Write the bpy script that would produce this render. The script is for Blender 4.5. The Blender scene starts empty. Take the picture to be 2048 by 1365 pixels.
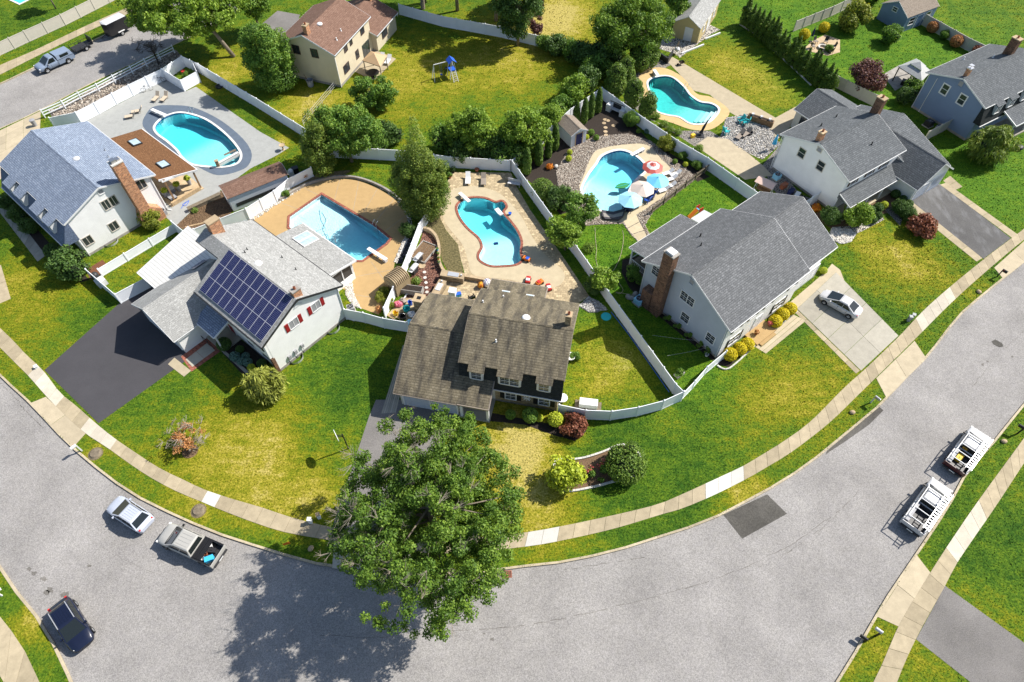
import bpy,bmesh,math,random
import numpy as np
from mathutils import Vector,Matrix
from mathutils.geometry import delaunay_2d_cdt

random.seed(7)
scene = bpy.context.scene
COL = scene.collection
PI = math.pi

# ---------------------------------------------------------------- camera, world, sun, exposure
CAM_H,F_PX,NADIR = 57.0,1330.0,965.0
TILT = math.atan(NADIR / F_PX)
cam_data = bpy.data.cameras.new('camera')
cam_data.sensor_width = 36.0
cam_data.lens = 36.0 * F_PX / 2048.0
cam_data.clip_end = 3000
cam = bpy.data.objects.new('camera',cam_data)
COL.objects.link(cam)
cam.location = (0,0,CAM_H)
cam.rotation_euler = (TILT,0,0)
scene.camera = cam

SUN_AZ,SUN_EL = math.radians(22.5),math.radians(45.5)
world = bpy.data.worlds.new('World')
scene.world = world
world.use_nodes = True
wn = world.node_tree
sky = wn.nodes.new('ShaderNodeTexSky')
sky.sky_type = 'NISHITA'
sky.sun_disc = False
sky.sun_elevation = SUN_EL
sky.sun_rotation = PI / 2 - SUN_AZ
wn.links.new(sky.outputs['Color'],wn.nodes['Background'].inputs['Color'])
wn.nodes['Background'].inputs['Strength'].default_value = 0.10
sd = bpy.data.lights.new('sun','SUN')
sd.energy = 5.0
sd.angle = math.radians(0.5)
sd.color = (1.0,0.95,0.88)
sun = bpy.data.objects.new('sun',sd)
COL.objects.link(sun)
sun.rotation_euler = Vector((-math.cos(SUN_EL) * math.cos(SUN_AZ),-math.cos(SUN_EL) * math.sin(SUN_AZ),-math.sin(SUN_EL))).to_track_quat('-Z','Y').to_euler()
sun.location = (60,40,80)
vs = scene.view_settings
vs.view_transform = 'Standard'
vs.look = 'None'
vs.gamma = 1
vs.exposure = 0.72
scene.cycles.max_bounces = 6
scene.cycles.diffuse_bounces = 3
scene.cycles.glossy_bounces = 3
scene.cycles.transparent_max_bounces = 12
scene.cycles.transmission_bounces = 4
scene.cycles.caustics_reflective = False
scene.cycles.caustics_refractive = False

# ---------------------------------------------------------------- survey: picture point at height h -> site coordinates (metres)
_fw = (0,math.sin(TILT),-math.cos(TILT))
_up = (0,math.cos(TILT),math.sin(TILT))
def S(x,y,h=0.0):
    a,b = x - 1024.0,682.5 - y
    dx,dy,dz = a,_fw[1] * F_PX + _up[1] * b,_fw[2] * F_PX + _up[2] * b
    t = (CAM_H - h) / -dz
    return Vector((dx * t,dy * t,h))
def S2(pts,h=0.0):
    return [tuple(S(x,y,h)[:2]) for x,y in pts]

def smooth_line(pts,n=6):
    """Catmull-Rom through pts"""
    P = [Vector(p) for p in pts]
    out = []
    for i in range(len(P) - 1):
        p0 = P[max(i - 1,0)]; p1 = P[i]; p2 = P[i + 1]; p3 = P[min(i + 2,len(P) - 1)]
        for k in range(n):
            t = k / n
            out.append(0.5 * ((2 * p1) + (p2 - p0) * t + (2 * p0 - 5 * p1 + 4 * p2 - p3) * t * t + (3 * p1 - p0 - 3 * p2 + p3) * t ** 3))
    out.append(P[-1])
    return out
def smooth_loop(pts,n=6):
    P = [Vector(p) for p in pts]
    m = len(P); out = []
    for i in range(m):
        p0,p1,p2,p3 = P[i - 1],P[i],P[(i + 1) % m],P[(i + 2) % m]
        for k in range(n):
            t = k / n
            out.append(0.5 * ((2 * p1) + (p2 - p0) * t + (2 * p0 - 5 * p1 + 4 * p2 - p3) * t * t + (3 * p1 - p0 - 3 * p2 + p3) * t ** 3))
    return out
def resample(pts,step):
    P = [Vector(p) for p in pts]
    L = [0.0]
    for a,b in zip(P,P[1:]): L.append(L[-1] + (b - a).length)
    n = max(1,round(L[-1] / step)); out = []; j = 0
    for k in range(n + 1):
        s = L[-1] * k / n
        while j < len(L) - 2 and L[j + 1] < s: j += 1
        d = L[j + 1] - L[j]
        out.append(P[j].lerp(P[j + 1],0 if d == 0 else (s - L[j]) / d))
    return out
def area2(poly):
    return sum(a[0] * b[1] - b[0] * a[1] for a,b in zip(poly,poly[1:] + poly[:1])) / 2
def ccw(poly):
    poly = [tuple(p[:2]) for p in poly]
    return poly if area2(poly) > 0 else poly[::-1]
def inset(poly,d):
    """offset a ccw polygon inwards by d (negative: outwards)"""
    poly = ccw(poly); n = len(poly); out = []
    for i in range(n):
        a,b,c = Vector(poly[i - 1]),Vector(poly[i]),Vector(poly[(i + 1) % n])
        e1,e2 = (b - a).normalized(),(c - b).normalized()
        n1,n2 = Vector((-e1.y,e1.x)),Vector((-e2.y,e2.x))
        m = n1 + n2
        if m.length < 1e-6: m = n1
        m.normalize()
        out.append(tuple(b + m * (d / max(0.35,m.dot(n1)))))
    return out
def inside(p,poly):
    x,y = p[0],p[1]; r = False; j = len(poly) - 1
    for i in range(len(poly)):
        xi,yi = poly[i][0],poly[i][1]; xj,yj = poly[j][0],poly[j][1]
        if (yi > y) != (yj > y) and x < (xj - xi) * (y - yi) / (yj - yi) + xi: r = not r
        j = i
    return r
def inside_np(X,Y,poly):
    r = np.zeros(X.shape,bool); n = len(poly); j = n - 1
    for i in range(n):
        xi,yi = poly[i][:2]; xj,yj = poly[j][:2]
        if yi != yj:
            r ^= ((yi > Y) != (yj > Y)) & (X < (xj - xi) * (Y - yi) / (yj - yi) + xi)
        j = i
    return r

MASK,LAWNS = [],[]          # paved or planted outlines and lawn outlines, for the grass
# ---------------------------------------------------------------- scene objects
FR = {}                                   # frames of things: name -> (loc, rotz)
def tag(o,label=None,cat=None,group=None,kind=None):
    if label: o['label'] = label
    if cat: o['category'] = cat
    if group: o['group'] = group
    if kind: o['kind'] = kind
    return o
def thing(name,label,cat,loc=(0,0,0),rotz=0.0,group=None):
    o = bpy.data.objects.new(name,None)
    COL.objects.link(o)
    loc = Vector((loc[0],loc[1],loc[2] if len(loc) > 2 else 0.0))
    o.location = loc; o.rotation_euler = (0,0,rotz); o.empty_display_size = 0.3
    FR[o.name] = (loc,rotz)
    return tag(o,label,cat,group)
def put(o,loc,rotz=0.0,scale=1.0):
    o.location = (loc[0],loc[1],loc[2] if len(loc) > 2 else 0.0)
    o.rotation_euler = (0,0,rotz); o.scale = (scale,) * 3
    return o
def kids(o): return KIDS.get(o.name,[])
KIDS = {}
def adopt(o,parent):
    o.parent = parent
    KIDS.setdefault(parent.name,[]).append(o)
def dup(root,loc=None,rotz=None,label=None,parent=None,scale=None):
    r = root.copy(); COL.objects.link(r)
    if parent is not None: adopt(r,parent)
    if loc is not None: r.location = (loc[0],loc[1],loc[2] if len(loc) > 2 else 0.0)
    if rotz is not None: r.rotation_euler = (0,0,rotz)
    if scale is not None: r.scale = (scale,) * 3 if not isinstance(scale,tuple) else scale
    if label: r['label'] = label
    for ch in kids(root): dup(ch,parent=r)
    return r

def auto_uv(me):
    uv = me.uv_layers.new(name='UVMap')
    n = len(me.polygons)
    co = np.empty(len(me.vertices) * 3,'f'); me.vertices.foreach_get('co',co); co = co.reshape(-1,3)
    nr = np.empty(n * 3,'f'); me.polygons.foreach_get('normal',nr); nr = nr.reshape(-1,3)
    lt = np.empty(n,'i'); me.polygons.foreach_get('loop_total',lt)
    lv = np.empty(len(me.loops),'i'); me.loops.foreach_get('vertex_index',lv)
    U = np.stack([-nr[:,1],nr[:,0],np.zeros(n)],1)
    l = np.linalg.norm(U,axis=1)
    flat = l < 0.05
    U[flat] = (1,0,0); l[flat] = 1
    U /= l[:,None]
    V = np.cross(nr,U)
    V[flat] = (0,1,0)
    pi = np.repeat(np.arange(n),lt)
    p = co[lv]
    out = np.stack([(p * U[pi]).sum(1),(p * V[pi]).sum(1)],1).astype('f')
    uv.data.foreach_set('uv',out.ravel())

class MB:
    """collects simple shapes; build() links them as one mesh object"""
    def __init__(s): s.v = []; s.f = []
    def raw(s,v,f):
        o = len(s.v); s.v += [tuple(p) for p in v]; s.f += [tuple(i + o for i in q) for q in f]; return s
    def box(s,x0,x1,y0,y1,z0,z1):
        return s.raw([(x0,y0,z0),(x1,y0,z0),(x1,y1,z0),(x0,y1,z0),(x0,y0,z1),(x1,y0,z1),(x1,y1,z1),(x0,y1,z1)],
                     [(3,2,1,0),(4,5,6,7),(0,1,5,4),(1,2,6,5),(2,3,7,6),(3,0,4,7)])
    def obox(s,c,size,rz=0.0,rx=0.0,ry=0.0):
        hx,hy,hz = size[0] / 2,size[1] / 2,size[2] / 2
        M = Matrix.Translation(Vector(c)) @ Matrix.Rotation(rz,4,'Z') @ Matrix.Rotation(ry,4,'Y') @ Matrix.Rotation(rx,4,'X')
        v = [M @ Vector(p) for p in [(-hx,-hy,-hz),(hx,-hy,-hz),(hx,hy,-hz),(-hx,hy,-hz),(-hx,-hy,hz),(hx,-hy,hz),(hx,hy,hz),(-hx,hy,hz)]]
        return s.raw(v,[(3,2,1,0),(4,5,6,7),(0,1,5,4),(1,2,6,5),(2,3,7,6),(3,0,4,7)])
    def prism(s,poly,z0,z1):
        poly = ccw(poly); n = len(poly)
        v = [(x,y,z0) for x,y in poly] + [(x,y,z1) for x,y in poly]
        return s.raw(v,[tuple(range(n))[::-1],tuple(range(n,2 * n))] + [(i,(i + 1) % n,n + (i + 1) % n,n + i) for i in range(n)])
    def beam(s,p,q,w,h=None,up=(0,0,1)):
        h = h or w
        p,q = Vector(p),Vector(q); d = (q - p)
        if d.length < 1e-6: return s
        d.normalize(); u = Vector(up)
        if abs(d.dot(u)) > 0.99: u = Vector((1,0,0))
        a = d.cross(u).normalized() * (w / 2); b = a.cross(d).normalized() * (h / 2)
        v = [p - a - b,p + a - b,p + a + b,p - a + b,q - a - b,q + a - b,q + a + b,q - a + b]
        return s.raw(v,[(0,1,2,3),(7,6,5,4),(0,4,5,1),(1,5,6,2),(2,6,7,3),(3,7,4,0)])
    def tube(s,path,r,n=6,close=False):
        P = [Vector(p) for p in path]; m = len(P); rings = []
        for i,p in enumerate(P):
            a = P[i - 1] if (i > 0 or close) else P[i]; b = P[(i + 1) % m] if (i < m - 1 or close) else P[i]
            d = (b - a).normalized(); u = Vector((0,0,1)) if abs(d.z) < 0.9 else Vector((1,0,0))
            x = d.cross(u).normalized(); y = x.cross(d)
            rr = r[i] if isinstance(r,(list,tuple)) else r
            rings.append([p + (x * math.cos(2 * PI * k / n) + y * math.sin(2 * PI * k / n)) * rr for k in range(n)])
        v = [q for ring in rings for q in ring]; f = []
        for i in range(m if close else m - 1):
            j = (i + 1) % m
            for k in range(n): f.append((i * n + k,i * n + (k + 1) % n,j * n + (k + 1) % n,j * n + k))
        if not close: f += [tuple(range(n))[::-1],tuple((m - 1) * n + k for k in range(n))]
        return s.raw(v,f)
    def cyl(s,c,r,h,n=12,r2=None):
        r2 = r if r2 is None else r2; x,y,z = c
        v = [(x + r * math.cos(2 * PI * k / n),y + r * math.sin(2 * PI * k / n),z) for k in range(n)] + [(x + r2 * math.cos(2 * PI * k / n),y + r2 * math.sin(2 * PI * k / n),z + h) for k in range(n)]
        return s.raw(v,[tuple(range(n))[::-1],tuple(range(n,2 * n))] + [(i,(i + 1) % n,n + (i + 1) % n,n + i) for i in range(n)])
    def lathe(s,prof,c=(0,0,0),n=14):
        v = []; f = []; m = len(prof)
        for r,z in prof:
            for k in range(n): v.append((c[0] + r * math.cos(2 * PI * k / n),c[1] + r * math.sin(2 * PI * k / n),c[2] + z))
        for i in range(m - 1):
            for k in range(n): f.append((i * n + k,i * n + (k + 1) % n,(i + 1) * n + (k + 1) % n,(i + 1) * n + k))
        return s.raw(v,f)
    def ball(s,c,r,n=10,m=6):
        if not isinstance(r,tuple): r = (r,r,r)
        prof = [(math.sin(PI * i / m),-math.cos(PI * i / m)) for i in range(m + 1)]
        v = []; f = []
        for a,b in prof:
            for k in range(n): v.append((c[0] + r[0] * a * math.cos(2 * PI * k / n),c[1] + r[1] * a * math.sin(2 * PI * k / n),c[2] + r[2] * b))
        for i in range(m):
            for k in range(n): f.append((i * n + k,i * n + (k + 1) % n,(i + 1) * n + (k + 1) % n,(i + 1) * n + k))
        return s.raw(v,f)
    def slab(s,pts,t):
        """planar 3D polygon, thickened by t below its upward face"""
        P = [Vector(p) for p in pts]; n = len(P)
        nn = Vector((0,0,0))
        for i in range(n): nn += P[i].cross(P[(i + 1) % n])
        if nn.z < 0 or (abs(nn.z) < 1e-6 and False): P.reverse(); nn = -nn
        nn.normalize()
        v = P + [p - nn * t for p in P]
        return s.raw(v,[tuple(range(n)),tuple(range(n,2 * n))[::-1]] + [(i,n + i,n + (i + 1) % n,(i + 1) % n) for i in range(n)])
    def sheet(s,pts):
        return s.raw(pts,[tuple(range(len(pts)))])
    def build(s,name,m,parent=None,smooth=False,bevel=0.0,world=False,kind=None,uv=True):
        v = s.v
        if world and parent is not None:
            loc,rz = FR[parent.name]; c,sn = math.cos(-rz),math.sin(-rz)
            v = [((x - loc.x) * c - (y - loc.y) * sn,(x - loc.x) * sn + (y - loc.y) * c,z - loc.z) for x,y,z in v]
        me = bpy.data.meshes.new(name)
        me.from_pydata(v,[],s.f)
        if bevel:
            bm = bmesh.new(); bm.from_mesh(me)
            bmesh.ops.remove_doubles(bm,verts=bm.verts,dist=1e-5)
            bmesh.ops.bevel(bm,geom=[e for e in bm.edges if e.is_manifold and e.calc_face_angle(0) > 0.5],offset=bevel,segments=2,profile=0.6,affect='EDGES',clamp_overlap=True)
            bm.to_mesh(me); bm.free()
        me.update()
        if smooth: me.polygons.foreach_set('use_smooth',[True] * len(me.polygons))
        if uv: auto_uv(me)
        me.materials.append(MAT[m] if isinstance(m,str) else m)
        o = bpy.data.objects.new(name,me)
        COL.objects.link(o)
        if parent is not None: adopt(o,parent)
        if kind: o['kind'] = kind
        return o

def np_mesh(name,V,Fq,m,parent=None,smooth=False,fattr=None):
    """fast mesh from numpy: V (n,3), Fq (m,k) faces of equal size"""
    me = bpy.data.meshes.new(name)
    k = Fq.shape[1]; nf = len(Fq)
    me.vertices.add(len(V)); me.vertices.foreach_set('co',V.astype('f').ravel())
    me.loops.add(nf * k); me.loops.foreach_set('vertex_index',Fq.astype('i').ravel())
    me.polygons.add(nf); me.polygons.foreach_set('loop_start',np.arange(0,nf * k,k,dtype='i')); me.polygons.foreach_set('loop_total',np.full(nf,k,'i'))
    if smooth: me.polygons.foreach_set('use_smooth',np.ones(nf,bool))
    me.update(calc_edges=True)
    if fattr is not None:
        a = me.attributes.new('tint','FLOAT','FACE'); a.data.foreach_set('value',fattr.astype('f'))
    me.materials.append(MAT[m])
    o = bpy.data.objects.new(name,me); COL.objects.link(o)
    if parent is not None: adopt(o,parent)
    return o

def fill(outline,holes=(),grid=None,z=0.0,bbox=None):
    """triangulate outline minus holes; grid adds inner points. returns verts, tris"""
    outline = ccw(outline); holes = [ccw(h) for h in holes]
    pts = [Vector(p) for p in outline]; edges = [(i,(i + 1) % len(outline)) for i in range(len(outline))]
    for h in holes:
        o = len(pts); pts += [Vector(p) for p in h]; edges += [(o + i,o + (i + 1) % len(h)) for i in range(len(h))]
    if grid:
        xs = [p[0] for p in outline]; ys = [p[1] for p in outline]
        b = bbox or (min(xs),max(xs),min(ys),max(ys))
        X,Y = np.meshgrid(np.arange(b[0] + grid / 2,b[1],grid),np.arange(b[2] + grid / 2,b[3],grid))
        X = X + np.random.RandomState(1).uniform(-.15,.15,X.shape) * grid; Y = Y + np.random.RandomState(2).uniform(-.15,.15,Y.shape) * grid
        k = inside_np(X,Y,outline)
        for h in holes: k &= ~inside_np(X,Y,h)
        pts += [Vector((float(a),float(c))) for a,c in zip(X[k],Y[k])]
    v,e,f,*_ = delaunay_2d_cdt(pts,edges,[],0,1e-4)
    va = np.array([(p.x,p.y) for p in v]); fa = np.array([tuple(t) for t in f if len(t) == 3])
    c = va[fa].mean(1)
    k = inside_np(c[:,0],c[:,1],outline)
    for h in holes: k &= ~inside_np(c[:,0],c[:,1],h)
    fa = fa[k]
    p = va[fa]; ar = (p[:,1,0] - p[:,0,0]) * (p[:,2,1] - p[:,0,1]) - (p[:,2,0] - p[:,0,0]) * (p[:,1,1] - p[:,0,1])
    fa[ar < 0] = fa[ar < 0][:,::-1]
    return va,fa
ROAD_Z = -0.12
def area(name,outline,z,m,holes=(),skirt=0.05,parent=None,kind='structure',grid=None,rough=0.0,zf=None):
    """a flat sheet with a skirt down its rim"""
    if name != 'road' and ROAD_Z < z < .2: MASK.append(ccw(outline))
    va,fa = fill(outline,holes,grid)
    zz = np.full(len(va),z)
    if rough: zz = zz + np.random.RandomState(3).uniform(0,rough,len(va))
    if zf is not None: zz = zf(va)
    V = [(float(a),float(b),float(c)) for (a,b),c in zip(va,zz)]
    F = [tuple(int(i) for i in t) for t in fa]
    if skirt:
        for loop in [ccw(outline)]:
            n0 = len(V); n = len(loop)
            V += [(x,y,z) for x,y in loop] + [(x,y,z - skirt) for x,y in loop]
            F += [(n0 + n + i,n0 + n + (i + 1) % n,n0 + (i + 1) % n,n0 + i) for i in range(n)]
    mb = MB().raw(V,F)
    if parent is not None and kind == 'structure': kind = None
    return mb.build(name,m,parent,kind=kind,world=parent is not None and parent.name in FR)

# ---------------------------------------------------------------- materials
MAT = {}
class N:
    """tiny node helper"""
    def __init__(s,name):
        s.m = bpy.data.materials.new(name); s.m.use_nodes = True; MAT[name] = s.m
        s.t = s.m.node_tree; s.b = s.t.nodes['Principled BSDF']; s.out = s.t.nodes['Material Output']
        s.tc = s.t.nodes.new('ShaderNodeTexCoord')
    def node(s,typ,**kw):
        n = s.t.nodes.new('ShaderNode' + typ)
        for k,v in kw.items():
            if k in n.inputs: n.inputs[k].default_value = v
            else: setattr(n,k,v)
        return n
    def link(s,a,b): s.t.links.new(a,b)
    def noise(s,scale,detail=3,rough=0.55,co='Object',dist=0.0,sc3=None):
        n = s.node('TexNoise',Scale=scale,Detail=detail,Roughness=rough,Distortion=dist)
        src = s.tc.outputs[co]
        if sc3:
            mp = s.node('Mapping'); mp.inputs['Scale'].default_value = sc3; s.link(src,mp.inputs['Vector']); src = mp.outputs[0]
        s.link(src,n.inputs['Vector']); return n.outputs[0]
    def ramp(s,fac,stops,interp='LINEAR'):
        r = s.node('ValToRGB'); r.color_ramp.interpolation = interp
        el = r.color_ramp.elements
        while len(el) < len(stops): el.new(0.5)
        for e,(p,c) in zip(el,stops): e.position = p; e.color = (*c,1) if len(c) == 3 else c
        s.link(fac,r.inputs[0]); return r.outputs[0]
    def mix(s,fac,a,b,blend='MIX'):
        n = s.node('Mix',data_type='RGBA',blend_type=blend)
        for i,x in ((0,fac),(6,a),(7,b)):
            if hasattr(x,'links'): s.link(x,n.inputs[i])
            else: n.inputs[i].default_value = x if i == 0 else (*x,1)
        return n.outputs[2]
    def math(s,op,a,b=0.0):
        n = s.node('Math',operation=op)
        for i,x in enumerate((a,b)):
            if hasattr(x,'links'): s.link(x,n.inputs[i])
            else: n.inputs[i].default_value = x
        return n.outputs[0]
    def maprange(s,x,a,b,c=0.0,d=1.0):
        n = s.node('MapRange'); s.link(x,n.inputs[0])
        for i,k in enumerate((a,b,c,d)): n.inputs[i + 1].default_value = k
        return n.outputs[0]
    def bump(s,h,strength=0.3,dist=0.02):
        n = s.node('Bump',Strength=strength,Distance=dist); s.link(h,n.inputs['Height']); s.link(n.outputs[0],s.b.inputs['Normal'])
    def col(s,c):
        if hasattr(c,'links'): s.link(c,s.b.inputs['Base Color'])
        else: s.b.inputs['Base Color'].default_value = (*c,1)
    def set(s,rough=0.7,metal=0.0,spec=0.3):
        s.b.inputs['Roughness'].default_value = rough; s.b.inputs['Metallic'].default_value = metal; s.b.inputs['Specular IOR Level'].default_value = spec
        return s
def sc(c,k): return tuple(min(1.0,x * k) for x in c)

def plain(name,c,rough=0.6,var=0.12,scale=3.0,metal=0.0,spec=0.3,bump=0.0,bscale=30):
    n = N(name); n.set(rough,metal,spec)
    if var: n.col(n.ramp(n.noise(scale,4),[(0.3,sc(c,1 - var)),(0.7,sc(c,1 + var))]))
    else: n.col(c)
    if bump: n.bump(n.noise(bscale,3),bump,0.01)
    return n.m
def two(name,a,b,scale=2.0,rough=0.8,lo=0.35,hi=0.65,bump=0.0,bscale=20,detail=5,spec=0.2):
    n = N(name); n.set(rough,0,spec); n.col(n.ramp(n.noise(scale,detail),[(lo,a),(hi,b)]))
    if bump: n.bump(n.noise(bscale,4),bump,0.02)
    return n.m
def shingle(name,a,b,c,w=0.30,h=0.14,stain=None,gap=0.35,row=0.5):
    """tabs laid in courses: u along the eave, v up the slope (metres)"""
    n = N(name); n.set(0.9,0,0.15)
    br = n.node('TexBrick',Scale=1.0); br.offset = 0.5
    br.inputs['Brick Width'].default_value = w; br.inputs['Row Height'].default_value = h
    br.inputs['Mortar Size'].default_value = 0.02; br.inputs['Mortar Smooth'].default_value = 0.2; br.inputs['Bias'].default_value = 0.0
    br.inputs['Color1'].default_value = (0,0,0,1); br.inputs['Color2'].default_value = (1,1,1,1); br.inputs['Mortar'].default_value = (0.5,0.5,0.5,1)
    n.link(n.tc.outputs['UV'],br.inputs['Vector'])
    base = n.ramp(br.outputs['Color'],[(0.0,[x * .55 + y * .45 for x,y in zip(a,b)]),(0.5,b),(1.0,[x * .55 + y * .45 for x,y in zip(c,b)])])
    sp = n.node('SeparateXYZ'); n.link(n.tc.outputs['UV'],sp.inputs[0])
    fr = n.math('FRACT',n.math('DIVIDE',sp.outputs[1],h))
    ln = n.maprange(fr,0.0,0.3,row,0.0)
    base = n.mix(n.maprange(n.noise(0.35,4,0.6),0.3,0.7),base,n.mix(0.5,base,sc(b,0.78)))
    if stain:
        st = n.maprange(n.noise(0.9,5,0.62,'UV',sc3=(1.5,0.3,1)),0.44,0.66)
        base = n.mix(n.math('MULTIPLY',st,0.85),base,stain)
    base = n.mix(n.math('MULTIPLY',br.outputs['Fac'],gap),base,sc(a,0.3))
    base = n.mix(ln,base,sc(a,0.35))
    fine = n.ramp(n.noise(9,2),[(0.3,(0.75,) * 3),(0.7,(1.25,) * 3)])
    n.col(n.mix(1.0,base,fine,'MULTIPLY'))
    n.bump(n.math('SUBTRACT',fr,br.outputs['Fac']),0.4,0.02)
    return n.m
def siding(name,c,lap=0.11,dark=0.86,var=0.05):
    n = N(name); n.set(0.55,0,0.3)
    sp = n.node('SeparateXYZ'); n.link(n.tc.outputs['UV'],sp.inputs[0])
    fr = n.math('FRACT',n.math('DIVIDE',sp.outputs[1],lap))
    edge = n.maprange(fr,0.0,0.16,dark,1.0)
    base = n.ramp(n.noise(0.8,4,0.6),[(0.3,sc(c,1 - var)),(0.7,sc(c,1 + var))])
    cb = n.node('CombineColor'); 
    for i in range(3): n.link(edge,cb.inputs[i])
    n.col(n.mix(1.0,base,cb.outputs[0],'MULTIPLY'))
    n.bump(fr,0.45,0.02)
    return n.m
def brick(name,a,b,mortar,w=0.22,h=0.075,gap=0.012,bump=0.5,co='UV'):
    n = N(name); n.set(0.85,0,0.2)
    br = n.node('TexBrick',Scale=1.0); br.offset = 0.5
    br.inputs['Brick Width'].default_value = w; br.inputs['Row Height'].default_value = h; br.inputs['Mortar Size'].default_value = gap
    br.inputs['Color1'].default_value = (0,0,0,1); br.inputs['Color2'].default_value = (1,1,1,1)
    n.link(n.tc.outputs[co],br.inputs['Vector'])
    base = n.ramp(br.outputs['Color'],[(0.0,a),(0.6,b),(1.0,sc(b,1.4))])
    base = n.mix(br.outputs['Fac'],base,mortar)
    n.col(n.mix(1.0,base,n.ramp(n.noise(6,4),[(0.3,(0.75,) * 3),(0.7,(1.2,) * 3)]),'MULTIPLY'))
    n.bump(n.math('SUBTRACT',1.0,br.outputs['Fac']),bump,0.01)
    return n.m
def concrete(name,c,var=0.18,stain=0.35):
    n = N(name); n.set(0.9,0,0.15)
    oi = n.node('ObjectInfo')
    base = n.ramp(n.noise(1.3,6,0.65),[(0.28,sc(c,1 - var)),(0.72,sc(c,1 + var))])
    st = n.maprange(n.noise(0.45,5,0.7),0.55,0.75,0.0,stain)
    base = n.mix(st,base,sc(c,0.55))
    rnd = n.maprange(oi.outputs['Random'],0,1,0.84,1.1)
    cb = n.node('CombineColor')
    for i in range(3): n.link(rnd,cb.inputs[i])
    base = n.mix(1.0,base,cb.outputs[0],'MULTIPLY')
    sp = n.ramp(n.noise(60,2),[(0.3,(0.85,) * 3),(0.7,(1.12,) * 3)])
    n.col(n.mix(1.0,base,sp,'MULTIPLY'))
    n.bump(n.noise(80,2),0.15,0.004)
    return n.m
def asphalt(name,c,speck=0.5,patch=0.12,wear=None,warm=(1.03,1.0,0.97)):
    n = N(name); n.set(0.92,0,0.15)
    a = n.ramp(n.noise(13.0,2,0.6),[(0.32,sc(c,1 - speck * 0.55)),(0.5,c),(0.68,sc(c,1 + speck * 0.6))])
    b = n.ramp(n.noise(0.22,6,0.62),[(0.3,(1 - patch,) * 3),(0.7,(1 + patch,) * 3)])
    a = n.mix(1.0,a,b,'MULTIPLY')
    d = n.ramp(n.noise(1.7,4,0.6),[(0.35,(0.97,0.97,0.98)),(0.65,sc(warm,1.02))])
    a = n.mix(1.0,a,d,'MULTIPLY')
    if wear: a = n.mix(n.maprange(n.noise(0.5,5,0.65,sc3=(1,0.35,1)),0.5,0.72),a,wear)
    n.col(a); n.bump(n.noise(40,2),0.25,0.01)
    return n.m
def pebbles(name,a,b,c,scale=7.0,dark=(0.06,0.055,0.05),bump=0.8):
    n = N(name); n.set(0.85,0,0.25)
    v = n.node('TexVoronoi',Scale=scale); n.link(n.tc.outputs['Object'],v.inputs['Vector'])
    sp = n.node('SeparateColor'); n.link(v.outputs['Color'],sp.inputs[0])
    base = n.ramp(sp.outputs[0],[(0.0,a),(0.5,b),(1.0,c)])
    edge = n.maprange(v.outputs['Distance'],0.35,0.62)
    n.col(n.mix(edge,base,dark)); n.bump(n.math('SUBTRACT',1.0,v.outputs['Distance']),bump,0.05)
    return n.m
def leaf(name,dark,mid,light,trans=0.3,patch=None):
    n = N(name); t = n.t
    g = n.node('NewGeometry'); at = n.node('Attribute',attribute_name='tint')
    base = n.ramp(n.math('ADD',n.math('MULTIPLY',g.outputs['Random Per Island'],0.55),n.math('MULTIPLY',at.outputs['Fac'],0.45)),[(0.0,dark),(0.5,mid),(1.0,light)])
    if patch: base = n.mix(n.maprange(n.noise(0.9,3),0.52,0.66),base,patch)
    df = n.node('BsdfPrincipled'); df.inputs['Roughness'].default_value = 0.55; df.inputs['Specular IOR Level'].default_value = 0.25
    tr = n.node('BsdfTranslucent'); mx = n.node('MixShader'); mx.inputs[0].default_value = trans
    n.link(base,df.inputs['Base Color']); n.link(n.mix(1.0,base,(1.25,1.25,0.7),'MULTIPLY'),tr.inputs['Color'])
    n.link(df.outputs[0],mx.inputs[1]); n.link(tr.outputs[0],mx.inputs[2]); n.link(mx.outputs[0],n.out.inputs['Surface'])
    t.nodes.remove(n.b)
    return n.m
def water(name,absorb,density,ripple=1.0,rscale=2.2):
    n = N(name); t = n.t
    tr = n.node('BsdfTransparent'); tr.inputs[0].default_value = (0.97,0.99,1.0,1)
    gl = n.node('BsdfGlossy'); gl.inputs['Roughness'].default_value = 0.04
    fr = n.node('Fresnel',IOR=1.33); mx = n.node('MixShader')
    bp = n.node('Bump',Strength=0.12 * ripple,Distance=0.05); n.link(n.noise(rscale,3,0.6,dist=0.8),bp.inputs['Height'])
    n.link(bp.outputs[0],gl.inputs['Normal']); n.link(bp.outputs[0],fr.inputs['Normal'])
    n.link(fr.outputs[0],mx.inputs[0]); n.link(tr.outputs[0],mx.inputs[1]); n.link(gl.outputs[0],mx.inputs[2])
    n.link(mx.outputs[0],n.out.inputs['Surface'])
    va = n.node('VolumeAbsorption'); va.inputs['Color'].default_value = (*absorb,1); va.inputs['Density'].default_value = density
    n.link(va.outputs[0],n.out.inputs['Volume'])
    t.nodes.remove(n.b)
    return n.m

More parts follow.
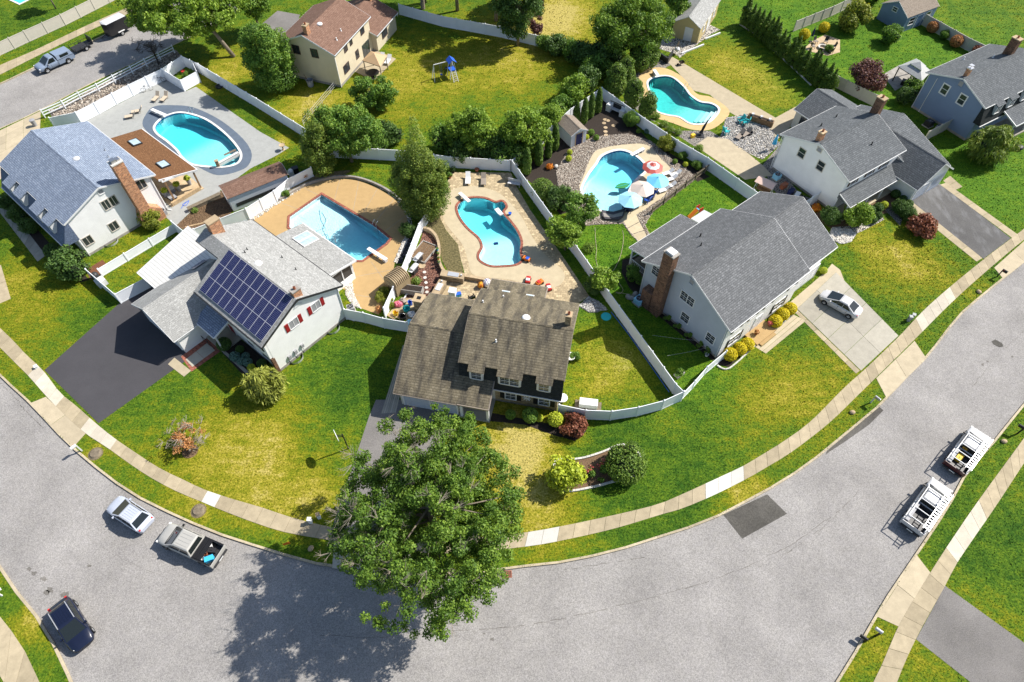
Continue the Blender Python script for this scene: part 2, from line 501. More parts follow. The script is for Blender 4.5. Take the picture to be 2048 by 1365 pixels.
# ground
def grass(name):
    n = N(name); n.set(0.9,0,0.1)
    dry = n.node('Attribute',attribute_name='dry').outputs['Fac']
    lush = n.node('Attribute',attribute_name='lush').outputs['Fac']
    n1 = n.noise(0.28,6,0.65,dist=.4); n2 = n.noise(1.3,6,0.72); n3 = n.noise(5.5,4,0.75); n4 = n.noise(0.9,4,0.6,sc3=(0.5,1.8,1),dist=.6)
    z = lambda x,k: n.math('MULTIPLY',n.math('SUBTRACT',x,0.5),k)
    wig = n.math('ADD',n.math('ADD',z(n1,0.8),z(n2,0.9)),n.math('ADD',z(n3,0.75),z(n4,0.5)))
    f = n.math('ADD',n.math('MAXIMUM',dry,0.12),wig)
    base = n.ramp(f,[(0.0,(0.026,0.072,0.006)),(0.27,(0.07,0.128,0.008)),(0.52,(0.145,0.158,0.007)),(0.76,(0.25,0.22,0.022)),(1.0,(0.36,0.3,0.085))])
    lc = n.ramp(n.math('ADD',0.45,wig),[(0.1,(0.024,0.085,0.006)),(0.5,(0.07,0.155,0.009)),(0.95,(0.17,0.24,0.015))])
    base = n.mix(n.math('MULTIPLY',lush,0.85),base,lc)
    fine = n.ramp(n3,[(0.32,(0.45,0.5,0.42)),(0.5,(1,1,1)),(0.68,(1.45,1.4,1.5))])
    n.col(n.mix(1.0,base,fine,'MULTIPLY'))
    n.bump(n3,0.6,0.08)
    return n.m
grass('grass')
asphalt('road',(0.25,0.238,0.224),speck=0.55,patch=0.16)
asphalt('road_stain',(0.15,0.14,0.125),speck=0.5,patch=0.3)
asphalt('road_patch',(0.085,0.08,0.07),speck=0.5,patch=0.35)
asphalt('drive_new',(0.06,0.058,0.062),speck=0.15,patch=0.12,warm=(1,1,1.02))
asphalt('drive_old',(0.105,0.102,0.098),speck=0.4,patch=0.2,wear=(0.2,0.2,0.2))
asphalt('drive_mid',(0.165,0.155,0.145),speck=0.4,patch=0.2)
concrete('walk',(0.36,0.3,0.2)); concrete('walk_white',(0.55,0.53,0.48),0.06,0.05); concrete('walk_pale',(0.5,0.45,0.36),0.12)
concrete('kerb',(0.42,0.355,0.245)); concrete('slab_grey',(0.35,0.325,0.265),0.12,0.2); concrete('slab_cream',(0.42,0.355,0.245),0.12,0.3)
concrete('deck_tan',(0.46,0.33,0.16),0.1,0.15); concrete('deck_cream',(0.5,0.42,0.28),0.1,0.2); concrete('deck_ochre',(0.37,0.25,0.115),0.08,0.15)
concrete('deck_grey',(0.285,0.29,0.275),0.1,0.15); concrete('deck_blue',(0.095,0.12,0.155),0.12,0.2); concrete('white_conc',(0.66,0.64,0.6),0.06,0.1)
concrete('cover_slate',(0.075,0.072,0.08),0.15,0.2)
concrete('stone_tan',(0.42,0.32,0.2),0.2,0.2); concrete('stone_white',(0.55,0.53,0.48),0.15,0.1); concrete('stone_grey',(0.3,0.28,0.25),0.3,0.3)
two('mulch',(0.014,0.011,0.009),(0.05,0.038,0.03),14,0.95,bump=0.8,bscale=25); two('mulch_red',(0.09,0.035,0.02),(0.2,0.09,0.05),12,0.95,bump=0.8,bscale=25)
two('mulch_brown',(0.08,0.05,0.028),(0.2,0.13,0.075),10,0.95,bump=0.6)
two('soil',(0.1,0.08,0.045),(0.2,0.16,0.09),6,0.95,bump=0.7); two('dead_grass',(0.06,0.055,0.022),(0.17,0.14,0.065),5,0.95,bump=0.8)
pebbles('gravel',(0.2,0.17,0.13),(0.38,0.32,0.25),(0.6,0.55,0.47),6); pebbles('gravel_dark',(0.02,0.02,0.022),(0.05,0.05,0.055),(0.1,0.1,0.11),8,(0.008,) * 3)
pebbles('gravel_red',(0.12,0.05,0.03),(0.24,0.11,0.07),(0.34,0.2,0.15),9,(0.05,0.02,0.015)); pebbles('gravel_pale',(0.36,0.33,0.27),(0.55,0.5,0.43),(0.7,0.67,0.6),7)
pebbles('gravel_grey',(0.2,0.18,0.15),(0.34,0.31,0.27),(0.46,0.43,0.38),11)
brick('paver_tan',(0.32,0.25,0.15),(0.39,0.31,0.19),(0.24,0.19,0.12),0.36,0.3,0.015,0.4); brick('paver_red',(0.2,0.06,0.04),(0.3,0.1,0.065),(0.16,0.1,0.08),0.2,0.1,0.008,0.3)
brick('stamped',(0.27,0.275,0.255),(0.3,0.305,0.285),(0.24,0.245,0.23),0.9,0.45,0.02,0.15)
two('rock',(0.22,0.18,0.14),(0.5,0.44,0.36),1.5,0.9,bump=0.4)
def rocks(name,a,b,c):
    n = N(name); n.set(0.85,0,0.25); g = n.node('NewGeometry')
    n.col(n.ramp(g.outputs['Random Per Island'],[(0,a),(0.5,b),(1,c)])); return n.m
rocks('river_rock',(0.12,0.09,0.07),(0.26,0.215,0.17),(0.5,0.45,0.38)); rocks('grey_rock',(0.16,0.15,0.14),(0.32,0.31,0.29),(0.55,0.53,0.5)); rocks('white_rock',(0.3,0.28,0.25),(0.47,0.44,0.39),(0.66,0.63,0.57)); rocks('black_rock',(0.012,) * 3,(0.04,) * 3,(0.1,0.1,0.11))
# roofs, walls
shingle('roof_blue',(0.15,0.185,0.25),(0.215,0.26,0.335),(0.36,0.41,0.49),0.32,0.22,gap=0.5,row=0.6)
shingle('roof_grey',(0.21,0.21,0.2),(0.3,0.3,0.285),(0.45,0.45,0.43),0.35,0.18,gap=0.12,row=0.1)
shingle('roof_olive',(0.12,0.1,0.065),(0.185,0.157,0.105),(0.26,0.225,0.16),0.34,0.25,stain=(0.045,0.042,0.038),gap=0.35,row=0.7)
shingle('roof_char',(0.09,0.094,0.097),(0.138,0.142,0.145),(0.23,0.235,0.24),0.3,0.22,gap=0.3,row=0.48)
shingle('roof_slate',(0.08,0.088,0.093),(0.118,0.127,0.133),(0.19,0.2,0.205),0.3,0.23,gap=0.45,row=0.5)
shingle('roof_brown',(0.12,0.07,0.05),(0.185,0.11,0.08),(0.25,0.16,0.12),0.4,0.24,gap=0.2,row=0.25)
shingle('roof_rust',(0.115,0.055,0.025),(0.17,0.085,0.04),(0.22,0.12,0.06),0.3,0.14,gap=0.3)
shingle('roof_taupe',(0.18,0.145,0.11),(0.26,0.215,0.17),(0.33,0.28,0.23),0.3,0.14,gap=0.3)
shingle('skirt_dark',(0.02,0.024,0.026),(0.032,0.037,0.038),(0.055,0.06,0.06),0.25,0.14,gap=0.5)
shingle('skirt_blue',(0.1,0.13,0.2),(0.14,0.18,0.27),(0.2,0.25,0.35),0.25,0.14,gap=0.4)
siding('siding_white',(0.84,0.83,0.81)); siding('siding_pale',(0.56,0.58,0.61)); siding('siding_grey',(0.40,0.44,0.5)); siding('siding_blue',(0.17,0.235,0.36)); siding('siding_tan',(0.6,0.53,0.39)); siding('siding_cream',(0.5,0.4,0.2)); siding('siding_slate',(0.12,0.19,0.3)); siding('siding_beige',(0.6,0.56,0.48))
siding('corrugated',(0.62,0.61,0.57),0.4,0.4)
brick('brick_orange',(0.26,0.09,0.035),(0.44,0.19,0.085),(0.45,0.35,0.25),0.3,0.11,0.014); brick('brick_brown',(0.06,0.025,0.014),(0.17,0.08,0.045),(0.2,0.15,0.11),0.26,0.1,0.012); brick('brick_tan',(0.2,0.13,0.06),(0.34,0.25,0.13),(0.3,0.26,0.19),0.26,0.09)
brick('stone_wall',(0.2,0.16,0.1),(0.36,0.28,0.18),(0.14,0.11,0.08),0.4,0.14,0.02)
plain('trim_white',(0.66,0.66,0.65),0.5,0.05); plain('vinyl',(0.8,0.82,0.84),0.35,0.04,1.0); plain('vinyl_beige',(0.52,0.48,0.42),0.5,0.05); plain('vinyl_grey',(0.62,0.64,0.66),0.45,0.05)  # last vinyl is a duller grey for roof trim and a downspout
plain('glass',(0.03,0.038,0.045),0.06,0.3,1.5,spec=0.7); plain('glass_car',(0.012,0.016,0.016),0.05,0,spec=0.7); plain('screen',(0.05,0.05,0.05),0.5); plain('glass_pale',(0.34,0.43,0.48),0.08,0.2,spec=0.7); plain('acrylic',(0.75,0.75,0.73),0.35,0.05)
plain('shutter_red',(0.26,0.015,0.018),0.5); plain('shutter_black',(0.012,0.012,0.013),0.5); plain('shutter_brown',(0.06,0.03,0.025),0.5)
plain('metal',(0.5,0.5,0.5),0.35,0.1,metal=0.9); plain('metal_dark',(0.03,0.03,0.032),0.45,0.2); plain('black',(0.012,0.012,0.013),0.5); plain('rubber',(0.012,0.012,0.012),0.85); plain('chrome',(0.75,0.75,0.76),0.12,0,metal=1.0); plain('alu',(0.62,0.63,0.64),0.4,0.08,metal=0.6)
plain('wood',(0.2,0.12,0.06),0.7,0.3,5); plain('wood_pale',(0.42,0.3,0.17),0.7,0.25,5); plain('wood_grey',(0.16,0.13,0.09),0.85,0.3,5); plain('bark',(0.2,0.165,0.125),0.95,0.35,8,bump=0.6); plain('bark_dark',(0.06,0.048,0.038),0.95,0.3,8); plain('twig',(0.27,0.23,0.18),0.95,0.25,6)
plain('resin_tan',(0.33,0.25,0.14),0.7,0.08); plain('resin_top',(0.36,0.27,0.16),0.7,0.1); plain('resin_grey',(0.32,0.33,0.32),0.6)
for k,c in {'red': (0.5,0.03,0.025),'orange': (0.65,0.17,0.02),'yellow': (0.7,0.45,0.03),'blue': (0.02,0.1,0.5),'cyan': (0.05,0.42,0.7),'teal': (0.02,0.4,0.42),'green': (0.03,0.22,0.06),'pink': (0.6,0.14,0.2),'navy': (0.012,0.02,0.08),'terracotta': (0.3,0.1,0.05),'grey': (0.28,0.28,0.29),'lightgrey': (0.5,0.5,0.5),'white': (0.66,0.66,0.65),'beige': (0.5,0.41,0.3),'tan_cloth': (0.46,0.31,0.17),'taupe': (0.25,0.21,0.17),'umb_blue': (0.16,0.52,0.72),'umb_pale': (0.3,0.6,0.75),'umb_beige': (0.56,0.47,0.4),'umb_red': (0.48,0.09,0.07),'cloth_pink': (0.6,0.44,0.36),'purple': (0.1,0.05,0.3)}.items():
    plain(k,c,0.55,0.06)
for k,c in {'paint_silver': (0.42,0.45,0.52),'paint_champagne': (0.36,0.35,0.32),'paint_navy': (0.006,0.009,0.025),'paint_white': (0.5,0.5,0.5),'paint_maroon': (0.07,0.018,0.016),'paint_bluegrey': (0.2,0.25,0.33),'paint_black': (0.01,0.01,0.012)}.items():
    m = plain(k,c,0.28,0.02,spec=0.5); m.node_tree.nodes['Principled BSDF'].inputs['Coat Weight'].default_value = 0.4
plain('solar_frame',(0.6,0.6,0.62),0.4,0,metal=0.3)
def solar():
    n = N('solar'); n.set(0.12,0,0.5)
    sp = n.node('SeparateXYZ'); n.link(n.tc.outputs['UV'],sp.inputs[0])
    def tri(o): return n.math('ABSOLUTE',n.math('SUBTRACT',n.math('FRACT',n.math('DIVIDE',o,0.163)),0.5))
    a,b = tri(sp.outputs[0]),tri(sp.outputs[1])
    dia = n.math('GREATER_THAN',n.math('ADD',a,b),0.86)
    line = n.math('GREATER_THAN',n.math('MAXIMUM',a,b),0.475)
    c = n.mix(n.math('MULTIPLY',line,0.25),(0.007,0.010,0.062),(0.3,0.33,0.5))
    n.col(n.mix(dia,c,(0.5,0.52,0.6))); return n.m
solar()
# pools
plain('plaster_white',(0.92,0.94,0.94),0.7,0.05); plain('plaster_aqua',(0.72,0.86,0.86),0.7,0.06); plain('plaster_teal',(0.5,0.78,0.72),0.7,0.1); plain('tile_band',(0.04,0.12,0.3),0.3,0.1)
water('water_cyan',(0.02,0.87,0.93),0.46); water('water_blue',(0.02,0.87,0.99),0.34,4.0,4.5); water('water_teal',(0.02,0.84,0.84),0.5,0.5)
# foliage
leaf('leaf_mid',(0.042,0.098,0.018),(0.125,0.235,0.034),(0.3,0.42,0.065),0.32)
leaf('leaf_bright',(0.069,0.138,0.0166),(0.193,0.304,0.0345),(0.386,0.497,0.069),0.32)
leaf('leaf_yellowish',(0.0621,0.0966,0.0138),(0.193,0.235,0.0276),(0.442,0.428,0.069),0.3)
leaf('leaf_dark',(0.03,0.065,0.018),(0.075,0.145,0.03),(0.18,0.28,0.06),0.28)
leaf('leaf_cedar',(0.04,0.08,0.014),(0.135,0.2,0.028),(0.33,0.38,0.06),0.25)
leaf('leaf_arb',(0.0304,0.069,0.011),(0.0966,0.172,0.0221),(0.221,0.304,0.0414),0.2)
leaf('leaf_gold',(0.28,0.24,0.01),(0.58,0.48,0.012),(0.78,0.66,0.03),0.25)
leaf('leaf_lime',(0.166,0.221,0.0166),(0.386,0.455,0.0345),(0.635,0.662,0.069),0.28)
leaf('leaf_red',(0.1,0.035,0.022),(0.26,0.095,0.055),(0.46,0.2,0.11),0.25)
leaf('leaf_plum',(0.0414,0.0166,0.0193),(0.124,0.0552,0.0524),(0.276,0.138,0.103),0.25)
leaf('leaf_rust',(0.221,0.0828,0.0276),(0.469,0.221,0.0828),(0.69,0.386,0.138),0.25)
leaf('leaf_bluegreen',(0.0414,0.0966,0.069),(0.124,0.221,0.179),(0.248,0.386,0.304),0.2)
leaf('leaf_weep',(0.0966,0.124,0.0207),(0.262,0.29,0.0483),(0.524,0.538,0.124),0.3)
leaf('petal_pink',(0.4,0.05,0.06),(0.6,0.12,0.12),(0.7,0.3,0.2),0.2); leaf('petal_orange',(0.5,0.12,0.02),(0.7,0.25,0.02),(0.8,0.5,0.05),0.2); leaf('blade',(0.05,0.11,0.015),(0.12,0.21,0.03),(0.25,0.33,0.06),0.3)
leaf('leaf_maple',(0.035,0.08,0.014),(0.11,0.2,0.024),(0.27,0.38,0.05),0.32)
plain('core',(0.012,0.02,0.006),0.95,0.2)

# ================================================================ THE SETTING
PX = lambda v: (1024 + F_PX * v[0] / ((v[1] * _fw[1]) + (-CAM_H) * _fw[2]),682.5 - F_PX * (v[1] * _up[1] - CAM_H * _up[2]) / (v[1] * _fw[1] - CAM_H * _fw[2]))
KERB = [(-260,480),(-150,600),(-60,690),(0,753),(62,810),(103,855),(144,896),(195,939),(256,984),(310,1013),(369,1041),(442,1071),(520,1096),(617,1125),(682,1136),(780,1147),(880,1150),(970,1144),(1049,1134),(1109,1128),(1169,1117),(1241,1100),(1310,1078),(1377,1057),(1442,1031),(1500,1000),(1553,971),(1612,933),(1655,899),(1695,866),(1735,833),(1768,804),(1810,759),(1848,722),(1885,676),(1920,631),(1971,587),(2008,557),(2048,525),(2160,430),(2290,330)]
KERB_W = [v.to_2d() for v in smooth_line([S(*p) for p in KERB],4)]
BACK_K = [(760,-120),(600,-40),(480,22),(364,83),(256,132),(164,177),(77,223),(0,258),(-120,312),(-230,370)]
BACK_W = [v.to_2d() for v in smooth_line([S(*p) for p in BACK_K],3)]
FAR_K = [(-230,275),(-120,222),(0,168),(61,139),(130,108),(192,79),(272,40),(400,-20),(560,-95),(700,-160)]
FAR_W = [v.to_2d() for v in smooth_line([S(*p) for p in FAR_K],3)]
SE_K = [(2260,580),(2150,690),(2048,807),(1990,879),(1928,951),(1896,1011),(1832,1107),(1794,1163),(1754,1224),(1727,1276),(1671,1366),(1600,1500)]
SE_W = [v.to_2d() for v in smooth_line([S(*p) for p in SE_K],3)]
SW_K = [(-120,960),(-60,1050),(0,1140),(26,1180),(75,1240),(110,1300),(150,1390),(190,1490)]
SW_W = [v.to_2d() for v in smooth_line([S(*p) for p in SW_K],3)]

# pool outlines (water line), surveyed
def loop(pts,n=5): return [tuple(v[:2]) for v in smooth_loop([S(*p) for p in pts],n)]
POOL = {
    'A': loop([(311,253),(328,236),(356,227),(385,231),(415,243),(446,266),(469,290),(480,310),(474,326),(451,333),(420,333),(385,328),(367,315),(356,300),(336,282),(316,267)]),
    'B': S2([(643,390),(746,451),(779,478),(771,488),(724,521),(708,521),(640,490),(590,463),(579,455),(580,434)]),
    'C': loop([(915,415),(923,404),(943,397),(969,398),(990,406),(1004,404),(1011,414),(1005,426),(1020,445),(1033,463),(1041,484),(1039,505),(1042,519),(1033,528),(1010,531),(982,531),(962,521),(959,509),(966,494),(959,476),(937,456),(921,435)]),
    'D': loop([(1207,312),(1240,302),(1270,313),(1291,338),(1268,362),(1254,388),(1250,416),(1227,424),(1200,420),(1178,402),(1165,382),(1178,352),(1194,330)]),
    'E': loop([(1297,165),(1315,155),(1341,155),(1364,172),(1380,192),(1400,205),(1423,209),(1436,220),(1424,238),(1408,247),(1382,247),(1359,234),(1333,229),(1313,220),(1304,192)]),
    'F': S2([(10,-6),(40,8),(64,-4),(80,-40),(20,-50)]),
}
COPING = {k: 0.3 for k in POOL}; COPING['D'] = 0.35
HOLE = {k: inset(p,-0.02) for k,p in POOL.items()}
HOLE['Btrough'] = []
DRY = [  # picture x, y, radius m, amount: places where the lawn is parched (+) or green (-)
    (80,640,5,.35),(150,650,4,-.25),(40,560,4,.3),(230,560,3,.1),(110,715,3,.1),(420,900,6,.3),(480,830,3,.2),(330,780,4,-.12),(600,950,5,.12),(640,760,4,-.1),(700,720,3,-.2),(560,870,3,.25),(630,990,2.5,.4),(720,800,4,-.15),(480,950,4,.25),(540,1000,3,.2),(560,760,2,.15),
    (1080,880,4,.4),(1020,900,3,.35),(1060,1000,4,.45),(1150,1010,4,.4),(1000,860,4,.35),(1200,920,3,-.2),(1250,990,5,-.5),(1330,950,4,-.35),(1240,860,4,-.3),(1340,860,1.5,.35),(1300,880,1.5,.3),(1170,880,1.5,.25),
    (1560,800,6,.3),(1640,740,5,.22),(1490,850,4,.15),(1420,800,4,-.25),(1600,680,3,-.25),(1500,900,3,-.1),(1580,870,2.5,-.15),
    (1780,500,4,.3),(1830,540,4,.35),(1720,560,3,.1),(1900,560,3,.12),(1730,480,3,.15),(1750,620,2.5,-.2),(1860,470,2,-.15),(1700,520,2,-.1),
    (1230,740,4,.35),(1190,690,2.5,.1),(1180,780,2.5,.3),(1290,790,3,.15),(1250,700,3,.3),
    (850,180,9,.3),(830,120,6,.2),(760,160,5,.15),(1000,100,10,.25),(930,215,6,-.1),(1090,60,8,.55),(1120,20,6,.6),(1030,150,6,.2),(640,215,5,.4),(470,130,5,.4),(430,170,4,.3),
    (1480,150,6,.35),(1540,190,5,.25),(1440,110,4,.2),(1440,130,3,.1),
    (1960,1190,3,.15),(2010,1130,4,-.2),(1970,1080,4,-.35),(1900,1050,2,.1),(1480,990,1.2,.6),(1520,975,1.2,.6),(1440,1020,1,.4),(1080,1110,1,.4),(1730,1310,2,.35),(1870,1340,3,.2),(1940,1240,2.5,.3),
    (60,1240,1.2,.6),(240,900,1.5,.2),(190,905,.8,.6),(396,1020,.8,.7),(500,1040,2,.05),(770,320,4,.1),(600,210,4,.3),(560,300,3,.15),(500,220,2.5,-.1),(560,285,1.0,.6),(310,540,2,.1),(250,500,3,.2),
    (60,40,6,-.15),(250,30,4,.05),(100,90,3,-.05),(1640,20,8,-.1),(1560,60,5,.0),
]
LUSH = [(1700,130,9,.9),(1790,110,8,.9),(1640,170,5,.8),(1760,190,5,.9),(1850,110,7,.9),(1400,400,6,.9),(1440,380,4,.9),(1340,430,4,.9),(1210,500,5,.9),(1240,560,4,.8),(1180,470,3,.8),(1300,640,6,.8),(1950,120,14,.35),(2000,60,14,.3),(1950,300,9,.7),(2000,390,8,.7),(1930,360,5,.6),(1560,40,8,.6),(1550,10,8,.7),(750,330,3,.2),(1440,700,3,.5),(1370,740,4,.5)]
def falloff(X,Y,lst):
    out = np.zeros(X.shape)
    for x,y,r,a in lst:
        c = S(x,y); d2 = ((X - c.x) ** 2 + (Y - c.y) ** 2) / (r * r)
        out += a * np.exp(-d2 * 0.9)
    return out
def lawn(name,outline,holes=(),grid=1.0,bbox=None,label=None):
    LAWNS.append(ccw(outline)); MASK.extend(h for h in holes if h)
    va,fa = fill(outline,holes,grid,bbox=bbox)
    V = np.zeros((len(va),3)); V[:,:2] = va
    o = np_mesh(name,V,fa,'grass')
    me = o.data
    dry = 0.27 + 0.85 * falloff(va[:,0],va[:,1],DRY); lush = np.clip(falloff(va[:,0],va[:,1],LUSH),0,1)
    a = me.attributes.new('dry','FLOAT','POINT'); a.data.foreach_set('value',dry.astype('f'))
    a = me.attributes.new('lush','FLOAT','POINT'); a.data.foreach_set('value',lush.astype('f'))
    tag(o,kind='structure'); return o

tag(MB().box(-1500,1500,-1200,2500,-4.2,-4.0).build('ground','dead_grass'),kind='structure')
area('road',[(-140,-40),(140,-40),(140,240),(-140,240)],ROAD_Z,'road',[HOLE[k] for k in 'ABCDEF'],skirt=0)
block = [tuple(v) for v in KERB_W] + [(230,140),(330,500),(60,500)] + [tuple(v) for v in BACK_W]
lawn('lawn',block,[HOLE[k] for k in 'ABCDE'],1.0,bbox=(-95,110,22,125))
lawn('lawn',[tuple(v) for v in FAR_W] + [(60,520),(-330,500),(-230,120)],[HOLE['F']],2.0,bbox=(-110,10,80,150))
lawn('lawn',[tuple(v) for v in SE_W] + [(45,-60),(180,-60),(200,60)],(),1.0,bbox=(28,80,5,45))
lawn('lawn',[tuple(v) for v in SW_W] + [(-40,-30),(-120,-30),(-120,40)],(),1.0,bbox=(-60,-30,2,30))

# ---- kerbs: one structure, every stone a piece
def kerb(line,side,step=3.0,w=0.17):
    k = bpy.data.objects.new('kerb',None); COL.objects.link(k); k['kind'] = 'structure'
    P = resample(line,step)
    for a,b in zip(P,P[1:]):
        q = PX((a + b) / 2)
        if not (-200 < q[0] < 2250 and -120 < q[1] < 1500): continue
        d = (b - a).normalized(); nrm = Vector((-d.y,d.x)) * side
        a2,b2 = a + d * 0.008,b - d * 0.008
        MB().prism([a2 - nrm * 0.03,b2 - nrm * 0.03,b2 + nrm * w,a2 + nrm * w],ROAD_Z - 0.05,0.02 + random.uniform(-.004,.004)).build('kerb_stone','kerb',k,bevel=0.012)
    return k
kerb(KERB_W,1); kerb(BACK_W,-1); kerb(FAR_W,1); kerb(SE_W,1); kerb(SW_W,1)

# ---- pavements: every slab a piece
WHITE = [(1048,1050,1102,1096),(1408,930,1490,994),(398,975,448,1016),(0,0,1,1)]
PALE = [(60,740,125,800),(176,840,236,896),(1840,590,1900,660),(1880,1010,1990,1100)]
def pavement(inner,outer,step=1.42,name='sidewalk',z=0.03,m='walk'):
    w = bpy.data.objects.new(name,None); COL.objects.link(w); w['kind'] = 'structure'
    I = smooth_line([S(*p) for p in inner],5); O = smooth_line([S(*p) for p in outer],5)
    n = max(2,round(sum((b - a).length for a,b in zip(I,I[1:])) / step))
    def at(L,n):
        return resample(L,sum((b - a).length for a,b in zip(L,L[1:])) / n)
    A = at(I,n); B = at(O,n)
    for i in range(n):
        q = [A[i],A[i + 1],B[i + 1],B[i]]
        c = sum(q,Vector((0,0,0))) / 4; p = PX(c)
        if not (-60 < p[0] < 2110 and -40 < p[1] < 1420): continue
        mm = m
        for r in WHITE:
            if r[0] < p[0] < r[2] and r[1] < p[1] < r[3]: mm = 'walk_white'
        for r in PALE:
            if r[0] < p[0] < r[2] and r[1] < p[1] < r[3]: mm = 'walk_pale'
        dz = random.uniform(-.006,.006)
        MASK.append(ccw([tuple(v[:2]) for v in q])); MB().prism(inset([tuple(v[:2]) for v in q],0.012),-0.05,z + dz).build('paving_slab',mm,w)
    return w
# dark joint bed under the slabs
pavement([(-60,600),(20,675),(51,708),(87,742),(120,785),(154,813),(192,847),(231,878),(272,906),(320,937),(372,962),(410,980),(474,1001),(520,1014),(586,1036),(659,1054),(740,1068),(860,1078),(960,1075),(1052,1065),(1100,1057),(1156,1046),(1239,1028),(1312,1010),(1341,999),(1410,968),(1485,933),(1520,912),(1564,885),(1620,844),(1687,777),(1735,734),(1797,674),(1861,608),(1966,520),(2048,458),(2120,400)],
         [(-80,618),(0,696),(31,727),(59,755),(97,798),(144,844),(177,872),(213,895),(256,926),(303,957),(354,984),(400,1003),(460,1028),(520,1050),(573,1066),(664,1082),(750,1097),(860,1107),(960,1104),(1051,1094),(1108,1085),(1192,1067),(1247,1053),(1325,1029),(1361,1019),(1426,992),(1500,955),(1520,943),(1583,905),(1658,847),(1714,793),(1760,748),(1830,679),(1901,608),(1966,549),(2048,480),(2130,417)])
pavement([(2090,865),(2048,927),(1991,1014),(1917,1122),(1891,1171),(1832,1278),(1794,1365),(1770,1440)],[(2090,815),(2048,876),(1949,1012),(1861,1144),(1797,1252),(1768,1320),(1746,1365),(1715,1440)])
pavement([(-40,1290),(0,1352),(25,1400),(50,1460)],[(-60,1150),(0,1234),(44,1291),(95,1400)])
pavement([(-60,160),(0,131),(74,99),(179,49),(272,8),(340,-24)],[(-60,178),(0,150),(74,113),(179,62),(272,21),(340,-12)])

def paving(name,polys,m,z=0.02,gap=0.02,piece='slab',depth=0.07):
    """several slabs laid side by side, each a piece"""
    w = bpy.data.objects.new(name,None); COL.objects.link(w); w['kind'] = 'structure'
    for p in polys:
        mm = m
        if isinstance(p,dict): mm,p = p['m'],p['p']
        MB().prism(inset(S2(p),gap),z - depth,z).build(piece,mm,w)
    return w
def quadgrid(c,nu,nv,h=0.0):
    """split a picture quad (4 corners) into nu x nv slabs"""
    a,b,d,e = [S(*p) for p in c]
    out = []
    for i in range(nu):
        for j in range(nv):
            f = lambda u,v: (a.lerp(b,u)).lerp(e.lerp(d,u),v)
            out.append([f(i / nu,j / nv),f((i + 1) / nu,j / nv),f((i + 1) / nu,(j + 1) / nv),f(i / nu,(j + 1) / nv)])
    return out
def grid_slabs(name,quads,m,z=0.02,gap=0.015,piece='slab'):
    w = bpy.data.objects.new(name,None); COL.objects.link(w); w['kind'] = 'structure'
    for q in quads:
        MASK.append(ccw([tuple(v[:2]) for v in q])); MB().prism(inset([tuple(v[:2]) for v in q],gap),z - 0.07,z + random.uniform(-.004,.004)).build(piece,m,w)
    return w
# ---- driveways
area('driveway',S2([(89,741),(197,847),(372,722),(395,690),(420,640),(360,580),(300,560),(240,606)]),0.012,'drive_new')
area('driveway',S2([(738,834),(682,1003),(664,1056),(800,1074),(850,980),(900,850),(920,820),(800,800),(752,800)]),0.012,'drive_mid')
area('driveway',S2([(1818,402),(1880,368),(2022,477),(1967,518)]),0.012,'drive_old')
area('driveway',S2([(1890,1172),(1832,1279),(1945,1368),(2000,1420),(2160,1360),(2048,1286)]),0.012,'drive_mid')
area('driveway',S2([(510,60),(555,22),(600,30),(585,80),(560,75)]),0.012,'drive_mid')
# aprons and concrete drives
grid_slabs('driveway_apron',quadgrid([(60,807),(146,896),(172,867),(92,794)],2,1),'slab_cream')
grid_slabs('driveway_apron',quadgrid([(1773,797),(1852,716),(1829,682),(1752,757)],2,1),'slab_cream')
grid_slabs('driveway_apron',quadgrid([(1754,1234),(1833,1110),(1861,1146),(1797,1254)],2,1),'slab_cream')
grid_slabs('driveway_apron',quadgrid([(2006,558),(2090,492),(2062,470),(1988,536)],2,1),'slab_cream')
grid_slabs('driveway_apron',quadgrid([(664,1137),(830,1148),(820,1106),(668,1083)],2,1),'slab_grey')
grid_slabs('concrete_driveway',quadgrid([(1594,618),(1722,742),(1797,672),(1672,545)],4,2),'slab_grey')
area('driveway_edge',S2([(1560,622),(1650,545),(1664,528),(1680,540),(1688,560),(1680,562),(1672,545),(1594,618),(1582,630)]),0.014,'slab_cream')
grid_slabs('driveway_border',quadgrid([(1588,624),(1712,748),(1720,742),(1594,619)],6,1),'walk')
grid_slabs('driveway_border',quadgrid([(1813,411),(1953,524),(1965,517),(1824,404)],5,1),'walk')
grid_slabs('driveway_border',quadgrid([(1880,370),(2025,477),(2036,470),(1892,366)],5,1),'walk')
grid_slabs('front_walk',quadgrid([(1503,690),(1532,708),(1612,642),(1580,626)],4,1),'slab_cream')
grid_slabs('corner_driveway',quadgrid([(-60,340),(80,262),(82,222),(-60,290)],4,3),'slab_cream')
grid_slabs('corner_driveway',quadgrid([(-60,420),(60,300),(80,262),(-60,340)],3,2),'slab_cream')
grid_slabs('front_walk',quadgrid([(0,426),(75,524),(92,511),(0,392)],9,1),'slab_grey')
grid_slabs('front_walk',quadgrid([(762,828),(792,826),(822,700),(806,690)],7,1),'slab_grey')
grid_slabs('drive_walk',quadgrid([(-10,612),(22,598),(2,530),(-30,540)],1,2),'walk')
grid_slabs('side_path',quadgrid([(1900,352),(1925,374),(1908,382),(1886,362)],2,1),'walk')
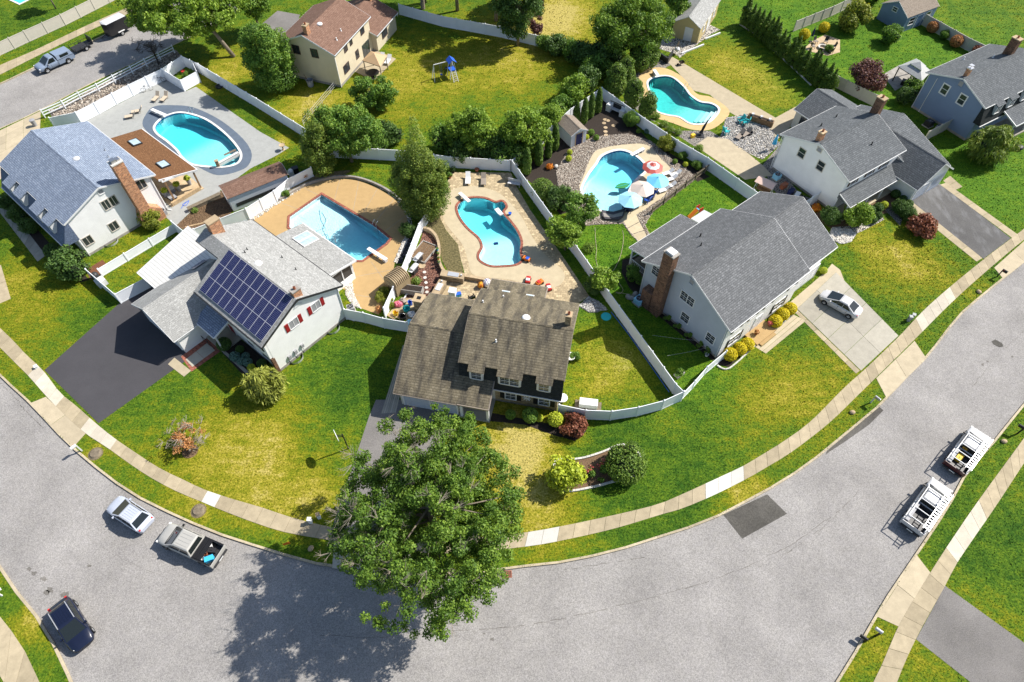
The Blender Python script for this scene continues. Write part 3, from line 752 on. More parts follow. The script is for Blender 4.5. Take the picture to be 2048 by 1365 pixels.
# asphalt patches in the road
def patch(name,pts,m='road_patch',z=ROAD_Z + 0.005):
    return area(name,S2([(x,y) for x,y in pts]),z,m,skirt=0)
patch('road_patch',[(1447,1029),(1535,988),(1575,1027),(1485,1077)])
patch('road_patch',[(1655,901),(1735,834),(1760,813),(1768,820),(1740,848),(1692,882),(1652,908)])
patch('road_patch',[(1984,682),(1992,678),(2006,686),(2008,692),(2000,694),(1988,688)])
for x,y,r in [(57,1138,6),(65,1146,7),(87,1158,8),(90,1185,9),(98,1180,8),(128,1188,10),(177,1131,5),(2026,712,3),(1967,728,4),(1976,722,3),(968,1267,3),(984,1278,5)]:
    patch('oil_stain',[(x + r * math.cos(a) * q,y + r * .8 * math.sin(a) * q) for a,q in [(k * PI / 8,random.uniform(.45,1.15)) for k in range(16)]],'road_stain')
jt = MB()
for a,b in (((556,404),(622,428)),((606,376),(640,392)),((680,358),(668,404)),((718,361),(706,424)),((756,376),(722,436)),((790,397),(744,452)),((814,430),(766,466)),((700,556),(786,540)),((742,524),(782,580)),((708,590),(776,600))):
    A,B = S(*a),S(*b); d = (B - A).normalized(); n_ = Vector((-d.y,d.x,0)) * .018; z_ = Vector((0,0,.016)); jt.raw([A - n_ + z_,B - n_ + z_,B + n_ + z_,A + n_ + z_],[(0,1,2,3)])
jt.build('deck_joint','stone_grey',kind='structure')
def crack(pts,w=0.02):
    P = smooth_line([S(x,y) for x,y in pts],8)
    m = MB()
    for a,b in zip(P,P[1:]):
        if random.random() < 0.22: continue
        o = Vector((random.uniform(-.05,.05),random.uniform(-.05,.05),0)); ww = w * random.uniform(.4,1.3)
        d = (b - a).normalized(); n = Vector((-d.y,d.x,0)) * ww / 2; z = Vector((0,0,ROAD_Z + 0.006))
        m.raw([a + o - n + z,b + o - n + z,b + o + n + z,a + o + n + z],[(0,1,2,3)])
    m.build('road_crack','road_stain',kind='structure')
crack([(640,1270),(760,1275),(900,1262),(1050,1250),(1180,1225),(1320,1190),(1450,1150),(1580,1090),(1680,1020)],0.05)
crack([(170,1072),(230,1110),(300,1142),(350,1160)]); crack([(0,765),(25,790),(50,820),(85,856)],0.06); crack([(1120,1140),(1200,1128),(1290,1115)],0.05); crack([(2048,660),(1990,720),(1940,780)],0.03)
crack([(1720,980),(1640,1060),(1560,1115)],0.04)

# ---- decks and beds: sheets on the lawn
area('pool_deck',S2([(150,262),(164,247),(269,192),(333,160),(372,183),(392,174),(520,264),(578,296),(554,311),(500,338),(440,382),(385,421),(352,452),(326,430),(290,350)]),0.012,'deck_grey',[POOL['A']])
area('pool_surround',loop([(286,253),(294,226),(310,213),(341,211),(385,215),(436,238),(480,272),(502,302),(500,326),(482,341),(436,351),(395,334),(354,313),(320,285)]),0.018,'deck_blue',[POOL['A']])
area('pool_deck',S2([(496,440),(554,404),(605,376),(644,363),(680,358),(718,361),(756,376),(790,397),(813,427),(817,463),(805,484),(790,522),(780,586),(757,630),(720,616),(705,586),(640,560),(540,480)]),0.012,'deck_ochre',[POOL['B']])
area('patio',S2([(903,345),(1022,346),(1034,375),(1060,420),(1095,470),(1130,520),(1178,592),(1150,612),(960,600),(858,604),(905,545),(930,550),(922,520),(916,490),(893,462),(877,430),(880,400)]),0.010,'paver_tan',[POOL['C']])
area('pool_deck',loop([(884,405),(905,380),(950,373),(1000,388),(1040,430),(1062,470),(1090,510),(1128,545),(1120,570),(1085,577),(1020,560),(950,552),(937,525),(925,490),(890,445)]),0.017,'deck_cream',[POOL['C']])
area('dead_lawn',S2([(848,425),(875,412),(878,432),(893,463),(916,491),(922,521),(927,546),(900,550),(884,522),(878,490),(868,468),(856,456)]),0.008,'dead_grass')
area('gravel_bed',S2([(846,462),(866,470),(877,492),(880,525),(892,548),(868,592),(838,606),(806,600),(820,560)]),0.010,'gravel_red')
area('storage_yard',S2([(776,628),(806,598),(862,592),(858,612),(830,640),(800,640)]),0.014,'paver_tan')
area('mulch_bed',S2([(1044,352),(1075,310),(1130,240),(1190,196),(1207,188),(1300,283),(1420,354),(1395,364),(1345,320),(1300,290),(1256,280),(1205,282),(1165,292),(1135,310),(1116,345),(1130,400),(1150,420),(1120,430),(1080,380)]),0.008,'mulch')
ROCK_D = S2([(1112,344),(1136,300),(1165,282),(1205,272),(1256,268),(1302,283),(1346,320),(1380,344),(1393,358),(1306,424),(1290,450),(1299,470),(1276,484),(1262,470),(1246,448),(1190,450),(1172,452),(1120,400)])
area('rock_bed',ROCK_D,0.014,'gravel_grey',[POOL['D']])
area('pool_deck',loop([(1160,385),(1168,350),(1185,310),(1205,297),(1256,289),(1295,291),(1322,318),(1344,345),(1331,389),(1308,407),(1277,428),(1246,443),(1205,438)],4),0.045,'deck_cream',[POOL['D']],skirt=0.06)
grid_slabs('garden_path',[[S(*p) for p in q] for q in ([(1246,443),(1272,429),(1279,444),(1255,457)],[(1255,458),(1279,445),(1288,461),(1262,470)],[(1262,471),(1288,462),(1294,473),(1277,484)])],'deck_cream',0.05)
area('rock_bed',S2([(1255,155),(1285,132),(1330,112),(1346,116),(1352,124),(1290,160),(1300,240),(1360,262),(1420,262),(1450,280),(1400,300),(1340,262),(1250,205)]),0.008,'gravel_grey',[POOL['E']])
area('pool_deck',S2([(1330,118),(1346,115),(1374,131),(1421,159),(1520,218),(1551,236),(1591,214),(1600,222),(1575,262),(1530,300),(1520,262),(1455,222),(1420,190),(1380,180),(1360,150)]),0.012,'slab_cream',[POOL['E']])
area('pool_surround',loop([(1277,158),(1287,141),(1326,136),(1364,154),(1392,187),(1423,195),(1456,218),(1454,236),(1423,259),(1385,260),(1346,247),(1305,232),(1288,200)]),0.020,'deck_tan',[POOL['E']])
area('rock_bed',S2([(1440,275),(1452,236),(1500,228),(1540,262),(1560,290),(1525,320),(1480,300)]),0.016,'gravel_pale')
area('patio',S2([(1390,292),(1415,274),(1456,279),(1487,300),(1525,331),(1545,352),(1490,360),(1440,326)]),0.022,'slab_cream')
area('patio',S2([(1525,331),(1560,290),(1600,300),(1570,350),(1600,390),(1640,402),(1615,425),(1570,410),(1540,370)]),0.012,'gravel_grey')
area('rock_bed',S2([(1318,98),(1350,108),(1360,116),(1420,70),(1440,60),(1420,50),(1370,80),(1330,60)]),0.010,'gravel_pale')
area('mulch_bed',S2([(352,452),(385,422),(441,383),(470,372),(468,420),(440,450),(395,474)]),0.016,'mulch_brown')
area('mulch_bed',S2([(200,556),(180,560),(172,540),(205,520),(214,530)]),0.008,'mulch_red')
area('mulch_bed',S2([(420,665),(445,655),(540,720),(520,755),(500,765),(446,708)]),0.010,'mulch')
area('mulch_bed',S2([(962,822),(1135,855),(1165,846),(1172,864),(1150,882),(1110,872),(1050,850),(975,842)]),0.008,'mulch')
ISLAND = [tuple(v[:2]) for v in smooth_loop([S(*p) for p in [(1112,922),(1135,921),(1170,916),(1205,905),(1245,890),(1275,905),(1281,930),(1268,952),(1230,963),(1190,974),(1140,983),(1115,975),(1104,955)]],5)]
area('mulch_bed',ISLAND,0.010,'mulch_brown')
area('mulch_bed',S2([(1430,722),(1498,675),(1512,686),(1458,735),(1436,730)]),0.010,'mulch'); area('mulch_bed',S2([(1520,660),(1582,612),(1592,620),(1530,672)]),0.010,'mulch')
area('rock_bed',S2([(1655,478),(1665,455),(1700,452),(1740,440),(1762,425),(1768,440),(1730,460),(1708,470),(1700,485),(1682,488)]),0.010,'gravel_pale')
area('mulch_bed',S2([(1615,430),(1660,420),(1700,410),(1790,380),(1810,396),(1830,402),(1800,425),(1765,428),(1740,444),(1668,460)]),0.008,'mulch_brown')
area('rock_bed',S2([(1770,420),(1785,412),(1805,440),(1800,452)]),0.014,'gravel_grey')
area('mulch_bed',S2([(1245,520),(1285,510),(1296,560),(1280,600),(1258,575),(1243,545)]),0.008,'mulch'); area('mulch_bed',S2([(1300,618),(1318,612),(1440,712),(1425,722)]),0.008,'mulch')
area('rock_bed',S2([(1158,612),(1178,594),(1200,606),(1214,620),(1180,626)]),0.010,'gravel_pale')
area('mulch_bed',S2([(0,400),(10,392),(85,470),(110,500),(180,560),(160,565),(130,545),(95,510),(0,420)]),0.006,'mulch')
area('rock_bed',S2([(98,222),(118,215),(200,172),(300,120),(352,100),(362,112),(300,150),(160,226),(110,248)]),0.010,'gravel')
area('flagstone_patio',S2([(1608,98),(1625,82),(1650,70),(1680,80),(1680,105),(1655,112),(1640,108),(1622,104)]),0.012,'stone_tan')
area('patio',S2([(702,140),(745,98),(792,118),(748,162)]),0.014,'slab_cream')
area('patio',S2([(1765,150),(1800,130),(1830,160),(1790,182)]),0.02,'stone_grey')
area('planter_bed',S2([(554,404),(560,396),(605,374),(644,360),(680,354),(700,344),(640,350),(590,370),(550,395)]),0.30,'soil',skirt=0.35)

# ---- scattered stones (nobody could count them): one object each
def scatter_rocks(name,poly,n,m,size=(0.05,0.16),avoid=(),z=0.02,label='',cat='rocks',seed=1):
    rs = np.random.RandomState(seed); xs = [p[0] for p in poly]; ys = [p[1] for p in poly]
    X = rs.uniform(min(xs),max(xs),n * 4); Y = rs.uniform(min(ys),max(ys),n * 4)
    k = inside_np(X,Y,poly)
    for a in avoid: k &= ~inside_np(X,Y,a)
    X,Y = X[k][:n],Y[k][:n]; n = len(X)
    base = np.array([(1,0,0),(0,1,0),(-1,0,0),(0,-1,0),(0,0,1),(.6,.6,.55),(-.6,.6,.55),(-.6,-.6,.55),(.6,-.6,.55)])
    tri = np.array([(0,5,8),(1,6,5),(2,7,6),(3,8,7),(4,5,6),(4,6,7),(4,7,8),(4,8,5),(0,1,5),(1,2,6),(2,3,7),(3,0,8)])
    s = rs.uniform(size[0],size[1],(n,1,1)); V = base[None] * s * rs.uniform(0.65,1.3,(n,1,3)) * np.array([1,1,.7])
    V = V + rs.uniform(-.12,.12,V.shape) * s
    a = rs.uniform(0,6.28,n); c,sn = np.cos(a)[:,None],np.sin(a)[:,None]
    W = V.copy(); W[:,:,0] = V[:,:,0] * c - V[:,:,1] * sn + X[:,None]; W[:,:,1] = V[:,:,0] * sn + V[:,:,1] * c + Y[:,None]; W[:,:,2] += z
    F = (tri[None] + (np.arange(n) * 9)[:,None,None]).reshape(-1,3)
    o = np_mesh(name,W.reshape(-1,3),F,m)
    return tag(o,label,cat,kind='stuff')
DECK_D = loop([(1160,385),(1168,350),(1185,310),(1205,297),(1256,289),(1295,291),(1322,318),(1344,345),(1331,389),(1308,407),(1277,428),(1246,443),(1205,438)],4)
PATH_D = S2([(1246,443),(1272,429),(1294,473),(1277,484),(1255,458)])
scatter_rocks('river_rocks',ROCK_D,15000,'river_rock',(.035,.11),avoid=[DECK_D,PATH_D,POOL['D']],label='tan and brown river rocks around the pool with four umbrellas',seed=4)
scatter_rocks('white_rocks',S2([(496,441),(554,402),(605,374),(600,380),(556,409),(500,446)]),500,'white_rock',(.06,.15),label='white landscape stones along the white fence by the rectangular pool',seed=5)
scatter_rocks('white_rocks',S2([(757,376),(790,397),(813,427),(820,463),(826,462),(820,425),(795,392),(760,371)]),450,'white_rock',(.06,.14),label='white landscape stones round the far curve of the ochre pool deck',seed=15)
scatter_rocks('white_rocks',S2([(817,463),(805,484),(788,524),(794,528),(812,490),(822,466)]),450,'white_rock',(.06,.14),label='strip of white stones beside the black stones near the tan shed',seed=6)
scatter_rocks('black_rocks',S2([(822,463),(834,452),(815,500),(802,528),(796,526),(812,490)]),900,'black_rock',(.05,.12),label='black stones under the white fence beside the rectangular pool',seed=7)
scatter_rocks('white_rocks',S2([(690,572),(703,560),(708,590),(722,618),(706,612),(692,592)]),700,'white_rock',(.05,.13),label='pale stones beside the white sunroom wall',seed=8)
scatter_rocks('white_rocks',S2([(1655,478),(1665,455),(1700,460),(1712,468),(1700,485),(1682,488)]),900,'white_rock',(.06,.16),label='pale stones in the front bed with the round clipped boxwoods',seed=9)
scatter_rocks('grey_rocks',S2([(1158,612),(1178,594),(1200,606),(1214,620),(1180,626)]),600,'grey_rock',(.06,.16),label='pale stones at the back corner of the brown roofed house',seed=10)
scatter_rocks('river_rocks',S2([(98,222),(118,215),(200,172),(300,120),(352,100),(362,112),(300,150),(160,226),(110,248)]),2200,'river_rock',(.06,.18),label='tan stones between the white rail fence and the white privacy fence',seed=11)
scatter_rocks('grey_rocks',S2([(1452,236),(1500,228),(1545,262),(1560,290),(1525,318),(1480,298),(1445,270)]),2600,'grey_rock',(.04,.12),label='pale stones around the fire pit seating by the teal pool',seed=12)
scatter_rocks('grey_rocks',S2([(1255,155),(1285,132),(1330,114),(1340,120),(1285,140),(1272,165)]),500,'river_rock',(.06,.16),label='grey stones under the tall rounded evergreens by the teal pool',seed=13)
scatter_rocks('red_wood_chips',S2([(352,452),(385,422),(441,383),(470,372),(468,420),(440,450),(395,474)]),1800,'mulch_brown',(.03,.09),label='brown wood chips beside the brown roofed shed',seed=14)

# ---- swimming pools
def pool(key,label,cop_m,plaster,water_m,deep_px,shallow_px,dmax=2.3,dmin=1.0,tile=True,cop_w=None,stone=0.35,cop_z=0.07):
    P = ccw(POOL[key]); c = (sum(p[0] for p in P) / len(P),sum(p[1] for p in P) / len(P))
    t = thing('swimming_pool',label,'swimming pool',c)
    dp,sp_ = S(*deep_px),S(*shallow_px); ax = (dp - sp_).to_2d(); L = ax.length; ax /= L
    def depth(x,y):
        u = ((Vector((x,y)) - sp_.to_2d()).dot(ax)) / L
        k = min(1,max(0,(u - 0.35) / 0.4)); k = k * k * (3 - 2 * k)
        return -(dmin + (dmax - dmin) * k)
    bot = inset(P,0.25)
    va,fa = fill(bot,(),0.7)
    n = len(P); m = MB()
    V = [(x,y,depth(x,y)) for x,y in va]; m.raw(V,[tuple(int(i) for i in f) for f in fa])
    m.raw([(x,y,0.0) for x,y in P] + [(x,y,depth(x,y) + 0.25) for x,y in P] + [(x,y,depth(x,y)) for x,y in bot],
          [(i,(i + 1) % n,n + (i + 1) % n,n + i)[::-1] for i in range(n)] + [(n + i,n + (i + 1) % n,2 * n + (i + 1) % n,2 * n + i)[::-1] for i in range(n)])
    m.build('basin',plaster,t,world=True)
    if tile:
        q = inset(P,0.012); MB().raw([(x,y,0.0) for x,y in q] + [(x,y,-0.2) for x,y in q],[(i,(i + 1) % n,n + (i + 1) % n,n + i)[::-1] for i in range(n)]).build('tile_band','tile_band',t,world=True)
    q = inset(P,0.02); va,fa = fill(q,(),None); zt = -0.10
    F = [tuple(int(i) for i in f) for f in fa]; k = len(va)
    ring = ccw(q)
    MBw = MB(); nv = len(va)
    MBw.raw([(x,y,zt) for x,y in va] + [(x,y,-3.2) for x,y in va],F + [tuple(nv + i for i in f)[::-1] for f in F])
    # side walls join the matching rim points
    idx = {(round(x,4),round(y,4)): i for i,(x,y) in enumerate(va)}
    ids = [idx.get((round(x,4),round(y,4))) for x,y in ring]
    if None not in ids:
        r = len(ids); MBw.f += [(nv + ids[i],nv + ids[(i + 1) % r],ids[(i + 1) % r],ids[i]) for i in range(r)]
    MBw.build('water',water_m,t,world=True)
    # coping stones, each a piece
    w = cop_w or COPING[key]; O = inset(P,-w); lp = [Vector(p) for p in P] + [Vector(P[0])]; lo = [Vector(p) for p in O] + [Vector(O[0])]
    tot = sum((b - a).length for a,b in zip(lp,lp[1:])); nst = max(12,int(tot / stone))
    cum = [0.0]
    for a,b in zip(lp,lp[1:]): cum.append(cum[-1] + (b - a).length)
    def at(s):
        j = max(i for i in range(len(cum) - 1) if cum[i] <= s + 1e-9); u = (s - cum[j]) / max(1e-9,cum[j + 1] - cum[j])
        return lp[j].lerp(lp[j + 1],u),lo[j].lerp(lo[j + 1],u)
    for i in range(nst):
        s0,s1 = tot * i / nst + 0.006,tot * (i + 1) / nst - 0.006
        cuts = [s0] + [x for x in cum if s0 < x < s1] + [s1]
        A = [at(s) for s in cuts]
        MB().prism([a for a,b in A] + [b for a,b in A][::-1],-0.08,cop_z + random.uniform(-.003,.003)).build('coping_stone',cop_m,t,world=True)
    return t
pool('A','kidney shaped pool with white coping in a dark blue surround behind the blue roofed house','white_conc','plaster_aqua','water_cyan',(350,245),(440,320),1.7,0.9,stone=0.9)
POOL_B = pool('B','rectangular blue pool with red brick coping in an ochre deck','paver_red','plaster_white','water_blue',(750,490),(600,430),1.5,0.7,tile=False,stone=0.2)
pool('C','curved pool with red brick coping behind the brown roofed house','paver_red','plaster_white','water_cyan',(960,410),(1000,530),1.7,0.8,tile=False,stone=0.2)
pool('D','curved pool with white coping beside the four umbrellas','white_conc','plaster_white','water_blue',(1260,320),(1200,420),1.7,0.9,stone=0.9)
pool('E','teal green curved pool with white coping in a tan surround','white_conc','plaster_teal','water_teal',(1320,175),(1420,230),1.6,0.9,stone=0.9)
pool('F','blue pool in the top left corner of the picture beyond the back street','white_conc','plaster_aqua','water_cyan',(40,-40),(30,0),2.2,1.2,stone=0.9)

# ================================================================ BUILDINGS
R = math.radians
WCACHE = {}
def cached(key,fn,name,m,parent,**kw):
    """share mesh data between alike parts"""
    if key in WCACHE:
        o = bpy.data.objects.new(name,WCACHE[key]); COL.objects.link(o); adopt(o,parent); return o
    o = fn().build(name,m,parent,**kw); WCACHE[key] = o.data; return o
DIRS = {'-y': 0.0,'+x': PI / 2,'+y': PI,'-x': -PI / 2}
def window(T,p,face,w=0.9,h=1.3,frame='trim_white',pane='glass',split='h',cols=1,shutter=None,bars=0,fw_=0.09,sw=0.36):
    """p = centre on the wall face; face = outward direction; the sash is split into panes"""
    rz = DIRS[face]
    def fr():
        m = MB(); W,Hh = w / 2,h / 2
        m.box(-W - fw_,-W,-0.05,0.06,-Hh - fw_,Hh + fw_).box(W,W + fw_,-0.05,0.06,-Hh - fw_,Hh + fw_)
        m.box(-W,W,-0.052,0.06,Hh,Hh + fw_).box(-W,W,-0.075,0.06,-Hh - fw_,-Hh)
        for c in range(1,cols): x = -W + w * c / cols; m.box(x - 0.045,x + 0.045,-0.045,0.05,-Hh,Hh)
        if split == 'h': m.box(-W,W,-0.04,0.04,-0.03,0.03)
        if split == 'v': m.box(-0.03,0.03,-0.04,0.04,-Hh,Hh)
        n = cols * 2 * bars
        for k in range(1,n): x = -W + w * k / n; m.box(x - 0.012,x + 0.012,-0.022,0.02,-Hh,Hh)
        if bars:
            for z in (-h / 4,h / 4): m.box(-W,W,-0.021,0.02,z - 0.012,z + 0.012)
        return m
    o = cached(('wf',w,h,frame,split,cols,bars,fw_),fr,'window',frame,T)
    o.location = p; o.rotation_euler = (0,0,rz)
    cached(('wp',w,h,pane),lambda: MB().box(-w / 2,w / 2,-0.012,0.03,-h / 2,h / 2),'pane',pane,o)
    if shutter:
        for s in (-1,1):
            k = cached(('ws',h,sw,shutter),lambda: MB().box(-sw / 2,sw / 2,-0.05,0.02,-h / 2 - .05,h / 2 + .05).box(-sw / 2 + .06,sw / 2 - .06,-0.062,0,.08,h / 2 - .05).box(-sw / 2 + .06,sw / 2 - .06,-0.062,0,-h / 2 + .05,-.08),'shutter',shutter,o)
            k.location = (s * (w / 2 + fw_ + sw / 2 + 0.01),0,0)
    return o
def door(T,p,face,w=0.95,h=2.05,m='trim_white',frame='trim_white',panels=True):
    rz = DIRS[face]
    d = MB().box(-w / 2,w / 2,-0.03,0.03,0,h)
    if panels:
        for z0,z1 in ((0.15,0.8),(0.95,h - 0.15)):
            for s in (-1,1): d.box(s * w / 4 - w / 6,s * w / 4 + w / 6,-0.042,0,z0,z1)
    o = d.build('door',m,T); o.location = p; o.rotation_euler = (0,0,rz)
    MB().box(-w / 2 - .1,-w / 2,-0.05,0.04,0,h + .1).box(w / 2,w / 2 + .1,-0.05,0.04,0,h + .1).box(-w / 2,w / 2,-0.05,0.04,h,h + .1).build('door_frame',frame,o)
    MB().ball((w * .38,-0.07,1.0),0.035,8,5).build('handle','metal',o)
    return o
def garage_door(T,p,face,w=2.5,h=2.1,m='trim_white'):
    rz = DIRS[face]
    o = MB().box(-w / 2,w / 2,-0.02,0.04,0,h).build('garage_door',m,T); o.location = p; o.rotation_euler = (0,0,rz)
    for r_ in range(4):
        for c in range(4):
            x = -w / 2 + w * (c + .5) / 4; z = h * (r_ + .5) / 4
            cached(('gd',w,h,m),lambda: MB().box(-w / 8 + .05,w / 8 - .05,-0.035,0,-h / 8 + .05,h / 8 - .05),'panel',m,o).location = (x,0,z)
    MB().box(-w / 2 - .12,-w / 2,-0.06,0.05,0,h + .12).box(w / 2,w / 2 + .12,-0.06,0.05,0,h + .12).box(-w / 2,w / 2,-0.06,0.05,h,h + .12).build('door_frame','trim_white',o)
    return o
def gwall(T,x0,x1,y0,y1,hf,hb,yr,hr,m,z0=0.0,name='wall',axis='x'):
    prof = [(y0,z0),(y1,z0),(y1,hb),(yr,hr),(y0,hf)]
    mb = MB(); n = 5
    if axis == 'x': v = [(x0,a,b) for a,b in prof] + [(x1,a,b) for a,b in prof]
    else: v = [(a,x1,b) for a,b in prof] + [(a,x0,b) for a,b in prof]
    mb.raw(v,[(4,3,2,1,0),tuple(range(n,2 * n))] + [(i,(i + 1) % n,n + (i + 1) % n,n + i) for i in range(n)])
    return mb.build(name,m,T)
def groof(T,x0,x1,f,r,b,m,t=0.16,axis='x',trim='trim_white',name='roof',cap=True,gut=True):
    """gable roof: f, r, b are (offset, height) of front eave, ridge, back eave; ridge runs along axis from x0 to x1"""
    P = (lambda a,b_,c: (a,b_,c)) if axis == 'x' else (lambda a,b_,c: (b_,a,c))
    mb = MB()
    if f: mb.slab([P(x0,f[0],f[1]),P(x1,f[0],f[1]),P(x1,r[0],r[1]),P(x0,r[0],r[1])],t)
    if b: mb.slab([P(x0,b[0],b[1]),P(x1,b[0],b[1]),P(x1,r[0],r[1]),P(x0,r[0],r[1])],t)
    o = mb.build(name,m,T)
    if cap:
        n = max(3,int(abs(x1 - x0) / 0.3)); c = MB()
        for k in range(n):
            xa,xb = x0 + (x1 - x0) * k / n,x0 + (x1 - x0) * (k + .96) / n
            for e in (f,b):
                if e:
                    d = Vector((e[0] - r[0],e[1] - r[1])).normalized() * 0.15
                    c.slab([P(xa,r[0],r[1] + .03),P(xb,r[0],r[1] + .018),P(xb,r[0] + d[0],r[1] + d[1] + .018),P(xa,r[0] + d[0],r[1] + d[1] + .03)],.012)
        c.build('ridge_cap',m,o)
    tm = MB()
    for e in (f,b):
        if not e: continue
        s = 1 if e[0] < r[0] else -1
        for x,sg in ((x0,-1),(x1,1)):
            tm.beam(P(x + sg * .012,e[0],e[1] - t / 2 - .03),P(x + sg * .012,r[0],r[1] - t / 2 - .03),0.03,t + 0.03)
        if gut: tm.beam(P(x0,e[0] - s * .04,e[1] - .1),P(x1,e[0] - s * .04,e[1] - .1),0.07,0.1)
    tm.build('eave_trim',trim,o)
    return o
def slab_roof(T,pts,m,t=0.14,name='roof',trim='trim_white',edges=()):
    o = MB().slab(pts,t).build(name,m,T)
    tm = MB()
    for i,j in edges: tm.beam(Vector(pts[i]) + Vector((0,0,-t / 2 - .02)),Vector(pts[j]) + Vector((0,0,-t / 2 - .02)),0.09,t + .06)
    if edges: tm.build('eave_trim',trim,o)
    return o
def vent_pipe(T,p,m='metal_dark',r=0.055,h=0.4):
    MB().cyl((p[0],p[1],p[2] - .1),r,h,8).cyl((p[0],p[1],p[2] - .12),r * 2.2,0.16,8,r * 1.3).build('vent_pipe',m,T)
def dome(T,p,m='trim_white',r=0.42):
    MB().ball((p[0],p[1],p[2] + .02),(r,r,.2),14,8).cyl((p[0],p[1],p[2] - .2),r * .75,.22,12).build('roof_fan',m,T,smooth=True)
def chimney(T,x,y,w,d,z0,z1,m,crown='stone_grey',flues=1,name='chimney',cap=None):
    o = MB().box(x - w / 2,x + w / 2,y - d / 2,y + d / 2,z0,z1).build(name,m,T)
    MB().box(x - w / 2 - .06,x + w / 2 + .06,y - d / 2 - .06,y + d / 2 + .06,z1,z1 + .12).build('crown',crown,o)
    for k in range(flues):
        fx = x + (k - (flues - 1) / 2) * w * .5
        MB().lathe([(.13,0),(.13,.28),(.1,.28),(.1,.02)],(fx,y,z1 + .12),10).build('flue','terracotta',o)
    if cap: MB().box(x - w / 2,x + w / 2,y - d / 2,y + d / 2,z1 + .45,z1 + .5).box(x - .03,x + .03,y - .03,y + .03,z1 + .12,z1 + .46).build('chimney_cap',cap,o)
    return o
def downspout(T,x,y,z1,out=(0,0),m='trim_white'):
    MB().box(x - .04,x + .04,y - .03,y + .03,.1,z1).beam((x,y,.12),(x + out[0],y + out[1],.04),.08,.07).build('downspout',m,T)
def dutch(T,x0,x1,y0,y1,roof_m,skirt_m,wall_m,base_m,ridge,eave_b,eave_f,dorm,dwin,over=0.35,skirt_z=2.75,skirt_out=0.45,trim='trim_white',dorm_out=.27):
    """two-storey house whose front upper floor is a steep shingled skirt cut by dormers. eave_f=(y,z) top of skirt"""
    yr,zr = ridge
    prof = [(y0,0),(y1,0),(y1,eave_b[1] - .05),(yr,zr - .2),(eave_f[0] + .5,eave_f[1] - .12),(y0,skirt_z + .02)]
    MB().raw([(x,a,b) for x in (x0,x1) for a,b in prof],[(5,4,3,2,1,0),(6,7,8,9,10,11)] + [(i,(i + 1) % 6,6 + (i + 1) % 6,6 + i) for i in range(6)]).build('wall',wall_m,T)
    MB().box(x0 - .02,x1 + .02,y0 - .02,y1 + .02,-.05,.32).build('foundation','stone_grey',T)
    groof(T,x0 - over,x1 + over,eave_f,ridge,eave_b,roof_m,trim=trim,gut=trim == 'trim_white')
    # skirt
    ys = y0 - skirt_out
    pts = [(x0 - over + .05,ys,skirt_z),(x1 + over - .05,ys,skirt_z),(x1 + over - .05,eave_f[0] + .12,eave_f[1] - .05),(x0 - over + .05,eave_f[0] + .12,eave_f[1] - .05)]
    sk = MB(); sk.raw(pts + [(x0 - over + .05,y0 + .3,skirt_z),(x1 + over - .05,y0 + .3,skirt_z),(x1 + over - .05,y0 + .3,eave_f[1] - .1),(x0 - over + .05,y0 + .3,eave_f[1] - .1)],
                     [(0,1,2,3),(4,5,1,0),(1,5,6,2),(4,0,3,7)]).build('shingled_skirt',skirt_m,T)
    MB().beam((x0 - over,ys - .03,skirt_z - .04),(x1 + over,ys - .03,skirt_z - .04),.1,.13).build('gutter','trim_white',T)
    slope = (zr - eave_f[1]) / (yr - eave_f[0])
    for cx_,w_,c_ in dorm:
        yf = y0 - dorm_out; ze = eave_f[1] - slope * (eave_f[0] - (yf - .16))
        d = MB().box(cx_ - w_ / 2,cx_ + w_ / 2,yf,y0 + .9,skirt_z + .95,ze + .02).build('dormer',dwin.get('wall','trim_white'),T)
        y_out = yf - .16; y_in = eave_f[0] + .05
        MB().slab([(cx_ - w_ / 2 - .12,y_out,eave_f[1] - slope * (eave_f[0] - y_out)),(cx_ + w_ / 2 + .12,y_out,eave_f[1] - slope * (eave_f[0] - y_out)),(cx_ + w_ / 2 + .12,y_in,eave_f[1] - slope * (eave_f[0] - y_in) - .004),(cx_ - w_ / 2 - .12,y_in,eave_f[1] - slope * (eave_f[0] - y_in) - .004)],.1).build('dormer_roof',roof_m,d)
        window(T,(cx_,yf - .0,skirt_z + 1.0 + (ze - skirt_z - 1.0) * .47),'-y',(w_ - .42) ,1.1,'trim_white','glass','h',c_,None,1,fw_=.12)
    return T
def frame_of(px,py): return S(px,py)

# ---------------- house with the blue roof (far left)
TA = thing('house','white sided house with blue shingle roof and tall orange brick chimney','house',S(177,513),R(-41))
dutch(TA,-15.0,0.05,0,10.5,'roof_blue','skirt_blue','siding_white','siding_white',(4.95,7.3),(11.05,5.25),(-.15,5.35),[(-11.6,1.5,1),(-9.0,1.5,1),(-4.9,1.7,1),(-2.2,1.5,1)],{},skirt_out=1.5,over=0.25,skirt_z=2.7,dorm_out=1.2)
for y,z,w in ((4.72,4.75,.75),(5.62,4.75,.75)): window(TA,(.05,y,z),'+x',w,1.2,'vinyl_beige','glass','v')
for y,z in ((4.14,1.85),(.95,1.9)): window(TA,(.05,y,z),'+x',.95,1.1,'vinyl_beige','glass','v')
window(TA,(.05,9.2,4.85),'+x',1.0,1.2,'vinyl_beige','glass','v')
window(TA,(.05,5.0,6.5),'+x',.5,.5,'trim_white','grey',None)
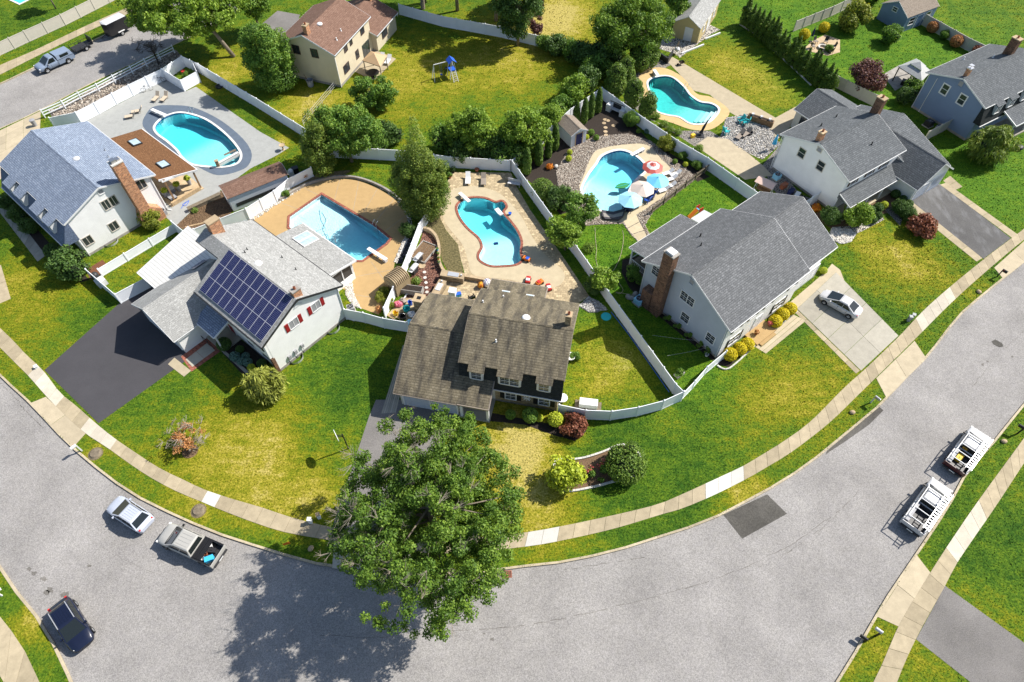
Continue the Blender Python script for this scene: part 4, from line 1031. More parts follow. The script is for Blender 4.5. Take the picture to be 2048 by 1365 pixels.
ch = MB().box(.05,1.05,7.25,8.5,2.4,9.1).raw([(.05,6.9,0),(1.15,6.9,0),(1.15,9.6,0),(.05,9.6,0),(.05,6.9,1.5),(1.15,6.9,1.5),(1.15,9.6,1.5),(.05,9.6,1.5),(.05,7.25,2.4),(1.05,7.25,2.4),(1.05,8.5,2.4),(.05,8.5,2.4)],
    [(0,1,5,4),(1,2,6,5),(2,3,7,6),(4,5,9,8),(5,6,10,9),(6,7,11,10)]).build('chimney','brick_orange',TA)
MB().box(.0,1.1,7.2,8.55,9.1,9.25).build('crown','stone_white',ch); MB().box(.25,.85,7.4,7.95,9.25,9.6).box(.25,.85,8.0,8.4,9.25,9.45).build('chimney_cap','metal',ch)
for p in ((-5.6,8.9,6.0),(-7.3,9.3,5.85)): vent_pipe(TA,p,'metal')
dome(TA,(-6.6,5.9,7.0),'lightgrey')
downspout(TA,.1,.15,5.2); downspout(TA,.1,10.4,5.1,(.5,.3))
for y in (2.9,7.9): MB().raw([(.06 + .6 * math.sin(PI * k / 8),y - .8 + 1.6 * k / 8 if False else y + .8 * math.cos(PI * k / 8),z) for z in (0,.25) for k in range(9)],[(k,k + 1,k + 10,k + 9) for k in range(8)]).build('window_well','alu',TA) if y < 5 else None
# roofed patio behind
PA = thing('patio_roof','rust brown shingled patio roof with two skylights joined to the white house','patio cover',S(177,513),R(-41))
slab_roof(PA,[(-12.4,11.3,3.75),(-.6,11.3,3.75),(.25,15.8,3.0),(-12.2,15.7,3.0)],'roof_rust',.18,edges=((1,2),(2,3)))
for x in (-9.6,-3.1):
    sk = MB().box(-.75,.75,-.6,.6,0,.14).build('skylight','metal_dark',PA); sk.location = (x,13.4,3.42); sk.rotation_euler = (-.165,0,0)
    MB().box(-.62,.62,-.48,.48,.135,.16).build('pane','glass_pale',sk)
for p in ((-.3,15.4),(-.35,11.8),(-6,15.4),(-11.9,15.3)): MB().box(p[0] - .09,p[0] + .09,p[1] - .09,p[1] + .09,0,3.05 if p[1] > 13 else 3.6).build('post','wood',PA)
MB().beam((-12,15.4,2.85),(0,15.4,2.85),.12,.24).beam((-.3,11.5,3.5),(-.3,15.6,2.86),.12,.2).build('beam','trim_white',PA)
MB().box(-12,.1,11,15.6,.02,.1).build('floor_slab','stone_tan',PA)
MB().box(-.2,.1,11.2,15.2,.1,.55).build('low_wall','wood_pale',PA)

# ---------------- house with the solar roof
TB = thing('house','white house with grey shingle roof covered in solar panels','house',S(694,636),R(-39.8))
YR,ZR = -4.65,7.7
gwall(TB,-10.6,0,-9.1,0,5.3,5.2,YR,ZR - .2,'siding_white'); gwall(TB,-14.2,-10.6,-5.6,0,6.9,5.2,YR,ZR - .2,'siding_white')
MB().box(-14.2,0.03,-9.12,.03,-.05,.35).build('foundation','stone_grey',TB)
MB().box(-.3,.06,-9.35,-9.0,0,2.4).build('brick_pier','brick_brown',TB)
MB().box(-10.5,-.02,-9.4,-9.1,2.55,5.15).build('front_overhang','siding_white',TB)
sl = (ZR - 5.2) / (YR + 9.75)
rb = MB().slab([(-14.6,.5,5.2),(.3,.5,5.2),(.3,YR,ZR),(-14.6,YR,ZR)],.16).slab([(-10.7,-9.75,5.2),(.3,-9.75,5.2),(.3,YR,ZR),(-10.7,YR,ZR)],.16).slab([(-14.6,-6.0,ZR - sl * (YR + 6.0)),(-10.69,-6.0,ZR - sl * (YR + 6.0)),(-10.69,YR,ZR),(-14.6,YR,ZR)],.16).build('roof','roof_grey',TB)
MB().beam((.31,.5,5.05),(.31,YR,ZR - .12),.05,.24).beam((.31,-9.75,5.05),(.31,YR,ZR - .12),.05,.24).beam((-14.6,.55,5.1),(.3,.55,5.1),.1,.12).beam((-10.7,-9.8,5.1),(.3,-9.8,5.1),.1,.12).beam((-14.61,.5,5.05),(-14.61,YR,ZR - .12),.05,.24).build('eave_trim','metal_dark',rb)
MB().beam((-14.6,-6.04,6.98),(-10.7,-6.04,6.98),.06,.12).build('eave_edge','black',rb)
# garage wing
gwall(TB,-13.9,-5.6,-16.2,-9.4,2.7,2.7,-12.9,4.75,'siding_white',axis='y',name='garage_wall')
groof(TB,-14.35,-5.62,(-16.8,2.7),(-12.9,5.0),(-9.1,2.75),'roof_grey',axis='y')
for x in (-14.6,-11.4): garage_door(TB,(x,-13.92,0),'-y',2.6,2.1,'siding_pale')
slab_roof(TB,[(-20.4,-11.5,2.6),(-16.5,-11.5,2.6),(-13.9,-4.3,4.35),(-20.2,-4.3,4.35)],'corrugated',.08,'carport_roof',edges=((0,3),(0,1)))
for p in ((-20.2,-11.2),(-20.0,-4.6)): MB().box(p[0] - .06,p[0] + .06,p[1] - .06,p[1] + .06,0,2.6 if p[1] < -8 else 4.2).build('post','trim_white',TB)
slab_roof(TB,[(-9.8,-11.5,2.8),(-6.3,-11.5,2.8),(-6.3,-9.3,3.55),(-9.8,-9.3,3.55)],'roof_blue',.12,'porch_roof',edges=((0,1),(1,2)))
MB().box(-6.55,-6.41,-11.35,-11.21,0,2.72).build('post','trim_white',TB); MB().box(-9.4,-6.4,-11.4,-9.1,0,.18).build('porch_floor','slab_grey',TB)
door(TB,(-7.6,-9.12,.2),'-y',1.0,2.1,'shutter_red')
for k in range(3): window(TB,(-6.6 + 2.6 * k,-9.41,3.95),'-y',.8,1.1,'trim_white','glass','h',1,'shutter_black')
for k in range(2): window(TB,(-4.2 + 2.5 * k,-9.11,1.5),'-y',1.1,1.2,'trim_white','glass','h',1,None)
for y in (-2.9,-5.74): window(TB,(0,y,4.78),'+x',1.0,1.05,'trim_white','grey','v',1,'shutter_red',sw=.42)
MB().raw([(.01,YR - .55,6.5),(.01,YR + .55,6.5),(.01,YR,7.05),(.07,YR - .55,6.5),(.07,YR + .55,6.5),(.07,YR,7.05)],[(3,4,5),(0,1,4,3),(1,2,5,4),(2,0,3,5)]).build('gable_vent','trim_white',TB)
for k,y in enumerate((-7.6,-6.8,-5.9)): MB().box(.02,.2,y - .16,y + .16,.7 + .15 * k,1.25 + .1 * k).cyl((.1,y,.1),.03,.7,6).build('meter_box','grey',TB)
for y in (-2.0,-7.0): MB().raw([(.04 + .65 * math.sin(PI * k / 8),y + .75 * math.cos(PI * k / 8),z) for z in (0,.3) for k in range(9)],[(k,k + 1,k + 10,k + 9) for k in range(8)]).build('window_well','alu',TB)
for p in ((-4.1,-1.6,6.2),(-6.6,-1.4,6.12),(-9.3,-3.4,7.1),(-8.9,-3.9,7.35)): vent_pipe(TB,p)
dome(TB,(-6.6,-4.0,7.38),'acrylic')
chimney(TB,-13.6,-3.9,.75,1.3,6.6,8.9,'brick_orange','stone_tan',0); chimney(TB,-.25,-4.2,.55,.9,7.0,8.3,'brick_orange','stone_grey',1)
downspout(TB,.06,-.1,5.1,(.9,.3),'vinyl_grey')
# sunroom
sr = slab_roof(TB,[(-12.3,4.95,2.85),(-3.2,4.95,2.85),(-3.2,.05,3.75),(-12.3,.05,3.75)],'roof_grey',.16,'sunroom_roof',edges=((0,1),(1,2)))
for k in range(2):
    a = MB().box(-.5,.5,-1.05,1.05,0,.1).build('skylight','trim_white',TB); a.location = (-10.2 + k * 1.08,3.35,3.17); a.rotation_euler = (-.182,0,0)
    MB().box(-.42,.42,-.95,.95,.09,.115).build('pane','glass_pale',a)
MB().box(-12.0,-3.5,.05,4.5,0,.95).box(-12,-3.5,.05,4.5,2.6,2.75).build('sunroom_wall','siding_white',TB)
for x in np.linspace(-11.9,-3.6,8): MB().box(x - .06,x + .06,4.4,4.52,.95,2.6).build('mullion','trim_white',TB)
for y in (.2,1.6,3.0,4.3): MB().box(-3.62,-3.5,y - .06,y + .06,.95,2.7).build('mullion','trim_white',TB)
MB().box(-11.9,-3.6,4.42,4.44,.95,2.6).box(-3.58,-3.56,.1,4.4,.95,2.6).build('sunroom_pane','screen',TB)
# solar modules, each a part
th = math.atan(sl); up_ = Vector((0,math.cos(th),math.sin(th)))
def module(T,x,y0_,z0_,w,l,ang,parent=None):
    o = cached(('sol',w,l),lambda: MB().box(-w / 2,w / 2,-l / 2,l / 2,0,.045),'solar_panel','solar_frame',T)
    o.location = (x,y0_,z0_); o.rotation_euler = (ang,0,0)
    cached(('solg',w,l),lambda: MB().box(-w / 2 + .025,w / 2 - .025,-l / 2 + .025,l / 2 - .025,.04,.05),'glass','solar',o)
LM,WM = 1.66,.985
for r_ in range(3):
    for c in range(10):
        s = .18 + LM / 2 + r_ * (LM + .02)
        yy = YR - s * math.cos(th); zz = ZR - s * math.sin(th) + .1
        x_ = .0 - WM / 2 - c * (WM + .02)
        module(TB,x_ - .05,yy,zz,WM,LM,th)
module(TB,-14.6,-6.9,4.12,1.0,1.66,0)
TB_P = kids(TB)[-1]; TB_P.rotation_euler = (0,-math.atan(2.3 / 3.9),0)

# ---------------- brown roofed house in the middle
TC = thing('house','house with weathered brown roof and dark shingled dormer front behind the big tree','house',S(1108,822),R(-11.8))
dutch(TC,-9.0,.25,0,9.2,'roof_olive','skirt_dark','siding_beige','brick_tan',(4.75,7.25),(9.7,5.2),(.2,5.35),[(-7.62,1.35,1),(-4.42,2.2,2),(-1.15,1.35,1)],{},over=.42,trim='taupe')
MB().box(-5.9,.27,-.02,.3,0,2.72).build('brick_front','brick_tan',TC)
for x in (-4.35,-1.05): window(TC,(x,-.02,1.4),'-y',1.0,1.15,'trim_white','glass','h',1,'shutter_black',1,sw=.45)
st = MB()
for k in range(8):
    a = k * PI / 4; st.beam((-2.75,-.06,1.5),(-2.75 + .42 * math.cos(a),-.06,1.5 + .42 * math.sin(a)),.07,.05)
st.build('wall_star','trim_white',TC)
# garage wing and porch
gwall(TC,-14.85,-9.0,-2.3,9.5,2.65,2.65,3.8,5.1,'siding_beige',name='garage_wall')
groof(TC,-15.25,-8.95,(-2.75,2.7),(3.8,5.3),(9.95,2.7),'roof_olive',trim='taupe')
slab_roof(TC,[(-8.96,-2.75,2.7),(-5.9,-2.75,2.7),(-5.9,.1,3.83),(-8.96,.1,3.83)],'roof_olive',.16,'porch_roof',edges=((0,1),(1,2)),trim='taupe')
for x in (-8.7,-6.1): MB().box(x - .12,x + .12,-2.5,-2.26,0,2.62).build('post','trim_white',TC)
garage_door(TC,(-13.2,-2.32,0),'-y',2.6,2.1,'siding_grey'); garage_door(TC,(-10.4,-2.32,0),'-y',2.4,2.1,'siding_grey')
door(TC,(-7.4,-.02,.15),'-y',1.0,2.1,'shutter_brown'); MB().box(-9,-5.9,-2.6,0,0,.16).build('porch_floor','slab_grey',TC)
# rear addition
slab_roof(TC,[(-9.2,13.1,2.9),(-3.05,13.1,2.9),(-3.05,9.3,3.9),(-9.2,9.3,3.9)],'roof_olive',.15,'addition_roof',edges=((0,1),(1,2),(0,3)),trim='taupe')
MB().box(-8.9,-3.3,9.2,12.8,0,2.75).build('addition_wall','siding_beige',TC)
for x in (-7.2,-4.6):
    a = MB().box(-.42,.42,-.5,.5,0,.12).build('skylight','trim_white',TC); a.location = (x,10.75,3.5); a.rotation_euler = (-.257,0,0); MB().box(-.34,.34,-.42,.42,.11,.135).build('pane','glass_pale',a)
chimney(TC,.02,5.6,.55,.6,6.4,8.3,'brick_tan','stone_tan',1)
dome(TC,(-4.0,5.45,6.95),'acrylic')
for p in ((-8.6,7.0,6.3),(-6.9,8.6,5.6),(-6.3,2.6,6.35)): vent_pipe(TC,p,'acrylic',.07)
for y,z in ((1.3,.5),(6.4,.5)): MB().cyl((0,0,0),.5,.12,14).build('wall_vent','trim_white',TC).location = (.62,y,z)
# ---------------- grey house to the right
TD = thing('house','pale grey house with charcoal roof and brown brick chimney beside the white sedan','house',S(1430,718),R(39))
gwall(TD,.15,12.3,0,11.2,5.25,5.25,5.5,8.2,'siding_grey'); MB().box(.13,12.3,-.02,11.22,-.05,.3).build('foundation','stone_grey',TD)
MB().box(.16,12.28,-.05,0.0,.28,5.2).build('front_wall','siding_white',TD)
groof(TD,-.15,12.5,(-.45,5.25),(5.5,8.4),(11.6,5.25),'roof_char')
gwall(TD,12.3,17.2,.5,9.9,2.8,5.6,5.5,8.0,'siding_white',name='garage_wall')
sD = (8.4 - 3.0) / (5.5 + .2)
groof(TD,12.52,17.5,(-.2,5.39),(5.5,8.38),(10.3,5.86),'roof_char',cap=True)
garage_door(TD,(14.9,.48,0),'-y',4.6,2.2,'trim_white')
groof(TD,2.2,10.7,(11.2,3.45),(11.25,3.46),(15.3,2.75),'roof_char',cap=False,name='porch_roof')
for x in (2.5,5.3,8.1,10.5): MB().box(x - .08,x + .08,14.9,15.06,0,2.7).build('post','trim_white',TD)
rl = MB().beam((2.5,15,1.0),(10.5,15,1.0),.07).beam((2.5,11.3,1.0),(2.5,15,1.0),.07).beam((2.5,11.3,.2),(2.5,15,.2),.06)
rl.build('railing','trim_white',TD)
for y in np.linspace(11.5,14.8,14): MB().box(2.47,2.53,y - .025,y + .025,.2,1.0).build('baluster','trim_white',TD)
MB().box(2.3,10.6,11.2,15.1,0,.2).build('porch_floor','wood_grey',TD); MB().slab([(10.9,11.6,3.3),(13.2,11.6,3.3),(13.2,14.0,2.9),(10.9,14.0,2.9)],.06).build('awning','lightgrey',TD)
o_ = chimney(TD,-.35,8.2,.9,1.25,0,9.3,'brick_brown','stone_grey',0); MB().box(-.85,.1,8.9,10.2,0,2.6).build('shoulder','brick_brown',o_); MB().box(-.72,.02,7.75,8.65,9.42,9.62).build('chimney_cap','trim_white',o_)
window(TD,(.15,9.75,5.0),'-x',1.0,1.2,'trim_white','glass','h',1,None,1); window(TD,(.15,5.3,4.7),'-x',1.7,1.15,'trim_white','glass','h',2,None,1)
window(TD,(.15,4.85,2.0),'-x',1.0,1.2,'trim_white','glass','h',1,None,1); window(TD,(.15,1.4,2.0),'-x',1.0,1.2,'trim_white','glass','h',1,None,1)
window(TD,(.14,5.4,7.2),'-x',.5,.6,'siding_grey','grey',None)
for x in (1.9,4.4,6.9,10.9): window(TD,(x,-.05,4.1),'-y',.95,1.2,'trim_white','glass','h',1,'shutter_black',sw=.34)
for x in (2.3,9.6): window(TD,(x,-.05,1.55),'-y',1.6,1.3,'trim_white','glass','h',2,'shutter_black',sw=.34)
door(TD,(6.0,-.05,.3),'-y',1.0,2.1,'trim_white'); MB().box(4.6,7.8,-1.7,-.05,0,.3).build('stoop','deck_ochre',TD); MB().box(5.0,7.4,-2.05,-1.7,0,.16).build('step','deck_ochre',TD)
for p in ((4.8,8.3,6.95),(6.4,9.6,6.3)): vent_pipe(TD,p,'black',.07,.5)
downspout(TD,.1,11.1,5.2); downspout(TD,.1,.1,5.2)

# ---------------- white house with slate roof and garage gable
TE = thing('house','white stucco house with slate grey roof and two door garage gable','house',S(1546,343),R(34))
gwall(TE,.3,10.2,-9.3,.45,5.2,5.2,-4.5,7.0,'siding_white'); MB().box(.28,10.2,-9.32,.47,-.05,.3).build('foundation','stone_grey',TE)
groof(TE,-.05,10.4,(-9.75,5.2),(-4.5,7.2),(.95,5.2),'roof_slate')
MB().slab([(-.1,-9.32,3.2),(9.6,-9.32,3.2),(9.6,-11.3,2.45),(-.1,-11.3,2.45)],.14).raw([(-.1,-9.32,2.4),(-.1,-11.25,2.4),(-.1,-9.32,3.1)],[(0,1,2)]).build('porch_roof','roof_slate',TE)
MB().beam((-.1,-11.35,2.38),(9.6,-11.35,2.38),.07,.1).beam((-.12,-9.4,3.1),(-.12,-11.35,2.34),.04,.14).build('eave_trim','trim_white',TE)
for x in (4.1,6.9,.1): MB().box(x - .09,x + .09,-11.05,-10.87,0,2.4).build('post','trim_white',TE)
MB().box(0,9.4,-11.2,-9.3,0,.2).build('porch_floor','slab_cream',TE)
for x in (1.9,4.95,7.6): window(TE,(x,-9.3,4.2),'-y',.95,1.2,'trim_white','glass','h',1,'shutter_brown',sw=.34)
for y in (-2.55,-5.5): window(TE,(.3,y,4.45),'-x',.9,1.2,'siding_beige','glass','h')
window(TE,(.3,-4.5,6.2),'-x',.6,.45,'siding_beige','grey',None); door(TE,(5.5,-9.32,.2),'-y',1.0,2.1,'trim_white')
for x in (2.5,8.2): window(TE,(x,-9.32,1.5),'-y',1.3,1.2)
# right block, garage gable, rear wing
gwall(TE,10.2,15.7,-13.0,.4,2.7,3.4,-5.1,5.0,'siding_beige',name='wing_wall')
groof(TE,10.3,16.05,(-13.4,2.75),(-5.1,5.35),(.6,3.4),'roof_slate')
gwall(TE,-13.6,-8.5,9.3,15.6,2.65,2.65,12.3,4.85,'siding_white',axis='y',name='garage_wall')
groof(TE,-14.0,-6.2,(8.8,2.7),(12.3,5.1),(15.9,2.7),'roof_slate',axis='y')
for x in (10.95,14.0): garage_door(TE,(x,-13.62,0),'-y',2.5,2.1,'siding_grey')
groof(TE,-1.0,5.5,(8.7,2.8),(12.4,4.5),(16.4,2.8),'roof_slate',axis='y',name='rear_roof'); gwall(TE,0,5.2,9.0,16.0,2.7,2.7,12.4,4.3,'siding_beige',axis='y',name='rear_wall')
for y in (.4,2.6): MB().box(8.9,8.98,y,y + 1.6,.3,2.3).build('patio_door','glass',TE)
chimney(TE,10.6,-4.0,.8,1.0,4.5,9.0,'brick_brown','stone_tan',1); chimney(TE,.75,-3.7,.7,.6,6.4,8.0,'brick_orange','stone_tan',1)
for p in ((4.2,-1.4,6.1),(7.3,-1.2,6.0),(6.3,-7.3,6.15)): vent_pipe(TE,p,'black',.07,.5)
downspout(TE,.25,.5,5.1); downspout(TE,.1,.62,5.1)

# ---------------- blue house top right
TF = thing('house','blue sided house with grey roof and dark dormer front at right edge','house',S(1824,225),R(31))
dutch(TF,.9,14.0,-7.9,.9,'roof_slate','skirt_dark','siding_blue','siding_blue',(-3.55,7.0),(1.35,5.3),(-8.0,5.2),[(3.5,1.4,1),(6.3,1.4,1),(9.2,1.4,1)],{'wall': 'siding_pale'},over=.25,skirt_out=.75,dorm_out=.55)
for y in (-2.03,-4.72): window(TF,(.9,y,4.45),'-x',.85,1.25,'trim_white','glass','h',1,None,0,fw_=.16)
window(TF,(.9,-3.5,6.1),'-x',.6,.7,'siding_blue','grey',None)
slab_roof(TF,[(5.2,-11.0,2.6),(14,-11.0,2.6),(14,-8.6,3.5),(5.2,-8.6,3.5)],'roof_slate',.12,'porch_roof',edges=((0,1),(0,3)))
for x in (5.5,9.5): MB().box(x - .08,x + .08,-10.7,-10.54,0,2.55).build('post','trim_white',TF)
MB().box(5.2,14,-10.9,-7.9,0,.2).build('porch_floor','slab_grey',TF)
chimney(TF,11.4,-2.6,.8,1.1,5,8.8,'brick_brown','stone_tan',1); chimney(TF,1.6,-3.2,.5,.5,6.4,7.9,'brick_orange','metal',0,cap='metal')
dome(TF,(4.2,-2.2,6.6),'grey')
for p in ((6.9,.4,5.75),(9.2,-2.0,6.5)): vent_pipe(TF,p,'acrylic',.07)
downspout(TF,.85,.8,5.2); downspout(TF,.85,-.4,5.2)

# ---------------- tan house at the top
TT = thing('house','tan sided house with brown shingle roof at the top of the picture','house',S(682,176),R(70.4))
gwall(TT,.1,10.6,0,8.7,5.25,5.25,4.4,7.15,'siding_tan'); MB().box(.08,10.6,-.02,8.72,-.05,.35).build('foundation','stone_grey',TT)
groof(TT,-.2,10.9,(-.3,5.25),(4.4,7.35),(9.3,5.25),'roof_brown',trim='vinyl_grey')
gwall(TT,10.6,17.2,-.85,7.5,2.7,2.7,3.4,4.3,'siding_tan',name='wing_wall'); groof(TT,10.2,17.6,(-1.25,2.75),(3.4,4.6),(8.0,2.75),'roof_brown',trim='vinyl_grey',name='wing_roof')
for x,z,w,h in ((2.45,1.75,1.5,1.1),(5.9,1.95,.8,1.1),(3.25,4.5,.85,1.15),(4.9,4.55,.6,1.0),(8.4,4.5,1.0,1.3)): window(TT,(x,0,z),'-y',w,h,'shutter_brown','glass','v')
for x in (8.0,9.1): MB().box(x - .5,x + .5,-.05,.02,.25,2.35).build('patio_door','glass',TT)
window(TT,(13.2,-.85,1.75),'-y',1.6,1.4,'shutter_brown','glass','v')
for y in (6.1,3.16): window(TT,(.1,y,4.7),'-x',1.0,1.15,'shutter_brown','glass','v')
chimney(TT,.75,4.0,.8,.6,6.3,8.3,'brick_orange','stone_tan',1); dome(TT,(3.6,3.7,7.05),'acrylic'); chimney(TT,16.8,3.0,.7,.7,3.5,6.2,'brick_orange','stone_tan',1)
for p in ((4.8,1.2,5.95),(2.7,.8,5.8)): vent_pipe(TT,p,'acrylic',.07)
downspout(TT,.08,-.05,5.1)
sd_ = MB().ball((0,0,0),(.35,.08,.35),12,8).build('satellite_dish','lightgrey',TT,smooth=True); sd_.location = (17.5,-1.2,2.4); sd_.rotation_euler = (.3,0,.4)

# ---------------- sheds
def shed(name,label,px,py,ang,w,d,h,hr,wall,roof,axis='x',ov=.15,extras=None,trim='trim_white'):
    T = thing(name,label,'shed',S(px,py),R(ang))
    if axis == 'x':
        gwall(T,0,w,0,d,h,h,d / 2,hr - .08,wall); groof(T,-ov,w + ov,(-ov,h),(d / 2,hr),(d + ov,h),roof,.07,trim=trim,gut=False)
    else:
        gwall(T,0,d,0,w,h,h,w / 2,hr - .08,wall,axis='y'); groof(T,-ov,d + ov,(-ov,h),(w / 2,hr),(w + ov,h),roof,.07,axis='y',trim=trim,gut=False)
    if extras: extras(T)
    return T

# ================================================================ FENCES: every panel and post is a part
def fence(label,pts,h=1.8,panel=2.4,m='vinyl',style='solid',name='fence',group=None,post_m=None,world_pts=None,post_every=1,base=0.03):
    W = world_pts or [S(x,y) for x,y in pts]
    T = thing(name,label,'fence',W[0],0.0,group)
    post_m = post_m or m
    first = True
    for a,b in zip(W,W[1:]):
        a,b = Vector((a[0],a[1],0)),Vector((b[0],b[1],0))
        n = max(1,round((b - a).length / panel)); L = (b - a).length / n; d = (b - a).normalized(); rz = math.atan2(d.y,d.x)
        for i in range(n):
            p0 = a + d * L * i - W[0].copy().xyz * 0 - Vector((W[0][0],W[0][1],0))
            if style == 'solid':
                fn = lambda: MB().box(.06,L - .06,-.016,.016,base + .1,h - .06).box(.06,L - .06,-.03,.03,h - .14,h - .03).box(.06,L - .06,-.03,.03,base,base + .13)
                o = cached(('pan',round(L,2),h,m),fn,'panel',m,T)
                o.location = p0; o.rotation_euler = (0,0,rz)
            elif style == 'rail':
                for z in (.45,.85,1.2):
                    o = cached(('rl',round(L,2),m),lambda: MB().box(.05,L - .05,-.025,.025,-.07,.07),'rail',m,T); o.location = p0 + Vector((0,0,z)); o.rotation_euler = (0,0,rz)
            elif style == 'wire':
                for z in (.35,.7,h - .05):
                    o = cached(('wr',round(L,2),m),lambda: MB().box(.03,L - .03,-.012,.012,-.012,.012),'rail',m,T); o.location = p0 + Vector((0,0,z)); o.rotation_euler = (0,0,rz)
            elif style == 'picket':
                for z in (.25,h - .2):
                    o = cached(('pkr',round(L,2),m),lambda: MB().box(.05,L - .05,-.03,.03,-.045,.045),'rail',m,T); o.location = p0 + Vector((0,0,z)); o.rotation_euler = (0,0,rz)
                k = max(3,int(L / .2))
                for j in range(k):
                    o = cached(('pk',h,m),lambda: MB().box(-.04,.04,.03,.05,.06,h),'picket',m,T); o.location = p0 + d * (L * (j + .5) / k); o.rotation_euler = (0,0,rz)
            if first or i > 0 or True:
                q = cached(('post',h,post_m,style),lambda: MB().cyl((0,0,0),.03,h,6) if style == 'wire' else MB().box(-.065,.065,-.065,.065,0,h + .04).raw([(-.08,-.08,h + .04),(.08,-.08,h + .04),(.08,.08,h + .04),(-.08,.08,h + .04),(0,0,h + .12)],[(0,1,2,3)[::-1],(0,1,4),(1,2,4),(2,3,4),(3,0,4)]),'post',post_m,T)
                q.location = p0; q.rotation_euler = (0,0,rz); first = False
        if b is not None:
            pass
    e = W[-1]; q = cached(('post',h,post_m,style),lambda: MB(),'post',post_m,T); q.location = Vector((e[0] - W[0][0],e[1] - W[0][1],0)); q.rotation_euler = (0,0,rz)
    return T
fence('white vinyl fence along the stones behind the kidney pool',[(112,258),(164,247),(200,228),(235,209),(268,192),(333,160),(372,134)])
fence('long white vinyl fence between the kidney pool yard and the tan house',[(372,134),(405,150),(520,219),(619,281)])
fence('small white vinyl enclosure in the far corner of the kidney pool yard',[(333,160),(370,183),(402,165),(394,146)],panel=2.2)
fence('low white vinyl fence beside the white house with the orange chimney',[(206,553),(354,464)],h=1.25,panel=2.9)
fence('white vinyl fence joining the low fence to the solar roofed house',[(354,464),(388,492)])
fence('white vinyl wall fence at the head of the dark driveway',[(184,556),(243,607)],h=1.5)
fence('white vinyl gate under the carport roof edge',[(243,607),(306,573)],name='gate',h=1.6,panel=2.9)
fence('white vinyl fence between the brown shed and the ochre pool deck',[(398,480),(500,439),(555,404),(583,380),(628,357)],panel=2.7)
fence('white vinyl fence along the back of the two middle pool yards',[(640,314),(715,318),(804,323),(903,336),(1020,343)])
fence('white vinyl fence between the ochre pool deck and the red gravel yard',[(858,442),(841,470),(826,510),(808,556),(772,636)])
fence('white vinyl front fence with gate between the solar house and brown roofed house',[(694,639),(731,646),(770,657),(818,665)],panel=2.0)
fence('long white vinyl fence running down from the curved pool to the front corner',[(1024,343),(1100,450),(1151,514),(1213,603),(1256,663),(1345,787),(1360,802)])
fence('curved white vinyl fence closing the side yard of the brown roofed house',[(1116,828),(1169,839),(1220,841),(1272,833),(1322,820),(1361,802)],panel=2.6)
fence('white vinyl fence slanting up to the grey house front corner',[(1361,802),(1384,778),(1408,750),(1446,718)],h=1.5)
fence('white vinyl fence between the umbrella pool and the teal pool',[(1202,198),(1285,259),(1350,303),(1410,338),(1500,402),(1562,449)])
fence('short white vinyl fence between the grey house and white stucco house',[(1592,430),(1640,398)],h=1.6)
fence('white vinyl fence behind the row of columnar evergreens',[(1024,343),(1090,285),(1140,240),(1200,198)])
fence('white vinyl fence along the far side of the big dry lawn',[(800,30),(885,54),(1000,75),(1070,92),(1215,118)],panel=2.5)
fence('beige vinyl fence across the back street',[(-60,140),(0,112),(60,84),(132,51),(220,6),(290,-28)],m='vinyl_beige',panel=2.5)
fence('beige vinyl fence behind the yellow green tree by the blue shed',[(1586,64),(1660,34),(1740,-4)],m='vinyl_beige')
fence('grey beige vinyl fence right of the blue shed with round shrubs',[(1842,50),(1930,100),(1995,130)],m='vinyl_beige',panel=2.6)
fence('beige vinyl fence beside the plum coloured tree',[(1655,168),(1752,216)],m='vinyl_beige',panel=2.6)
fence('pale gate panels between the white stucco house and the blue house',[(1846,284),(1897,257)],m='vinyl_beige',h=1.7,name='gate')
fence('white three rail fence beside the tan stones and the back street',[(91,236),(132,218),(164,201),(200,184),(232,167),(267,149),(295,134),(322,121),(350,107)],style='rail',h=1.3,panel=9)
fence('weathered wooden picket fence below the umbrella pool',[(1303,428),(1350,392),(1390,360),(1426,334)],m='wood_grey',style='picket',h=1.1,panel=2.2)
fence('wire fence with thin rails running down from the tan house',[(679,168),(645,208),(608,252)],m='lightgrey',style='wire',h=1.1,panel=2.8)

# ---- sheds
def e_brown(T):
    door(T,(0,0,0),'-x',.01,.01) if False else None
    MB().box(.6,5.8,-.03,.0,.5,1.0).build('window_strip','metal_dark',T)
shed('garden_shed','long shed with brown shingle roof behind the white fence',468,424,35,7.6,2.7,2.2,2.95,'siding_pale','roof_brown',extras=e_brown)
def e_white(T): door(T,(1.25,0,.05),'-y',1.0,1.8,'navy','wood_pale')
shed('garden_shed','small white shed with grey brown roof among the columnar evergreens',1141,296,30,2.4,3.3,2.0,2.7,'siding_pale','roof_taupe',axis='y',extras=e_white)
def e_cream(T):
    door(T,(2.6,0,.05),'-y',1.1,2.0,'trim_white'); 
    for y in (2.4,7.4): window(T,(4.3,y,1.4),'+x',.9,.9,'trim_white','glass','h',1,None,1)
    door(T,(4.3,4.9,.05),'+x',1.6,1.9,'trim_white')
shed('garden_shed','cream gable shed with grey roof and white door at the top',1342,74,-28,4.3,9.5,2.5,3.9,'siding_cream','roof_grey',axis='y',extras=e_cream)
def e_blue(T):
    for x in (1.5,5.2): window(T,(x,0,1.5),'-y',1.2,1.1,'trim_white','glass','h')
    door(T,(3.4,0,.05),'-y',1.4,2.0,'siding_slate')
    window(T,(0,2.6,2.6),'-x',.8,.6)
shed('garden_shed','blue shed with beige roof and white trim at the top right',1801,66,30,7.0,5.0,2.5,4.0,'siding_blue','roof_taupe',extras=e_blue)
